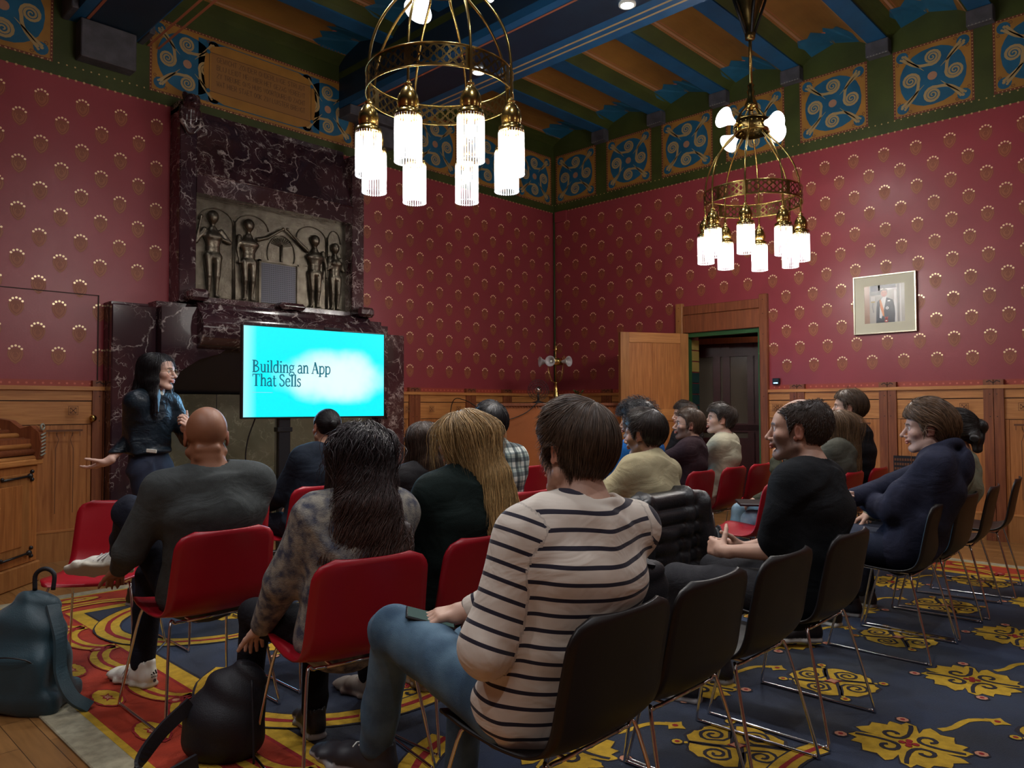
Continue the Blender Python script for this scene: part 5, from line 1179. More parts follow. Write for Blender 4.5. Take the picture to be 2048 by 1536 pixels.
# ================================================================== BAGS AND COATS
def cloth_obj(name, S, m, loc, yaw, label, cat, vox=0.008, parent=None, group=None):
    Vv, Q = S.mesh(vox); o = np_object(name, Vv, Q, m, parent)
    if parent is None: o.location = loc; o.rotation_euler = (0,0,yaw); tag(o, label, cat, group)
    return o
MT_wr = 1
MT['teal_bag'] = mat('teal_nylon',(0.012,0.050,0.070),0.55,vary=(6,0.35),bump=(220,0.15),sheen=0.2)
MT['black_bag'] = mat('black_nylon',(0.007,0.007,0.012),0.6,vary=(6,0.3),bump=(220,0.15))
MT['puffer'] = mat('puffer_black',(0.015,0.016,0.020),0.38,vary=(5,0.4),bump=(90,0.2))
bp = empty('backpack', (-7.74,-3.55,0.0), math.radians(-46), 'dark teal backpack slumped on the carpet corner at the left', 'backpack')
S = Solid(); S.loft([(0,0,0.09),(0,0,0.22),(0.015,0.02,0.34),(0.035,0.05,0.44)], [(0.205,0.12),(0.195,0.12),(0.150,0.095),(0.095,0.06)], (1,0,0)); S.box((0,-0.09,0.15),(0.15,0.05,0.11),r=0.04,k=0.03)
S.box((0,0,0.05),(0.20,0.13,0.05),r=0.04,k=0.03); S.fold = folds(0.016,20,3)
S.fn(lambda P: -P[...,2]+0.004,(-1,-1,-0.1),(1,1,0.03),0.0); Vv,Q = S.mesh(0.008); np_object('bag_body',Vv,Q,'teal_bag',bp)
m = MB(); m.tube(smoothpath([(0.00,0.05,0.50),(0.0,0.055,0.57),(0.04,0.06,0.595),(0.08,0.06,0.57),(0.08,0.055,0.50)],6),0.010,'black_bag',8); m.build('top_handle', bp)
def band(mb, ctrl, width, th, mt, side):
    pts = [Vector(p) for p in smoothpath(ctrl,8)]; sd = Vector(side).normalized(); vs = []; n = len(pts)
    for i,p in enumerate(pts):
        t = (pts[min(i+1,n-1)]-pts[max(i-1,0)]).normalized(); s_ = (sd - t*sd.dot(t)).normalized(); nn = t.cross(s_)
        for a,b in ((-1,-1),(1,-1),(1,1),(-1,1)): vs.append(p+s_*width/2*a+nn*th/2*b)
    fs = [(4*i+k,4*i+(k+1)%4,4*i+4+(k+1)%4,4*i+4+k) for i in range(n-1) for k in range(4)]+[(0,1,2,3),(4*n-4,4*n-1,4*n-2,4*n-3)]
    mb.add(vs,fs,mt,False)
m = MB(); band(m,[(-0.06,0.03,0.45),(-0.14,0.0,0.36),(-0.22,-0.02,0.22),(-0.29,-0.04,0.10),(-0.30,-0.03,0.03)],0.055,0.016,'teal_bag',(0.3,1,0.3)); m.build('strap', bp)
m = MB(); band(m,[(0.10,0.02,0.44),(0.17,-0.04,0.32),(0.20,-0.08,0.18),(0.26,-0.10,0.08),(0.33,-0.08,0.022)],0.055,0.016,'teal_bag',(0.2,1,0.4)); m.build('strap', bp)
m = MB(); m.tube(smoothpath([(-0.12,-0.13,0.19),(-0.10,-0.14,0.24),(0,-0.15,0.26),(0.10,-0.14,0.24),(0.12,-0.13,0.19)],6),0.003,'black',6); m.build('zip', bp)

b2 = empty('backpack', (-7.37,-4.70,0.012), math.radians(-46), 'black backpack lying on the carpet under the curly-haired woman\'s chair', 'backpack')
S = Solid(); S.loft([(0.0,0.0,0.07),(0,0.0,0.14),(0.04,0.02,0.23),(0.09,0.03,0.30)], [(0.16,0.11),(0.155,0.11),(0.125,0.085),(0.08,0.05)], (1,0,0)); S.fold = folds(0.014,22,5); S.fn(lambda P: -P[...,2]+0.003,(-1,-1,-0.1),(1,1,0.03),0.0)
Vv,Q = S.mesh(0.009); np_object('bag_body',Vv,Q,'black_bag',b2)
m = MB(); band(m,[(-0.10,-0.05,0.22),(-0.18,-0.14,0.14),(-0.22,-0.22,0.05),(-0.14,-0.26,0.03),(-0.04,-0.14,0.05)],0.05,0.014,'black_bag',(0.2,0.3,1)); m.build('strap', b2)
m = MB(); m.tube(smoothpath([(0.12,-0.04,0.30),(0.14,-0.08,0.15),(0.15,-0.10,0.02)],5),0.005,'black_bag',6); m.build('strap', b2)
b3 = empty('backpack', (-6.62,-6.02,0.455), 0, 'black backpack standing on the seat beside the striped-shirt man', 'backpack')
S = Solid(); S.loft([(0,0.03,0.09),(0,0.02,0.18),(0,-0.02,0.27),(0,-0.06,0.33)], [(0.18,0.10),(0.185,0.10),(0.17,0.085),(0.12,0.045)], (1,0,0)); S.box((-0.02,0.10,0.15),(0.12,0.035,0.10),r=0.03,k=0.03); S.fold = folds(0.005,20,8); S.fn(lambda P: -P[...,2]+0.004,(-1,-1,-0.1),(1,1,0.03),0.0)
Vv,Q = S.mesh(0.007); np_object('bag_body',Vv,Q,'black_bag',b3)
m = MB(); band(m,[(0.02,-0.08,0.36),(-0.09,-0.04,0.385),(-0.17,0.04,0.28),(-0.19,0.08,0.14)],0.05,0.013,'black_bag',(1,0.4,0)); m.build('strap', b3)
m = MB(); m.tube(smoothpath([(-0.168,0.05,0.12),(-0.172,0.02,0.24),(-0.15,-0.01,0.31),(-0.05,-0.03,0.365),(0.05,-0.03,0.365)],6),0.003,'chrome',6); m.build('zip', b3)
# puffer jacket over the cream half-zip man's chair
S = Solid()
for k in range(7):
    z = 0.84-k*0.075; S.box((0.02,-0.315-0.012*math.sin(k*1.3)+0.02*(0.84-z)*0,z),(0.27-0.01*k,0.045,0.045),r=0.04,k=0.012)
S.box((0.0,-0.26,0.845),(0.25,0.06,0.04),r=0.035,k=0.02); S.cap((0.24,-0.33,0.80),(0.33,-0.36,0.42),0.07,0.055,k=0.02); S.cap((-0.22,-0.30,0.80),(-0.27,-0.33,0.45),0.06,0.05,k=0.02); S.fold = folds(0.022,34,11)
cloth_obj('jacket', S, 'puffer', (-5.30,-5.05,0), 0, 'black puffer jacket hung over the chair of the man in the cream half-zip', 'jacket', 0.009)
S = Solid(); S.loft([(0,-0.30,0.40),(0,-0.31,0.60),(0,-0.29,0.78),(0,-0.26,0.86)], [(0.22,0.05),(0.24,0.06),(0.22,0.06),(0.14,0.05)], (1,0,0)); S.cap((-0.20,-0.30,0.80),(-0.26,-0.32,0.45),0.06,0.05); S.fold = folds(0.010,20,12)
cloth_obj('jacket', S, MT['black_bag'], (-2.27,-4.40,0.0), 0, 'dark coat hanging behind the man in the white sweater', 'jacket', 0.010)
S = Solid(); S.ell((0,0,0.10),(0.19,0.13,0.11)); S.ell((0.1,0.02,0.19),(0.09,0.08,0.06)); S.fold = folds(0.012,24,14)
cloth_obj('jacket', S, MT['black_bag'], (-4.72,-5.95,0.44), 0, 'bundled black jacket between the T-shirt man and the hooded man', 'jacket', 0.009)
# ================================================================== PEOPLE
def rotm(yaw=0, pitch=0, roll=0):
    """yaw + turns left, pitch + looks up, roll + tilts to own right (degrees); frame x right, y front, z up"""
    y, p, r = map(math.radians, (yaw, pitch, roll))
    Rz = np.array([[math.cos(y),-math.sin(y),0],[math.sin(y),math.cos(y),0],[0,0,1]]); Rx = np.array([[1,0,0],[0,math.cos(p),-math.sin(p)],[0,math.sin(p),math.cos(p)]]); Ry = np.array([[math.cos(r),0,math.sin(r)],[0,1,0],[-math.sin(r),0,math.cos(r)]])
    return Rz@Rx@Ry
def ik(a, t, l1, l2, pole):
    a, t, pole = map(lambda q: np.asarray(q, float), (a, t, pole)); d = t-a; L = min(np.linalg.norm(d), (l1+l2)*0.995); dn = nrm(d); t = a+dn*L
    x = (l1*l1-l2*l2+L*L)/(2*L); hgt = math.sqrt(max(0, l1*l1-x*x)); pv = nrm(pole-dn*(pole@dn)); return a+dn*x+pv*hgt, t
def skeleton(lean=12, side=0.0, stoop=10, neck=14, head=(0,0,0), broad=1.0, stand=False, p0=None, twist=0):
    J = {}
    p0 = np.array(p0 if p0 is not None else ((0,-0.025,0.528) if not stand else (0,0,0.93)), float); l = math.radians(lean); q = math.radians(stoop)
    def st(p, d, a, f=1.0): return p+np.array([side*d*2.0*f, -math.sin(a)*d, math.cos(a)*d])
    p1 = st(p0,0.17,l+q*0.7,0.6); p2 = st(p1,0.17,l); p3 = st(p2,0.125,l-q); p4 = st(p3,0.055,l-q*1.6)
    n = math.radians(neck); hb = p4+np.array([side*0.1, math.sin(n-l*0.3)*0.10, math.cos(n)*0.102]); hc = hb+np.array([side*0.05,0.02,0.035])
    J.update(p0=p0,p1=p1,p2=p2,p3=p3,p4=p4,hc=hc,R=rotm(*head)); tw = math.radians(twist); X = np.array([math.cos(tw), math.sin(tw), -side*0.35])
    J['X'] = X
    for s, nm in ((-1,'L'),(1,'R')): J['sh'+nm] = p3+X*s*0.165*broad+np.array([0,0.01,-0.02])
    return J
SKIN_COLS = {}
def add_head(S, hc, R, s, o):
    T = lambda x,y,z: hc+R@(np.array([x,y,z])*s)
    rr = lambda *a: tuple(v*s for v in a)
    fat = o.get('fat', 1.0)
    S.ell(T(0,-0.014,0.034), rr(0.0765,0.096,0.088), R, k=0.01)
    S.ell(T(0,0.030,-0.020), rr(0.062*fat,0.062,0.078), R, k=0.02*s)
    S.ell(T(0,0.055,0.035), rr(0.058,0.038,0.045), R, k=0.02*s)
    for x in (-1,1):
        S.cap(T(x*0.055*fat,-0.002,-0.055), T(x*0.016,0.066,-0.097), 0.022*s*fat, 0.017*s, k=0.022*s)
        S.ell(T(x*0.040,0.060,-0.018), rr(0.024,0.026,0.022), R, k=0.018*s)
        S.cap(T(x*0.010,0.088,0.024), T(x*0.042,0.074,0.026), 0.0095*s, 0.008*s, k=0.012*s)
    S.ell(T(0,0.075,-0.093), rr(0.020,0.018,0.017), R, k=0.014*s)
    for x in (-1,1):
        S.ell(T(x*0.031,0.098,0.004), rr(0.018,0.020,0.0125), R, k=0.012*s, mode='-')
        S.ell(T(x*0.0305,0.0745,0.004), rr(0.0132,0.0132,0.0125), R, k=0.004*s)
        S.cap(T(x*0.018,0.086,0.0125), T(x*0.043,0.078,0.0115), 0.0036*s, 0.003*s, k=0.004*s)
    nl = o.get('nose', 1.0)
    S.cap(T(0,0.086,0.018), T(0,0.086+0.024*nl,-0.026), 0.0075*s, 0.0105*s, k=0.010*s); S.ell(T(0,0.087+0.025*nl,-0.029), rr(0.0105,0.010,0.009), R, k=0.006*s)
    for x in (-1,1): S.ell(T(x*0.012,0.094+0.004*nl,-0.034), rr(0.008,0.010,0.007), R, k=0.006*s)
    S.ell(T(0,0.086,-0.050), rr(0.024,0.016,0.013), R, k=0.010*s)
    S.ell(T(0,0.0985,-0.0545), rr(0.020,0.0075,0.0048), R, k=0.005*s); S.ell(T(0,0.0965,-0.0655), rr(0.018,0.0075,0.0055), R, k=0.005*s)
    if o.get('rolls'):
        for zz,yy,rr_ in ((-0.048,-0.070,0.016),(-0.078,-0.064,0.016)): S.cap(T(-0.032,yy,zz),T(0.032,yy,zz),rr_*s,k=0.022*s)
    S.cap(T(-0.022,0.096,-0.0600), T(0.022,0.096,-0.0600), 0.0014*s, k=0.002*s, mode='-')
    for x in (-1,1):
        Re = R@rotm(x*-16,0,0)
        S.ell(T(x*0.079,-0.006,-0.002), rr(0.0070,0.0165,0.0285), Re@rotm(0,-12,0), k=0.007*s)
        S.ell(T(x*0.0855,-0.001,0.001), rr(0.005,0.0100,0.019), Re@rotm(0,-12,0), k=0.004*s, mode='-')
        S.ell(T(x*0.077,0.006,-0.024), rr(0.006,0.008,0.010), R, k=0.005*s)
def head_cols(V, hc, R, s, o, base):
    q = (V-hc)@R/s; x, y, z = q[:,0], q[:,1], q[:,2]; C = np.tile(np.array(base, np.float32), (len(V),1))
    ax = np.abs(x)
    def mix(m, col, a=1.0): C[m] = C[m]*(1-a)+np.array(col)*a
    b = np.array(base)
    bl = np.exp(-((ax-0.042)/0.018)**2-((z+0.022)/0.020)**2)*(y>0.03)*0.40; C[:] = C*(1-bl[:,None])+(b*np.array((1.2,0.78,0.74)))*bl[:,None]
    sm_ = lambda e0,e1,v: (lambda t: t*t*(3-2*t))(np.clip((v-e0)/(e1-e0),0,1))
    if o.get('stubble'):
        st = o['stubble']; bz = -0.030-0.25*np.clip(0.055-ax,0,0.03)*0-0.012*np.cos(ax*60); w_ = sm_(0.010,-0.012,z-bz-0.004)*sm_(-0.012,0.012,y-0.004)*sm_(-0.135,-0.118,z); must = sm_(0.030,0.022,ax)*sm_(-0.052,-0.046,z)*sm_(-0.034,-0.040,z)*(y>0.06); side_ = sm_(0.050,0.060,ax)*sm_(0.02,-0.01,z)*sm_(-0.02,0.0,y)*sm_(0.045,0.025,y)
        w_ = np.maximum(np.maximum(w_*(1-0.9*sm_(0.024,0.016,ax)*sm_(-0.060,-0.052,z)), must), side_)*st; w_ = w_[:,None]; C[:] = C*(1-w_)+np.array(o.get('beard',(0.05,0.03,0.02)))*w_
    mix((y>0.088)&(ax<0.022)&(z>-0.071)&(z<-0.049), b*np.array((1.05,0.55,0.55)), 0.75)
    mix((y>0.066)&(ax>0.012)&(ax<0.048)&(np.abs(z-(0.0265-(ax-0.03)**2*8))<0.0042), o.get('brow',(0.05,0.03,0.02)), 0.85)
    ey = np.sqrt((ax-0.0305)**2+(z-0.004)**2); eb = np.sqrt((ax-0.0305)**2+(y-0.0745)**2+(z-0.004)**2)
    mix((eb<0.0155)&(y>0.079)&(ey<0.0105), (0.62,0.60,0.60), 1); mix((eb<0.0155)&(y>0.083)&(ey<0.0052), (0.03,0.025,0.03), 1)
    mix((ax>0.072)&(np.abs(z)<0.035)&(np.abs(y+0.005)<0.03), b*np.array((1.2,0.7,0.65)), 0.45)
    return C
def hand(S, w, d, n, sgn, s=1.0, curl=(25,30,20), spread=0.10, thumb=35, k=0.006):
    """w wrist, d pointing direction, n palm normal, sgn +1 when the thumb is on the d x n side"""
    w = np.asarray(w, float); d = nrm(d); n = nrm(np.asarray(n, float)-d*(np.asarray(n, float)@d)); t = np.cross(d, n)*sgn
    Pt = lambda a,b,c: w+(d*a+t*b+n*c)*s
    S.cap(Pt(-0.03,0,0), Pt(0.025,0.0,0), 0.025*s, 0.026*s, k=0.015)
    for b in (0.026,0.009,-0.009,-0.025): S.cap(Pt(0.015,b*0.7,0), Pt(0.088-abs(b-0.005)*0.25,b,0), 0.0155*s, 0.0120*s, k=0.012)
    S.ell(Pt(0.035,0.022,0.012), (0.020*s,0.020*s,0.014*s), k=0.012); S.ell(Pt(0.04,-0.020,0.010), (0.018*s,0.018*s,0.012*s), k=0.012)
    for i,(b,L) in enumerate(((0.027,0.074),(0.0095,0.083),(-0.0085,0.077),(-0.0255,0.061))):
        p = Pt(0.088-abs(b-0.005)*0.25,b,0); a = 0; dd = d; bas = nrm(d+t*spread*(1.5-i)/1.5)
        for j,(f,r0,r1) in enumerate(((0.46,0.0098,0.0088),(0.30,0.0088,0.0078),(0.24,0.0078,0.0066))):
            a += math.radians(curl[j]*(1+0.12*i)); dd = bas*math.cos(a)+n*math.sin(a); q = p+dd*L*f*s; S.cap(p,q,r0*s,r1*s,k=0.004); p = q
    th = math.radians(thumb); p = Pt(0.022,0.026,0.008); d1 = nrm(d*math.cos(th)+t*math.sin(th)*1.0+n*0.35); q = p+d1*0.045*s; S.cap(p,q,0.0135*s,0.0110*s,k=0.010)
    d2 = nrm(d1+d*0.35+n*0.25); q2 = q+d2*0.032*s; S.cap(q,q2,0.0105*s,0.0092*s,k=0.004); q3 = q2+nrm(d2+d*0.3+n*0.1)*0.024*s; S.cap(q2,q3,0.0090*s,0.0075*s,k=0.004)

def strands_mesh(base, root_pts, dirs_fn, length, steps, rad, off, wave=(0,0), seed=0, lift=0.0, grav=0.0, stick=1.0, rnd=0.25, front=1.0):
    rg = np.random.RandomState(seed); N = len(root_pts); P = root_pts.astype(np.float32).copy(); Ls = (length*(0.65+0.5*rg.rand(N))).astype(np.float32); st = Ls/steps
    st = st*np.where(root_pts[:,1] > 0.025, front, 1.0).astype(np.float32)
    path = [P.copy()]; ph = rg.rand(N)*6.28; fr = wave[1]*(0.7+0.6*rg.rand(N)); jit = rg.normal(size=(N,3))*rnd
    offs = off*(0.5+rg.rand(N)); D = None
    for i in range(steps):
        d = dirs_fn(P)+jit*(0.35+0.65*i/steps); d = d/np.maximum(1e-6,np.linalg.norm(d,axis=1))[:,None]
        D = d if D is None else D*0.45+d*0.55; D = D/np.maximum(1e-6,np.linalg.norm(D,axis=1))[:,None]
        P = P+D*st[:,None]
        e = 0.003; f0 = base.eval(P); g = np.stack([base.eval(P+np.array(v,np.float32)*e)-f0 for v in ((1,0,0),(0,1,0),(0,0,1))],-1)/e; gl = np.linalg.norm(g,axis=1); ok = (gl > 0.3)&(f0 < 0.5); gn = g/np.maximum(gl,1e-3)[:,None]
        tgt = offs+lift*(i+1)/steps; mv = np.where(ok, (tgt-f0)*stick, 0); mv = np.clip(mv,-0.02,0.02); mv = np.where((f0 > tgt)&(stick < 1), mv*0.5, mv)
        P = (P+gn*mv[:,None]).astype(np.float32)
        Wv = P.copy()
        if wave[0]: 
            side = np.cross(D, gn); a = ph+fr*(i+1)*st; Wv = Wv+side*(np.sin(a)*wave[0])[:,None]+gn*(np.cos(a)*wave[0]*0.5+wave[0]*0.4)[:,None]
        path.append(Wv)
    A = np.stack(path,1); K = steps+1
    T = np.gradient(A, axis=1); T = T/np.maximum(1e-6,np.linalg.norm(T,axis=2))[...,None]; ref = rg.normal(size=(N,1,3)); U = np.cross(T, np.broadcast_to(ref,T.shape)); U = U/np.maximum(1e-6,np.linalg.norm(U,axis=2))[...,None]; W_ = np.cross(T,U)
    tp = np.interp(np.linspace(0,1,K),[0,0.15,0.7,1],[0.6,1.0,0.9,0.15]); rr = rad*(0.6+0.8*rg.rand(N))[:,None]*tp[None]
    V = np.stack([A+(U*math.cos(a)+W_*math.sin(a))*rr[...,None] for a in (0,2.094,4.189)],2).reshape(-1,3)
    i = np.arange(N)[:,None,None]*K*3; j = np.arange(K-1)[None,:,None]*3; c = np.arange(3)[None,None,:]; c2 = (c+1)%3
    Q = np.stack(np.broadcast_arrays(i+j+c,i+j+c2,i+j+3+c2,i+j+3+c),-1).reshape(-1,4)
    tone = np.repeat(0.45+1.2*rg.rand(N)**1.5,K*3); return V, Q, tone

def hairline(front=0.062, temple=0.03, side=-0.012, nape=-0.075):
    return lambda P: np.interp(P[...,1],[-0.13,-0.06,-0.035,-0.015,0.010,0.028,0.045,0.075,0.11],[nape,nape,nape*0.8,0.030,0.034,side,temple,front,front+0.01]).astype(np.float32)-P[...,2]
def ear_gap(S):
    for x in (-1,1): S.ell((x*0.088,-0.008,-0.004),(0.022,0.026,0.036),k=0.006,mode='-')
def hair_solid(kind, o):
    S = Solid(); t = o.get('thick',0.014); c = (0,-0.016,0.037); big = (0.0765+t,0.096+t,0.088+t)
    S.ell(c, big, k=0.01) if not kind.startswith('long') else S.ell(c,(0.0765+t*0.8,0.096+t,0.088+t),k=0.01); lo, hi = (-0.3,-0.3,-0.3), (0.3,0.3,0.3); G = {}
    crown = np.array(o.get('crown',(0.0,-0.075,0.10)), np.float32); comb = np.array(o.get('comb',(0,0.0,0)), np.float32)
    def away(P):
        d = P-crown; bk = np.clip((-P[:,1]-0.01)/0.06,0,1)[:,None]; return d/np.maximum(1e-4,np.linalg.norm(d,axis=1))[:,None]+comb*(1-bk)+np.array([0,0,-1.2],np.float32)*bk*(1 if kind in ('slick','short') else 0.3)
    if kind in ('short','messy','slick','curly','balding'):
        if kind in ('short','messy','slick'): S.ell((0,0.010,0.062),(0.072+t*0.6,0.082+t*0.5,0.058+t*1.3),k=0.02)
        if kind == 'curly': S.ell((0,0.0,0.07),(0.095,0.105,0.075),k=0.03)
        S.fn(hairline(o.get('front',0.058),o.get('temple',0.030),o.get('side',-0.016),o.get('nape',-0.072)), lo, hi, 0.008)
        if kind == 'balding': S.ell((0,0.045,0.135),(0.060,0.115,0.072),k=0.01,mode='-')
        ear_gap(S)
        G = dict(short=dict(length=0.06,steps=6,off=0.0005,lift=0.0025,rnd=0.12,stick=0.95), messy=dict(length=0.055,steps=5,off=0.001,lift=0.006,rnd=0.25,stick=0.85), slick=dict(length=0.085,steps=7,off=0.001,lift=0.002,rnd=0.10,stick=0.9),
                 curly=dict(length=0.07,steps=9,off=0.004,lift=0.016,rnd=0.5,stick=0.6,wave=(0.008,190)), balding=dict(length=0.016,steps=3,off=0.0,lift=0.004,rnd=0.35,stick=0.7))[kind]
        G['dir'] = away
    if kind in ('long','longcurly','bob'):
        L = o.get('len',0.42); wd = o.get('wide',0.105); sh = o.get('shift',0.0); yb = o.get('back',-0.10)
        S.ell((0,-0.03,0.0),(0.076+t*0.8,0.085,0.10),k=0.02)
        n = 5; path = [(sh*i/n, -0.050+(yb+0.045)*min(1,i/2.0)-0.02*max(0,i-2)/3, 0.03-(L-0.03)*i/n) for i in range(n+1)]
        prof = [(0.070,0.070),(0.078,0.062),(wd*0.88,0.050),(wd*1.02,0.043),(wd*1.06,0.034),(wd*0.72,0.020)]
        S.loft(path, prof, (1,0,0), k=0.03)
        for x in o.get('locks',(-1,1)): S.loft([(x*0.068,-0.005,0.04),(x*0.078,0.0,-0.06),(x*0.088,0.02,-0.16),(x*0.092,0.025,-0.16-o.get('locklen',0.12))],[(0.016,0.040),(0.018,0.042),(0.022,0.036),(0.012,0.02)],(1,0,0),k=0.012)
        # face and throat stay clear
        S.ell((0,0.095,-0.02),(0.062,0.085,0.080),k=0.012,mode='-'); S.ell((0,0.09,-0.12),(0.055,0.09,0.10),k=0.012,mode='-')
        S.fn(lambda P: np.where(P[...,1] > 0.05, o.get('front',0.060)-P[...,2], -1).astype(np.float32), lo, hi, 0.006)
        if kind == 'longcurly': S.fold = folds(0.012,42,o.get('seed',1),(1,1,0.6))
        else: S.fold = folds(0.005,55,o.get('seed',1),(1,1,0.06))
        part = o.get('part',0.0)
        def down(P):
            up_ = np.clip((P[:,2]-0.03)/0.09,0,1)[:,None]; rad_ = P*np.array([1,1,0],np.float32)-np.array([part,-0.01,0],np.float32); rad_ = rad_/np.maximum(1e-3,np.linalg.norm(rad_,axis=1))[:,None]
            return rad_*up_*1.2+np.array([0,-0.25,0],np.float32)*up_+np.array([0,0,-1.0],np.float32)*(1.15-up_)
        G = dict(length=L*0.75,steps=14,off=0.002,lift=0.006,rnd=0.09,stick=0.85,wave=(0.004,28)) if kind != 'longcurly' else dict(length=L*0.8,steps=20,off=0.003,lift=0.007,rnd=0.12,stick=0.8,wave=(0.017,40))
        G['dir'] = down
    if kind == 'bun':
        S.fn(hairline(0.060,0.035,-0.01,-0.062), lo, hi, 0.008); ear_gap(S)
        b = o.get('bun',(0,-0.115,0.045)); br = o.get('bunr',0.032); S.ell(b,(br*1.15,br,br),k=0.012); bb = np.array(b,np.float32)
        G = dict(length=0.12,steps=9,off=0.001,lift=0.002,rnd=0.06,stick=0.95); G['dir'] = lambda P: (bb-P)/np.maximum(1e-3,np.linalg.norm(bb-P,axis=1))[:,None]
        if o.get('loose'): S.loft([(0,-0.09,0.03),(0,-0.115,-0.03),(0,-0.12,-0.10)],[(0.07,0.03),(0.075,0.03),(0.05,0.02)],(1,0,0),k=0.02); S.fold = folds(0.012,50,4)
    return S, G
def make_hair(root, kind, o, hc, R, s, q):
    if kind == 'none': return
    S, G = hair_solid(kind, o); V, Q = S.mesh(0.006 if q > 0.7 else 0.008)
    rg = np.random.RandomState(o.get('seed',1)); n = int(o.get('n', 3400 if kind.startswith('long') else 3400)*q)
    m = V[:,2] > (-0.08 if not kind.startswith('long') else -0.02); cand = V[m]
    if kind.startswith('long'): cand = np.concatenate([cand[cand[:,2] > 0.03], cand[cand[:,2] > 0.0]]+[V[V[:,2] < -0.05][::2]])
    if kind.startswith('long'): cand = cand[cand[:,1] < 0.035]
    pts = cand[rg.randint(0,len(cand),n)]
    dfn = G.pop('dir'); G = dict(G)
    if 'length' in o: G['length'] = o['length']
    if kind.startswith('long'): pass
    SV, SQ, tone = strands_mesh(S, pts, dfn, G.pop('length'), G.pop('steps'), o.get('rad',0.0008)*(1.4 if q < 0.6 else 1.0), G.pop('off'), G.pop('wave',(0,0)), o.get('seed',1), G.pop('lift'), 0, G.pop('stick'), G.pop('rnd'), 0.55 if kind in ('short','slick') else 1.0)
    if kind.startswith('long'):   # strand ends may not sink below the tips
        pass
    A = np.concatenate([V, SV]); QQ = np.concatenate([Q, SQ+len(V)]); W_ = hc+(A*s)@R.T
    base = np.array(o['col'], np.float32); tip = np.array(o.get('tip',o['col']), np.float32)
    tz = np.clip((0.02-A[:,2])/0.32,0,1)[:,None] if 'tip' in o else np.zeros((len(A),1))
    tn = np.concatenate([np.full(len(V),0.65), tone])[:,None]
    np_object('hair', W_, QQ, HAIRM, root, cols=(base*(1-tz)+tip*tz)*tn)
HAIRM = mat('hair', (0.05,0.03,0.02), 0.42, attr='Col'); SKINM = mat('skin', (0.5,0.3,0.2), 0.50, attr='Col', bump=(300,0.06)); 
nd_ = SKINM.node_tree.nodes['Principled BSDF']; nd_.inputs['Subsurface Weight'].default_value = 0.0
CLOTH = {}
def cloth(name, col, rough=0.85, vary=(30,0.18), bump=(420,0.35), sheen=0.0, wr=0.5):
    if name not in CLOTH:
        CLOTH[name] = m = mat('cloth_'+name, col, rough, vary=vary, bump=bump, sheen=sheen, spec=0.2); wrinkle(m, wr)
    return CLOTH[name]
def wrinkle(m, st=0.5, sc=6.0):
    N, L = nodes_of(m); p = N['Principled BSDF']; tc = N.new('ShaderNodeTexCoord'); mp = N.new('ShaderNodeMapping'); mp.inputs['Scale'].default_value = (1,1,1.6); mp.inputs['Rotation'].default_value = (0.5,0.4,0.3); L.new(tc.outputs['Object'],mp.inputs[0])
    n = N.new('ShaderNodeTexNoise'); n.inputs['Scale'].default_value = sc; n.inputs['Detail'].default_value = 2.5; n.inputs['Distortion'].default_value = 1.6; L.new(mp.outputs[0],n.inputs[0])
    b = N.new('ShaderNodeBump'); b.inputs['Strength'].default_value = st*0.7; b.inputs['Distance'].default_value = 0.03; L.new(n.outputs['Fac'],b.inputs['Height'])
    src = p.inputs['Normal'].links[0].from_node if p.inputs['Normal'].links else None
    if src: L.new(b.outputs[0], src.inputs['Normal'])
    else: L.new(b.outputs[0], p.inputs['Normal'])
def stripe_mat():
    m = mat('striped_jersey', (0.6,0.56,0.50), 0.85, sheen=0.1); N, L = nodes_of(m); p = N['Principled BSDF']; a = N.new('ShaderNodeAttribute'); a.attribute_name = 'su'
    f = N.new('ShaderNodeMath'); f.operation='DIVIDE'; L.new(a.outputs['Fac'],f.inputs[0]); f.inputs[1].default_value=0.0385
    fr = N.new('ShaderNodeMath'); fr.operation='FRACT'; L.new(f.outputs[0],fr.inputs[0]); g = N.new('ShaderNodeMath'); g.operation='LESS_THAN'; L.new(fr.outputs[0],g.inputs[0]); g.inputs[1].default_value=0.25
    mx = N.new('ShaderNodeMix'); mx.data_type='RGBA'; mx.inputs[6].default_value=(0.66,0.60,0.52,1); mx.inputs[7].default_value=(0.012,0.010,0.025,1); L.new(g.outputs[0],mx.inputs[0]); L.new(mx.outputs[2],p.inputs['Base Color']); wrinkle(m,0.4); return m
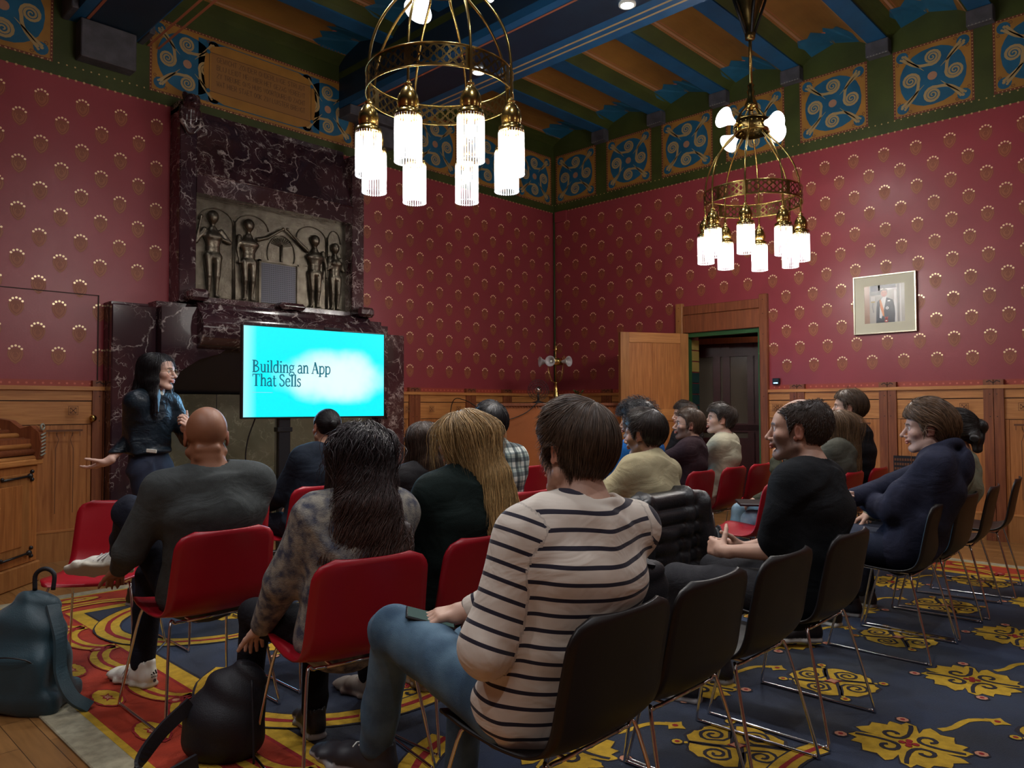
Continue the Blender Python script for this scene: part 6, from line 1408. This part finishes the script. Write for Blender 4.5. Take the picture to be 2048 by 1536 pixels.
def plaid_mat():
    m = mat('checked_shirt', (0.45,0.5,0.5), 0.85); N, L = nodes_of(m); p = N['Principled BSDF']; tc = N.new('ShaderNodeTexCoord'); sp = N.new('ShaderNodeSeparateXYZ'); L.new(tc.outputs['Object'],sp.inputs[0])
    outs = []
    for k,per in ((0,0.085),(2,0.085)):
        d = N.new('ShaderNodeMath'); d.operation='DIVIDE'; L.new(sp.outputs[k],d.inputs[0]); d.inputs[1].default_value=per; fr = N.new('ShaderNodeMath'); fr.operation='FRACT'; L.new(d.outputs[0],fr.inputs[0])
        r = N.new('ShaderNodeValToRGB'); r.color_ramp.interpolation='CONSTANT'; e = r.color_ramp.elements; e[0].position=0; e[0].color=(1,1,1,1); e[1].position=0.32; e[1].color=(0.16,0.19,0.22,1); x = e.new(0.62); x.color=(0.55,0.62,0.62,1); x = e.new(0.78); x.color=(0.9,0.9,0.85,1); x = e.new(0.84); x.color=(0.35,0.4,0.42,1); L.new(fr.outputs[0],r.inputs[0]); outs.append(r)
    mx = N.new('ShaderNodeMix'); mx.data_type='RGBA'; mx.blend_type='MULTIPLY'; mx.inputs[0].default_value=0.9; L.new(outs[0].outputs[0],mx.inputs[6]); L.new(outs[1].outputs[0],mx.inputs[7]); m2 = N.new('ShaderNodeMix'); m2.data_type='RGBA'; m2.blend_type='MULTIPLY'; m2.inputs[0].default_value=1; m2.inputs[7].default_value=(0.62,0.66,0.62,1); L.new(mx.outputs[2],m2.inputs[6]); L.new(m2.outputs[2],p.inputs['Base Color']); return m
def torus_fn(c, n, r, t):
    c = np.asarray(c,np.float32); n = nrm(n).astype(np.float32)
    def f(P):
        q = P-c; h = q@n; rad = np.sqrt(np.maximum(0,(q*q).sum(-1)-h*h)); return np.sqrt((rad-r)**2+h*h)-t
    return f
def make_shoe(root, ankle, d, colr, sole, size=1.0, name='shoe', up=(0,0,1), logo=False, heel_z=None):
    d = nrm(d); u = nrm(np.asarray(up,float)-d*(np.asarray(up,float)@d)); x = np.cross(d,u); a = np.asarray(ankle,float)-u*0.085
    Rm = np.stack([x,d,u],1); T = lambda X_,Y_,Z_: a+Rm@np.array([X_,Y_,Z_])*size
    S = Solid(); S.loft([T(0,-0.045,0.045),T(0,0.02,0.050),T(0,0.10,0.036),T(0,0.17,0.026),T(0,0.205,0.022)],[(0.034*size,0.042*size),(0.038*size,0.045*size),(0.043*size,0.034*size),(0.044*size,0.024*size),(0.030*size,0.018*size)],x,k=0.01)
    S.cap(T(0,-0.025,0.05),T(0,-0.02,0.10),0.038*size,0.042*size,k=0.02)
    S.cap(T(0,-0.02,0.11),T(0,-0.015,0.16),0.034*size,0.036*size,k=0.006,mode='-')
    S.loft([T(0,-0.055,0.012),T(0,0.02,0.012),T(0,0.12,0.012),T(0,0.215,0.018)],[(0.040*size,0.020*size),(0.040*size,0.020*size),(0.050*size,0.020*size),(0.034*size,0.016*size)],x,k=0.004)
    S.fn(lambda P: -((P-a.astype(np.float32))@u.astype(np.float32))+0.002,a-0.4,a+0.4,0.004)
    V,Q = S.mesh(0.006); h = (V-a)@u/size; C = np.where((h < 0.026)[:,None],np.array(sole),np.array(colr))
    ob = np_object(name,V,Q,ATTRM,root,cols=C)
    m = MB()
    for k in range(4): m.tube([T(-0.020,0.045+k*0.022,0.088-k*0.011),T(0,0.047+k*0.022,0.094-k*0.011),T(0.020,0.045+k*0.022,0.088-k*0.011)],0.0025,'white',5)
    m.build('laces',ob)
    if logo:   # three slanted bars and the word on the heel
        m = MB(); P = Paint(m,lambda U_,V_,h_: T(U_,-0.085-h_-0.0*V_+max(0,(V_-0.04))*0.06,V_),0.0004)
        for sx_ in (-1,1):
            for i in range(3): m.tube([T(sx_*0.0455,0.055+i*0.018,0.030),T(sx_*0.036,0.030+i*0.018,0.072)],0.0028,'frost',5)
        for i in range(3): P.poly([(-0.014+i*0.010,0.062),(-0.006+i*0.010,0.062),(-0.013+i*0.010+0.0,0.068+i*0.007),(-0.019+i*0.010,0.066+i*0.007)][::1],'black',1)
        st,W_ = text_strokes('ADIDAS'); kk = 0.034/W_
        for p in st: P.stroke([(-0.017+X_*kk,0.050+Y_*0.008) for X_,Y_ in p],0.0018,'black',1)
        P.disc(0,0.036,0.008,MT['stone'],1,12); m.build('logo',ob)
    return ob
ATTRM = mat('painted_leather',(1,1,1),0.5,attr='Col')
def person(x, y, yaw, label, s=1.0, q=0.7, skin=(0.50,0.27,0.18), top=None, topcol=None, thick=0.016, sleeve='long', legs=None, trousers=None, shoes=((0.02,0.02,0.025),(0.3,0.3,0.3)), hands=None, hair=('short',{}), face=None, glasses=None, collar='crew', broad=1.0, girth=1.0, z0=0.0, stand=False, fold=0.006, jz=None, hoodie=False, handkw=None, name='person', shoe_up=None, shoelogo=False, shoekw=None, **sk):
    root = empty(name, (x,y,z0), math.radians(yaw), label, 'person'); root.scale = (s,s,s)
    J = skeleton(broad=broad, stand=stand, **sk); face = face or {}; hs = face.get('hs',1.04); g = girth
    hc, R = J['hc'], J['R']; p0,p1,p2,p3,p4 = (J[k] for k in ('p0','p1','p2','p3','p4')); X = J['X']
    # arms
    hands = hands or {}; dh = {'L':dict(t=(-0.10,0.30,0.64)),'R':dict(t=(0.10,0.30,0.64))}
    if stand: dh = {'L':dict(t=(-0.25,0.02,0.90)),'R':dict(t=(0.25,0.02,0.90))}
    arm = {}
    for nm, sg in (('L',-1),('R',1)):
        h = dict(dh[nm]); h.update(hands.get(nm,{})); e, w_ = ik(J['sh'+nm], h['t'], 0.285, 0.25, h.get('pole',(sg*0.55,-0.5,-0.7))); arm[nm] = (J['sh'+nm], e, w_, h)
    lg = {}
    legs = legs or {}
    for nm, sg in (('L',-1),('R',1)):
        hip = p0+X*sg*0.088+np.array([0,0.02,-0.015]); l_ = legs.get(nm,{}); an = np.array(l_.get('a',(sg*0.15,0.40,0.095) if not stand else (sg*0.10,0.0,0.09)),float)
        kn, an = ik(hip, an, 0.43, 0.43, l_.get('pole',(sg*0.15,0.6,1.0) if not stand else (0,1,0))); lg[nm] = (hip,kn,an,l_)
    # ---- body: one continuous solid
    B = Solid(); add_head(B, hc, R, hs, face); fine = [(hc-0.135*hs, hc+0.135*hs)]
    nb = hc+R@(np.array([0,-0.018,-0.06])*hs); B.cap(p4+np.array([0,-0.005,-0.04]), nb, 0.064*face.get('neck',1.0), 0.056*face.get('neck',1.0), k=0.02); B.cap(p4+np.array([0,0.0,-0.02]), p3+np.array([0,0,-0.02]), 0.07,0.09,k=0.04)
    tp = [p0,p1,p2,p3]; B.loft(tp,[(0.155*g,0.105*g),(0.135*g,0.095*g),(0.150*broad,0.10*g),(0.125*broad,0.072)],X,k=0.03)
    for nm, sg in (('L',-1),('R',1)):
        a,e,w_,h = arm[nm]; B.cap(p4+X*sg*0.03+np.array([0,0,-0.035]), a, 0.045,0.050,k=0.04); B.cap(a,e,0.050,0.037,k=0.02); B.cap(e,w_,0.038,0.0235,k=0.012)
        dd = h.get('d', nrm(w_-e)); nn = h.get('n',(0,0,-1)); kw = dict(curl=(18,25,15)); kw.update(h.get('kw',{})); hand(B, w_, dd, nn, h.get('sg', -sg if True else sg), 1.0, **kw)
        c = w_+nrm(dd)*0.09; fine.append((c-0.11,c+0.11)) if h.get('show') else None
        hip,kn,an,l_ = lg[nm]; B.cap(hip,kn,0.072,0.048,k=0.03); B.cap(kn,an,0.046,0.030,k=0.02)
        fd = nrm(l_.get('foot',(sg*0.15,1,0) )); B.cap(an+np.array([0,0,-0.03]), an+fd*0.13-np.array([0,0,0.055]), 0.030,0.020,k=0.02)
    V,Q = B.mesh(0.010 if q < 0.75 else 0.008, fine, 0.0042 if q < 0.75 else (0.0036 if q < 0.95 else 0.0033)); C = head_cols(V,hc,R,hs,face,skin); np_object('body',V,Q,SKINM,root,cols=C)
    # ---- top
    th = thick; S = Solid(); S.loft([p0+(0,0,-0.02),p1,p2,p3],[(0.165*g+th,0.110*g+th*0.8),(0.145*g+th*1.2,0.098*g+th),(0.163*broad+th,0.103*g+th),(0.150*broad+th,0.078+th)],X,k=0.03,idn=0)
    S.cap(p4+np.array([0,-0.012,-0.055]),p3+np.array([0,-0.01,-0.02]),0.066+th*0.5,0.085+th,k=0.04,idn=0)
    for nm, sg in (('L',-1),('R',1)):
        a,e,w_,h = arm[nm]; S.cap(p4+X*sg*0.035+np.array([0,-0.005,-0.045]), a, 0.050+th*0.6,0.050+th*0.7,k=0.06,idn=0); i_ = 1 if nm == 'L' else 2
        if sleeve == 'tee': mid = a+(e-a)*0.78; S.cap(a,mid,0.056+th,0.058+th,k=0.02,idn=i_)
        elif sleeve == 'short34': S.cap(a,e,0.055+th*0.8,0.046+th,k=0.02,idn=i_); S.cap(e,e+(w_-e)*0.55,0.046+th*0.9,0.040+th*0.7,k=0.012,idn=i_)
        else: S.cap(a,e,0.053+th*0.75,0.044+th,k=0.045,idn=i_); S.cap(e,e+(w_-e)*0.93,0.044+th*0.9,0.028+th*0.6,k=0.012,idn=i_)
    nkd = nrm(nb-p4+np.array([0,-0.01,0])); cb_ = p4+np.array([0,-0.004,-0.012])
    nr_ = 0.070 if collar != 'boat' else 0.082
    S.cap(cb_-nkd*0.012, cb_+nkd*0.16, nr_,nr_+0.02,k=0.008,mode='-')
    if collar in ('crew','boat'): S.fn(torus_fn(cb_-nkd*0.010,nkd+np.array([0,0.25,0]),nr_+0.007,0.0085),cb_-0.12,cb_+0.12,0.006,'+',0)
    if collar in ('stand','shirt'):
        S.cap(cb_-nkd*0.02,cb_+nkd*0.000,0.088,0.084,k=0.012,idn=0); S.cap(cb_-nkd*0.05, cb_+nkd*0.2, 0.068,0.070,k=0.004,mode='-')
    if hoodie: S.fn(torus_fn(cb_+np.array([0,-0.020,0.012]),nkd+np.array([0,0.55,0]),0.092,0.030),cb_-0.25,cb_+0.25,0.03,'+',0); S.ell(cb_+np.array([0,-0.125,-0.045]),(0.095,0.040,0.095),k=0.03,idn=0)
    if stand: S.fn(lambda P: (1.035-P[...,2]).astype(np.float32),(-1,-1,-1),(1,1,3),0.01); S.fn(torus_fn((0,-0.01,1.045),(0,0,1),0.13,0.022),(-0.3,-0.3,0.9),(0.3,0.3,1.2),0.02,'+',0)
    if fold: S.fold = folds(fold,20,int(abs(x*13+y*7)*10)%97,(1,1,0.7))
    tm = top if top is not None else cloth('t',(0.1,0.1,0.1)); V,Q = S.mesh(0.0085 if q < 0.65 else 0.0065)
    ob = np_object('shirt' if not hoodie else 'sweatshirt',V,Q,tm,root)
    if tm.name.startswith('striped'):
        I = S.ids(V.astype(np.float32)); su = np.zeros(len(V)); ax_ = nrm(p3-p0); su[:] = (V-p0)@ax_-0.20*(V-p0)@X+2.0-0.5*np.maximum(0,np.abs((V-p3)@X)-0.05)*0
        for i_, nm in ((1,'L'),(2,'R')):
            a,e,w_,h = arm[nm]; m_ = I == i_; Pm = V[m_]; d1 = nrm(e-a); d2 = nrm(w_-e); h1 = (Pm-a)@d1; h2 = (Pm-e)@d2; L1 = np.linalg.norm(e-a)
            dA = np.linalg.norm(Pm-(a+np.clip(h1,0,L1)[:,None]*d1),axis=1); dB = np.linalg.norm(Pm-(e+np.clip(h2,0,0.25)[:,None]*d2),axis=1); su[m_] = np.where(dA < dB,np.minimum(h1,L1),L1+np.maximum(h2,0))+1.0-L1+0.0385*math.ceil(L1/0.0385)+0.5*0.0385
        at = ob.data.attributes.new('su','FLOAT','POINT'); at.data.foreach_set('value',su.astype(np.float32))
    # ---- trousers and shoes
    S = Solid(); S.loft([p0+(0,0,0.15 if stand else 0.05),p0+(0,0.0,-0.01)],[(0.135*g,0.10*g),(0.168*g,0.118*g)],X,k=0.03)
    for nm, sg in (('L',-1),('R',1)):
        hip,kn,an,l_ = lg[nm]; S.cap(hip,kn,0.092*g,0.067,k=0.03); S.cap(kn,an+(kn-an)*l_.get('hem',0.06),0.064,l_.get('cuff',0.054),k=0.02)
    S.fold = folds(0.007,24,int(abs(x*17+y*5)*10)%89,(1,1,1)); V,Q = S.mesh(0.011 if q < 0.75 else 0.009); np_object('trousers',V,Q,trousers or cloth('dark_trousers',(0.012,0.014,0.025)),root)
    for nm, sg in (('L',-1),('R',1)):
        hip,kn,an,l_ = lg[nm]; make_shoe(root, an, l_.get('foot',(sg*0.15,1,0)), l_.get('shoe',shoes)[0], l_.get('shoe',shoes)[1], 1.05, 'shoe', l_.get('up',(0,0,1)), shoelogo)
    make_hair(root, hair[0], hair[1], hc, R, hs, q)
    if glasses:
        T = lambda a_,b_,c_: tuple(hc+R@(np.array([a_,b_,c_])*hs)); m = MB()
        for sx in (-1,1):
            m.tube([T(sx*0.033+0.024*math.cos(a_),0.100-0.006*abs(math.cos(a_)),0.002+0.019*math.sin(a_)) for a_ in np.linspace(0,2*PI,20,endpoint=False)],0.0014,glasses,6,closed=True)
            m.tube([T(sx*0.057,0.095,0.006),T(sx*0.076,0.06,0.006),T(sx*0.084,-0.005,0.006),T(sx*0.080,-0.02,-0.01)],0.0014,glasses,6)
        m.tube([T(-0.010,0.101,0.006),T(0,0.104,0.008),T(0.010,0.101,0.006)],0.0014,glasses,6); m.build('glasses',root)
    return root, J, arm, lg
STR = stripe_mat(); PLD = plaid_mat()
FAIR = (0.56,0.34,0.25); FAIR2 = (0.60,0.38,0.29); TANNED = (0.42,0.23,0.15); BROWN = (0.27,0.115,0.06)
BLK = (0.012,0.010,0.012); DKB = (0.035,0.022,0.016); MIDB = (0.10,0.055,0.03); LTB = (0.22,0.13,0.06); BLOND = (0.46,0.30,0.13)
PEOPLE = []
def add(*a, **k): PEOPLE.append((a, k))
JEANS = mat('blue_denim',(0.035,0.085,0.15),0.8,vary=(9,0.4,(0.10,0.19,0.27)),bump=(500,0.3)); JEANS_LT = mat('pale_denim',(0.13,0.25,0.37),0.8,vary=(8,0.4,(0.30,0.44,0.55)),bump=(500,0.3)); JEANS_DK = mat('dark_denim',(0.008,0.016,0.045),0.8,vary=(9,0.3),bump=(500,0.3))
TANT = cloth('tan_trousers',(0.30,0.185,0.075),0.9)
# --- presenter
add(-6.68,-2.09,-153,'standing woman presenter with long black hair, glasses and dark jacket before the fireplace', s=0.995, q=0.9, skin=(0.62,0.40,0.32), stand=True, top=cloth('navy_leather',(0.012,0.020,0.030),0.38,vary=(6,0.3),bump=(60,0.25),wr=0.8), thick=0.026, fold=0.012, trousers=JEANS_DK,
    lean=-2, stoop=4, neck=16, broad=0.95, girth=0.92, head=(14,0,0), face=dict(nose=1.1,fat=0.93), hair=('long',dict(col=(0.010,0.009,0.012),len=0.27,wide=0.072,thick=0.008,part=-0.0,locklen=0.10,seed=2,back=-0.09)), glasses='brass_dk', collar='crew',
    hands={'R':dict(t=(0.26,-0.10,0.985),d=(0.35,-0.75,-0.35),n=(-0.3,0.35,0.9),show=True,pole=(0.15,-0.35,-1.0),kw=dict(curl=(12,15,12),spread=0.25,thumb=55)),'L':dict(t=(-0.06,0.24,1.19),d=(0.45,0.55,0.55),n=(0.3,-0.8,0.3),sg=-1,show=True,pole=(-0.7,-0.2,-0.6),kw=dict(curl=(55,50,30),thumb=85,spread=0.12))})
# --- left block
add(-7.20,-4.14,0,'bald man in a grey sweater, one white sneaker up on the next chair', s=1.02, q=0.9, skin=BROWN, top=cloth('grey_sweater',(0.060,0.068,0.068)), thick=0.026, fold=0.008, lean=8, stoop=14, neck=14, broad=1.22, girth=1.12, side=-0.01, head=(-20,-6,0), face=dict(hs=1.10,neck=1.14,fat=1.02,rolls=True), hair=('none',{}), twist=-6, shoelogo=True,
    legs={'L':dict(a=(-0.14,0.60,0.60),foot=(-0.72,0.66,-0.05),up=(0.45,0.45,0.75),pole=(-0.4,0.2,1.0)),'R':dict(a=(-0.10,0.42,0.10),foot=(-0.25,1,0),pole=(-0.3,0.7,1.0))}, shoes=((0.72,0.70,0.62),(0.55,0.50,0.40)), hands={'L':dict(t=(-0.26,0.26,0.60))})
add(-5.93,-2.87,0,'person with a small dark bun, white collar and navy jacket before the television', s=1.005, q=0.6, skin=TANNED, top=cloth('navy_jacket',(0.010,0.016,0.028)), thick=0.034, fold=0.008, lean=6, neck=16, side=0.13, broad=1.08, head=(-8,-4,6), hair=('bun',dict(col=BLK,thick=0.008,bun=(0.0,-0.112,0.03),bunr=0.028)), collar='shirt', girth=1.05)
add(-7.08,-5.06,-10,'woman with long dark curly hair and a patterned grey jacket on the near red chair', s=0.955, q=0.95, skin=FAIR, top=mat('patterned_jacket',(0.050,0.055,0.085),0.9,vary=(26,0.6,(0.30,0.28,0.23)),bump=(200,0.4)), thick=0.036, fold=0.010, lean=7, neck=10, side=0.04, broad=1.05, girth=1.05, head=(-12,0,0), hair=('longcurly',dict(col=(0.026,0.017,0.020),tip=(0.085,0.040,0.028),len=0.47,wide=0.122,thick=0.012,n=5200,rad=0.0012,seed=3,locklen=0.22,back=-0.13)),
    hands={'L':dict(t=(-0.26,0.22,0.50),d=(0,0.8,-0.5),show=True,pole=(-0.5,-0.6,-0.2))}, trousers=cloth('black_trousers',(0.008,0.008,0.012)), legs={'L':dict(a=(-0.24,0.44,0.10)),'R':dict(a=(0.0,0.30,0.10))}, shoes=((0.01,0.01,0.012),(0.35,0.35,0.35)))
add(-5.97,-4.03,0,'woman with straight dark brown hair and a black blouse beyond the curly-haired woman', s=0.95, q=0.65, skin=FAIR, top=cloth('black_blouse',(0.014,0.013,0.015)), thick=0.026, fold=0.010, lean=7, side=0.09, head=(-18,-2,0), hair=('long',dict(col=(0.055,0.032,0.022),tip=(0.09,0.05,0.03),len=0.36,wide=0.078,thick=0.008,seed=5,shift=0.03)))
add(-6.58,-5.05,-4,'woman with long straight blonde hair and a dark green sweater', s=1.0, q=0.95, skin=FAIR2, top=cloth('dark_green_knit',(0.010,0.020,0.018)), thick=0.030, fold=0.007, lean=7, side=0.07, neck=12, head=(14,-6,-4), face=dict(brow=LTB), hair=('long',dict(col=BLOND,tip=(0.62,0.42,0.18),len=0.46,wide=0.085,thick=0.006,n=5200,rad=0.0011,seed=6,locks=(1,),back=-0.12,shift=0.05)), trousers=cloth('black_trousers',(0.008,0.008,0.012)), legs={'L':dict(a=(-0.1,0.42,0.10)),'R':dict(a=(0.15,0.36,0.10))}, shoes=((0.30,0.26,0.22),(0.35,0.3,0.25)))
add(-5.36,-4.10,-4,'man with short black hair and a white and grey checked shirt', s=1.03, q=0.65, skin=TANNED, top=PLD, thick=0.022, fold=0.007, lean=5, side=-0.02, neck=14, head=(-16,0,0), hair=('short',dict(col=BLK,thick=0.018,nape=-0.055)), collar='shirt')
# --- striped shirt man
add(-7.15,-6.08,0,'man in a black and white striped long-sleeved shirt, nearest and largest figure', s=1.03, q=1.0, skin=FAIR, top=STR, thick=0.020, fold=0.007, lean=12, stoop=16, neck=15, side=0.10, broad=1.14, girth=1.08, twist=-10, sleeve='long', collar='boat', head=(-4,-2,4), face=dict(hs=1.02), hair=('short',dict(col=(0.095,0.058,0.036),thick=0.016,nape=-0.078,side=-0.03,n=8500,rad=0.0007,length=0.085,crown=(0.01,-0.06,0.11),seed=8)), trousers=JEANS,
    hands={'L':dict(t=(-0.03,0.13,0.70),d=(0.6,0.7,0.0),show=True,pole=(-0.8,-0.5,-0.5)),'R':dict(t=(-0.03,0.27,0.685),d=(-0.75,0.5,-0.10),n=(0.1,0.1,-1),sg=-1,show=True,pole=(0.7,-0.2,-0.3),kw=dict(curl=(14,22,18),spread=0.14))}, legs={'L':dict(a=(-0.10,0.56,0.24),foot=(-0.3,1,0.1),pole=(-0.15,0.3,1.0)),'R':dict(a=(0.12,0.42,0.10))})
# --- middle block
add(-3.87,-4.12,0,'man with big curly black hair and a blue top behind the man in cream', s=1.03, q=0.55, skin=TANNED, top=cloth('blue_top',(0.012,0.12,0.40)), thick=0.024, lean=8, head=(22,0,0), face=dict(hs=1.10,stubble=0.6), hair=('curly',dict(col=(0.016,0.014,0.018),thick=0.030,n=2600)))
add(-5.22,-5.05,0,'dark-haired bearded man in a cream half-zip sweater resting his chin on his fist', s=1.0, q=0.85, skin=TANNED, top=cloth('cream_knit',(0.50,0.44,0.27),vary=(20,0.12)), thick=0.028, fold=0.010, lean=8, stoop=16, neck=18, side=0.10, broad=1.02, head=(10,-4,0), face=dict(hs=1.06,stubble=0.5), hair=('short',dict(col=DKB,thick=0.018,nape=-0.06,n=2600)), collar='stand', trousers=TANT,
    hands={'L':dict(t=(-0.10,0.20,1.01),d=(0.30,-0.30,0.75),n=(0.5,-0.75,-0.3),sg=1,show=True,pole=(-0.3,0.1,-0.9),kw=dict(curl=(65,70,40),thumb=20))}, legs={'L':dict(a=(-0.06,0.60,0.42),pole=(-0.3,0.3,1.0))})
add(-3.28,-4.13,6,'bearded man with round glasses and a dark brown sweater, hand at his mouth', s=1.0, q=0.8, skin=FAIR, top=cloth('brown_sweater',(0.045,0.024,0.030)), thick=0.026, fold=0.007, lean=11, side=0.12, neck=16, twist=10, broad=0.98, head=(34,6,0), face=dict(hs=1.10,stubble=0.85,beard=(0.10,0.045,0.03)), hair=('slick',dict(col=MIDB,thick=0.012,front=0.068,temple=0.045,n=1800,comb=(0,-0.6,0))), glasses='black', collar='stand',
    hands={'L':dict(t=(-0.14,0.26,1.04),d=(0.25,-0.2,0.85),n=(0.4,-0.8,0.0),sg=1,show=True,pole=(-0.4,0.1,-0.9),kw=dict(curl=(45,60,40),thumb=20))})
add(-1.55,-3.15,0,'dark-haired man mostly hidden behind the man with round glasses', s=1.05, q=0.5, skin=FAIR, top=cloth('black_tee',(0.012,0.013,0.016)), lean=4, side=0.03, head=(45,0,0), face=dict(hs=1.08), hair=('short',dict(col=DKB,thick=0.016,front=0.062)))
add(-2.70,-4.12,6,'dark-haired man in a white sweater with his mouth open, by the doorway', s=1.03, q=0.8, skin=FAIR2, top=cloth('off_white_sweater',(0.56,0.52,0.38),vary=(20,0.10)), thick=0.028, fold=0.010, lean=11, neck=14, twist=8, side=0.06, head=(36,8,0), face=dict(hs=1.06), hair=('messy',dict(col=DKB,thick=0.016,front=0.062,temple=0.036,nape=-0.05,n=1800)))
add(-3.08,-5.05,38,'person in pale ripped jeans and olive shirt leaning chin on hand behind the T-shirt man', s=0.94, q=0.8, skin=FAIR, top=cloth('olive_shirt',(0.060,0.062,0.040)), thick=0.024, fold=0.010, lean=2, neck=14, side=-0.06, head=(0,0,0), hair=('short',dict(col=MIDB,thick=0.014)), trousers=JEANS_LT, legs={'L':dict(a=(-0.28,0.50,0.12)),'R':dict(a=(0.04,0.52,0.14))},
    hands={'L':dict(t=(-0.12,0.18,0.98),d=(0.15,-0.1,0.95),n=(0.4,-0.8,0),sg=1,show=True,pole=(-0.5,0.3,-0.8),kw=dict(curl=(50,60,30)))})
add(-2.62,-5.05,0,'woman with long wavy light brown hair between the two men in black T-shirts', s=0.99, q=0.75, skin=FAIR, top=cloth('olive_grey_top',(0.10,0.10,0.08)), thick=0.024, lean=12, side=0.15, neck=11, head=(8,0,0), hair=('long',dict(col=(0.17,0.095,0.045),tip=(0.24,0.14,0.07),len=0.52,wide=0.09,thick=0.010,seed=12,n=2800)))
add(-2.05,-5.05,0,'man with slicked-back brown hair and a black T-shirt, sitting tall by the panelling', s=1.11, q=0.85, skin=FAIR2, top=cloth('black_tee',(0.012,0.013,0.016)), sleeve='tee', thick=0.018, fold=0.006, lean=6, neck=12, broad=1.05, head=(20,4,0), face=dict(hs=1.08), hair=('slick',dict(col=(0.085,0.048,0.026),thick=0.014,front=0.066,temple=0.046,comb=(0,-0.7,0),n=2200,crown=(0,-0.02,0.12))))
# --- right, back row
add(-5.52,-6.075,2,'balding bearded man in a black T-shirt with hands clasped, on a black chair', s=1.04, q=0.95, skin=FAIR, top=cloth('black_tee_near',(0.010,0.012,0.015)), sleeve='tee', thick=0.020, fold=0.008, lean=8, stoop=14, neck=18, side=0.06, broad=1.16, girth=1.12, head=(18,2,0), face=dict(hs=1.10,stubble=0.60,beard=(0.035,0.022,0.018),fat=1.05,neck=1.1), hair=('balding',dict(col=(0.055,0.035,0.025),thick=0.012,nape=-0.065,n=4500,front=0.075,temple=0.055)), trousers=cloth('charcoal_trousers',(0.03,0.03,0.035)),
    hands={'L':dict(t=(-0.09,0.24,0.66),d=(0.35,0.85,0.08),n=(0.85,-0.35,-0.2),sg=-1,show=True,pole=(-0.10,-0.5,-0.9),kw=dict(curl=(30,40,25),thumb=70)),'R':dict(t=(0.07,0.23,0.65),d=(-0.40,0.85,0.08),n=(-0.85,-0.35,-0.2),sg=1,show=True,pole=(0.7,-0.5,-0.5),kw=dict(curl=(30,40,25),thumb=45))})
add(-4.20,-6.10,4,'young man with swept brown hair in a navy hooded sweatshirt, arms folded', s=1.05, q=0.95, skin=(0.62,0.41,0.34), top=cloth('navy_fleece',(0.022,0.025,0.050)), thick=0.034, fold=0.012, lean=21, stoop=18, neck=22, side=0.14, broad=1.08, twist=6, hoodie=True, head=(16,-2,0), face=dict(hs=1.08,nose=1.2,fat=0.95), hair=('slick',dict(col=(0.15,0.085,0.045),thick=0.026,front=0.060,temple=0.038,nape=-0.085,side=-0.01,n=4600,comb=(0,-0.9,-0.25),crown=(0,0.03,0.12),length=0.10,rad=0.0011)),
    hands={'L':dict(t=(0.06,0.16,0.73),d=(1,0.05,0.05),n=(0,-1,0),pole=(-0.7,0.25,-0.75)),'R':dict(t=(-0.08,0.20,0.77),d=(-1,0.0,0.1),n=(0,-1,0),pole=(0.7,0.2,-0.75))}, trousers=JEANS_DK, legs={'L':dict(a=(-0.32,0.36,0.12),foot=(-0.6,0.8,0))}, shoes=((0.01,0.01,0.012),(0.5,0.5,0.47)))
add(-3.62,-6.08,2,'woman with a messy dark bun and a pale sage jacket behind the hooded man', s=1.0, q=0.8, skin=FAIR, top=cloth('sage_jacket',(0.26,0.27,0.19)), thick=0.034, fold=0.011, lean=16, neck=8, side=0.22, head=(4,0,0), hair=('bun',dict(col=(0.020,0.014,0.012),thick=0.022,bun=(0.02,-0.13,0.03),bunr=0.045,loose=True,n=2600)))
import time as _t
for a, k in PEOPLE:
    root_ = person(*a, **k)[0]
    if k.get('stand'):
        S = Solid(); S.cap((0.005,0.085,1.44),(0.012,0.100,1.22),0.030,0.012); V_,Q_ = S.mesh(0.006); np_object('white_shirt',V_,Q_,'white',root_)
# things people hold
m = MB(); m.bbox(-0.035,0.035,-0.004,0.004,-0.012,0.012,'white',0.003); o = m.build('card'); o.location = (-6.73,-2.262,1.045); o.rotation_euler = (0,0.1,math.radians(-46)); tag(o,'small white card poking from the presenter\'s jeans pocket','card')
m = MB(); m.bbox(-0.038,0.038,-0.075,0.075,0,0.009,'black',0.003); P = Paint(m,lambda u,v,h:(u,v,0.009+h)); P.quad(-0.034,0.034,-0.070,0.070,mat('phone_screen',(0.02,0.03,0.03),0.1,emit=(0.3,0.5,0.45),estr=0.12),1)
o = m.build('phone'); o.location = (-7.245,-5.76,0.700); o.rotation_euler = (0.30,-0.15,0.9); tag(o,'phone resting on the knee of the striped-shirt man under his hand','phone')
m = MB(); m.bbox(-0.15,0.15,-0.10,0.10,0,0.018,'black',0.004); o = m.build('laptop'); o.location = (-3.42,-4.86,0.605); o.rotation_euler = (0.0,0.0,0.6); tag(o,'closed dark laptop lying on the pale ripped jeans','laptop')
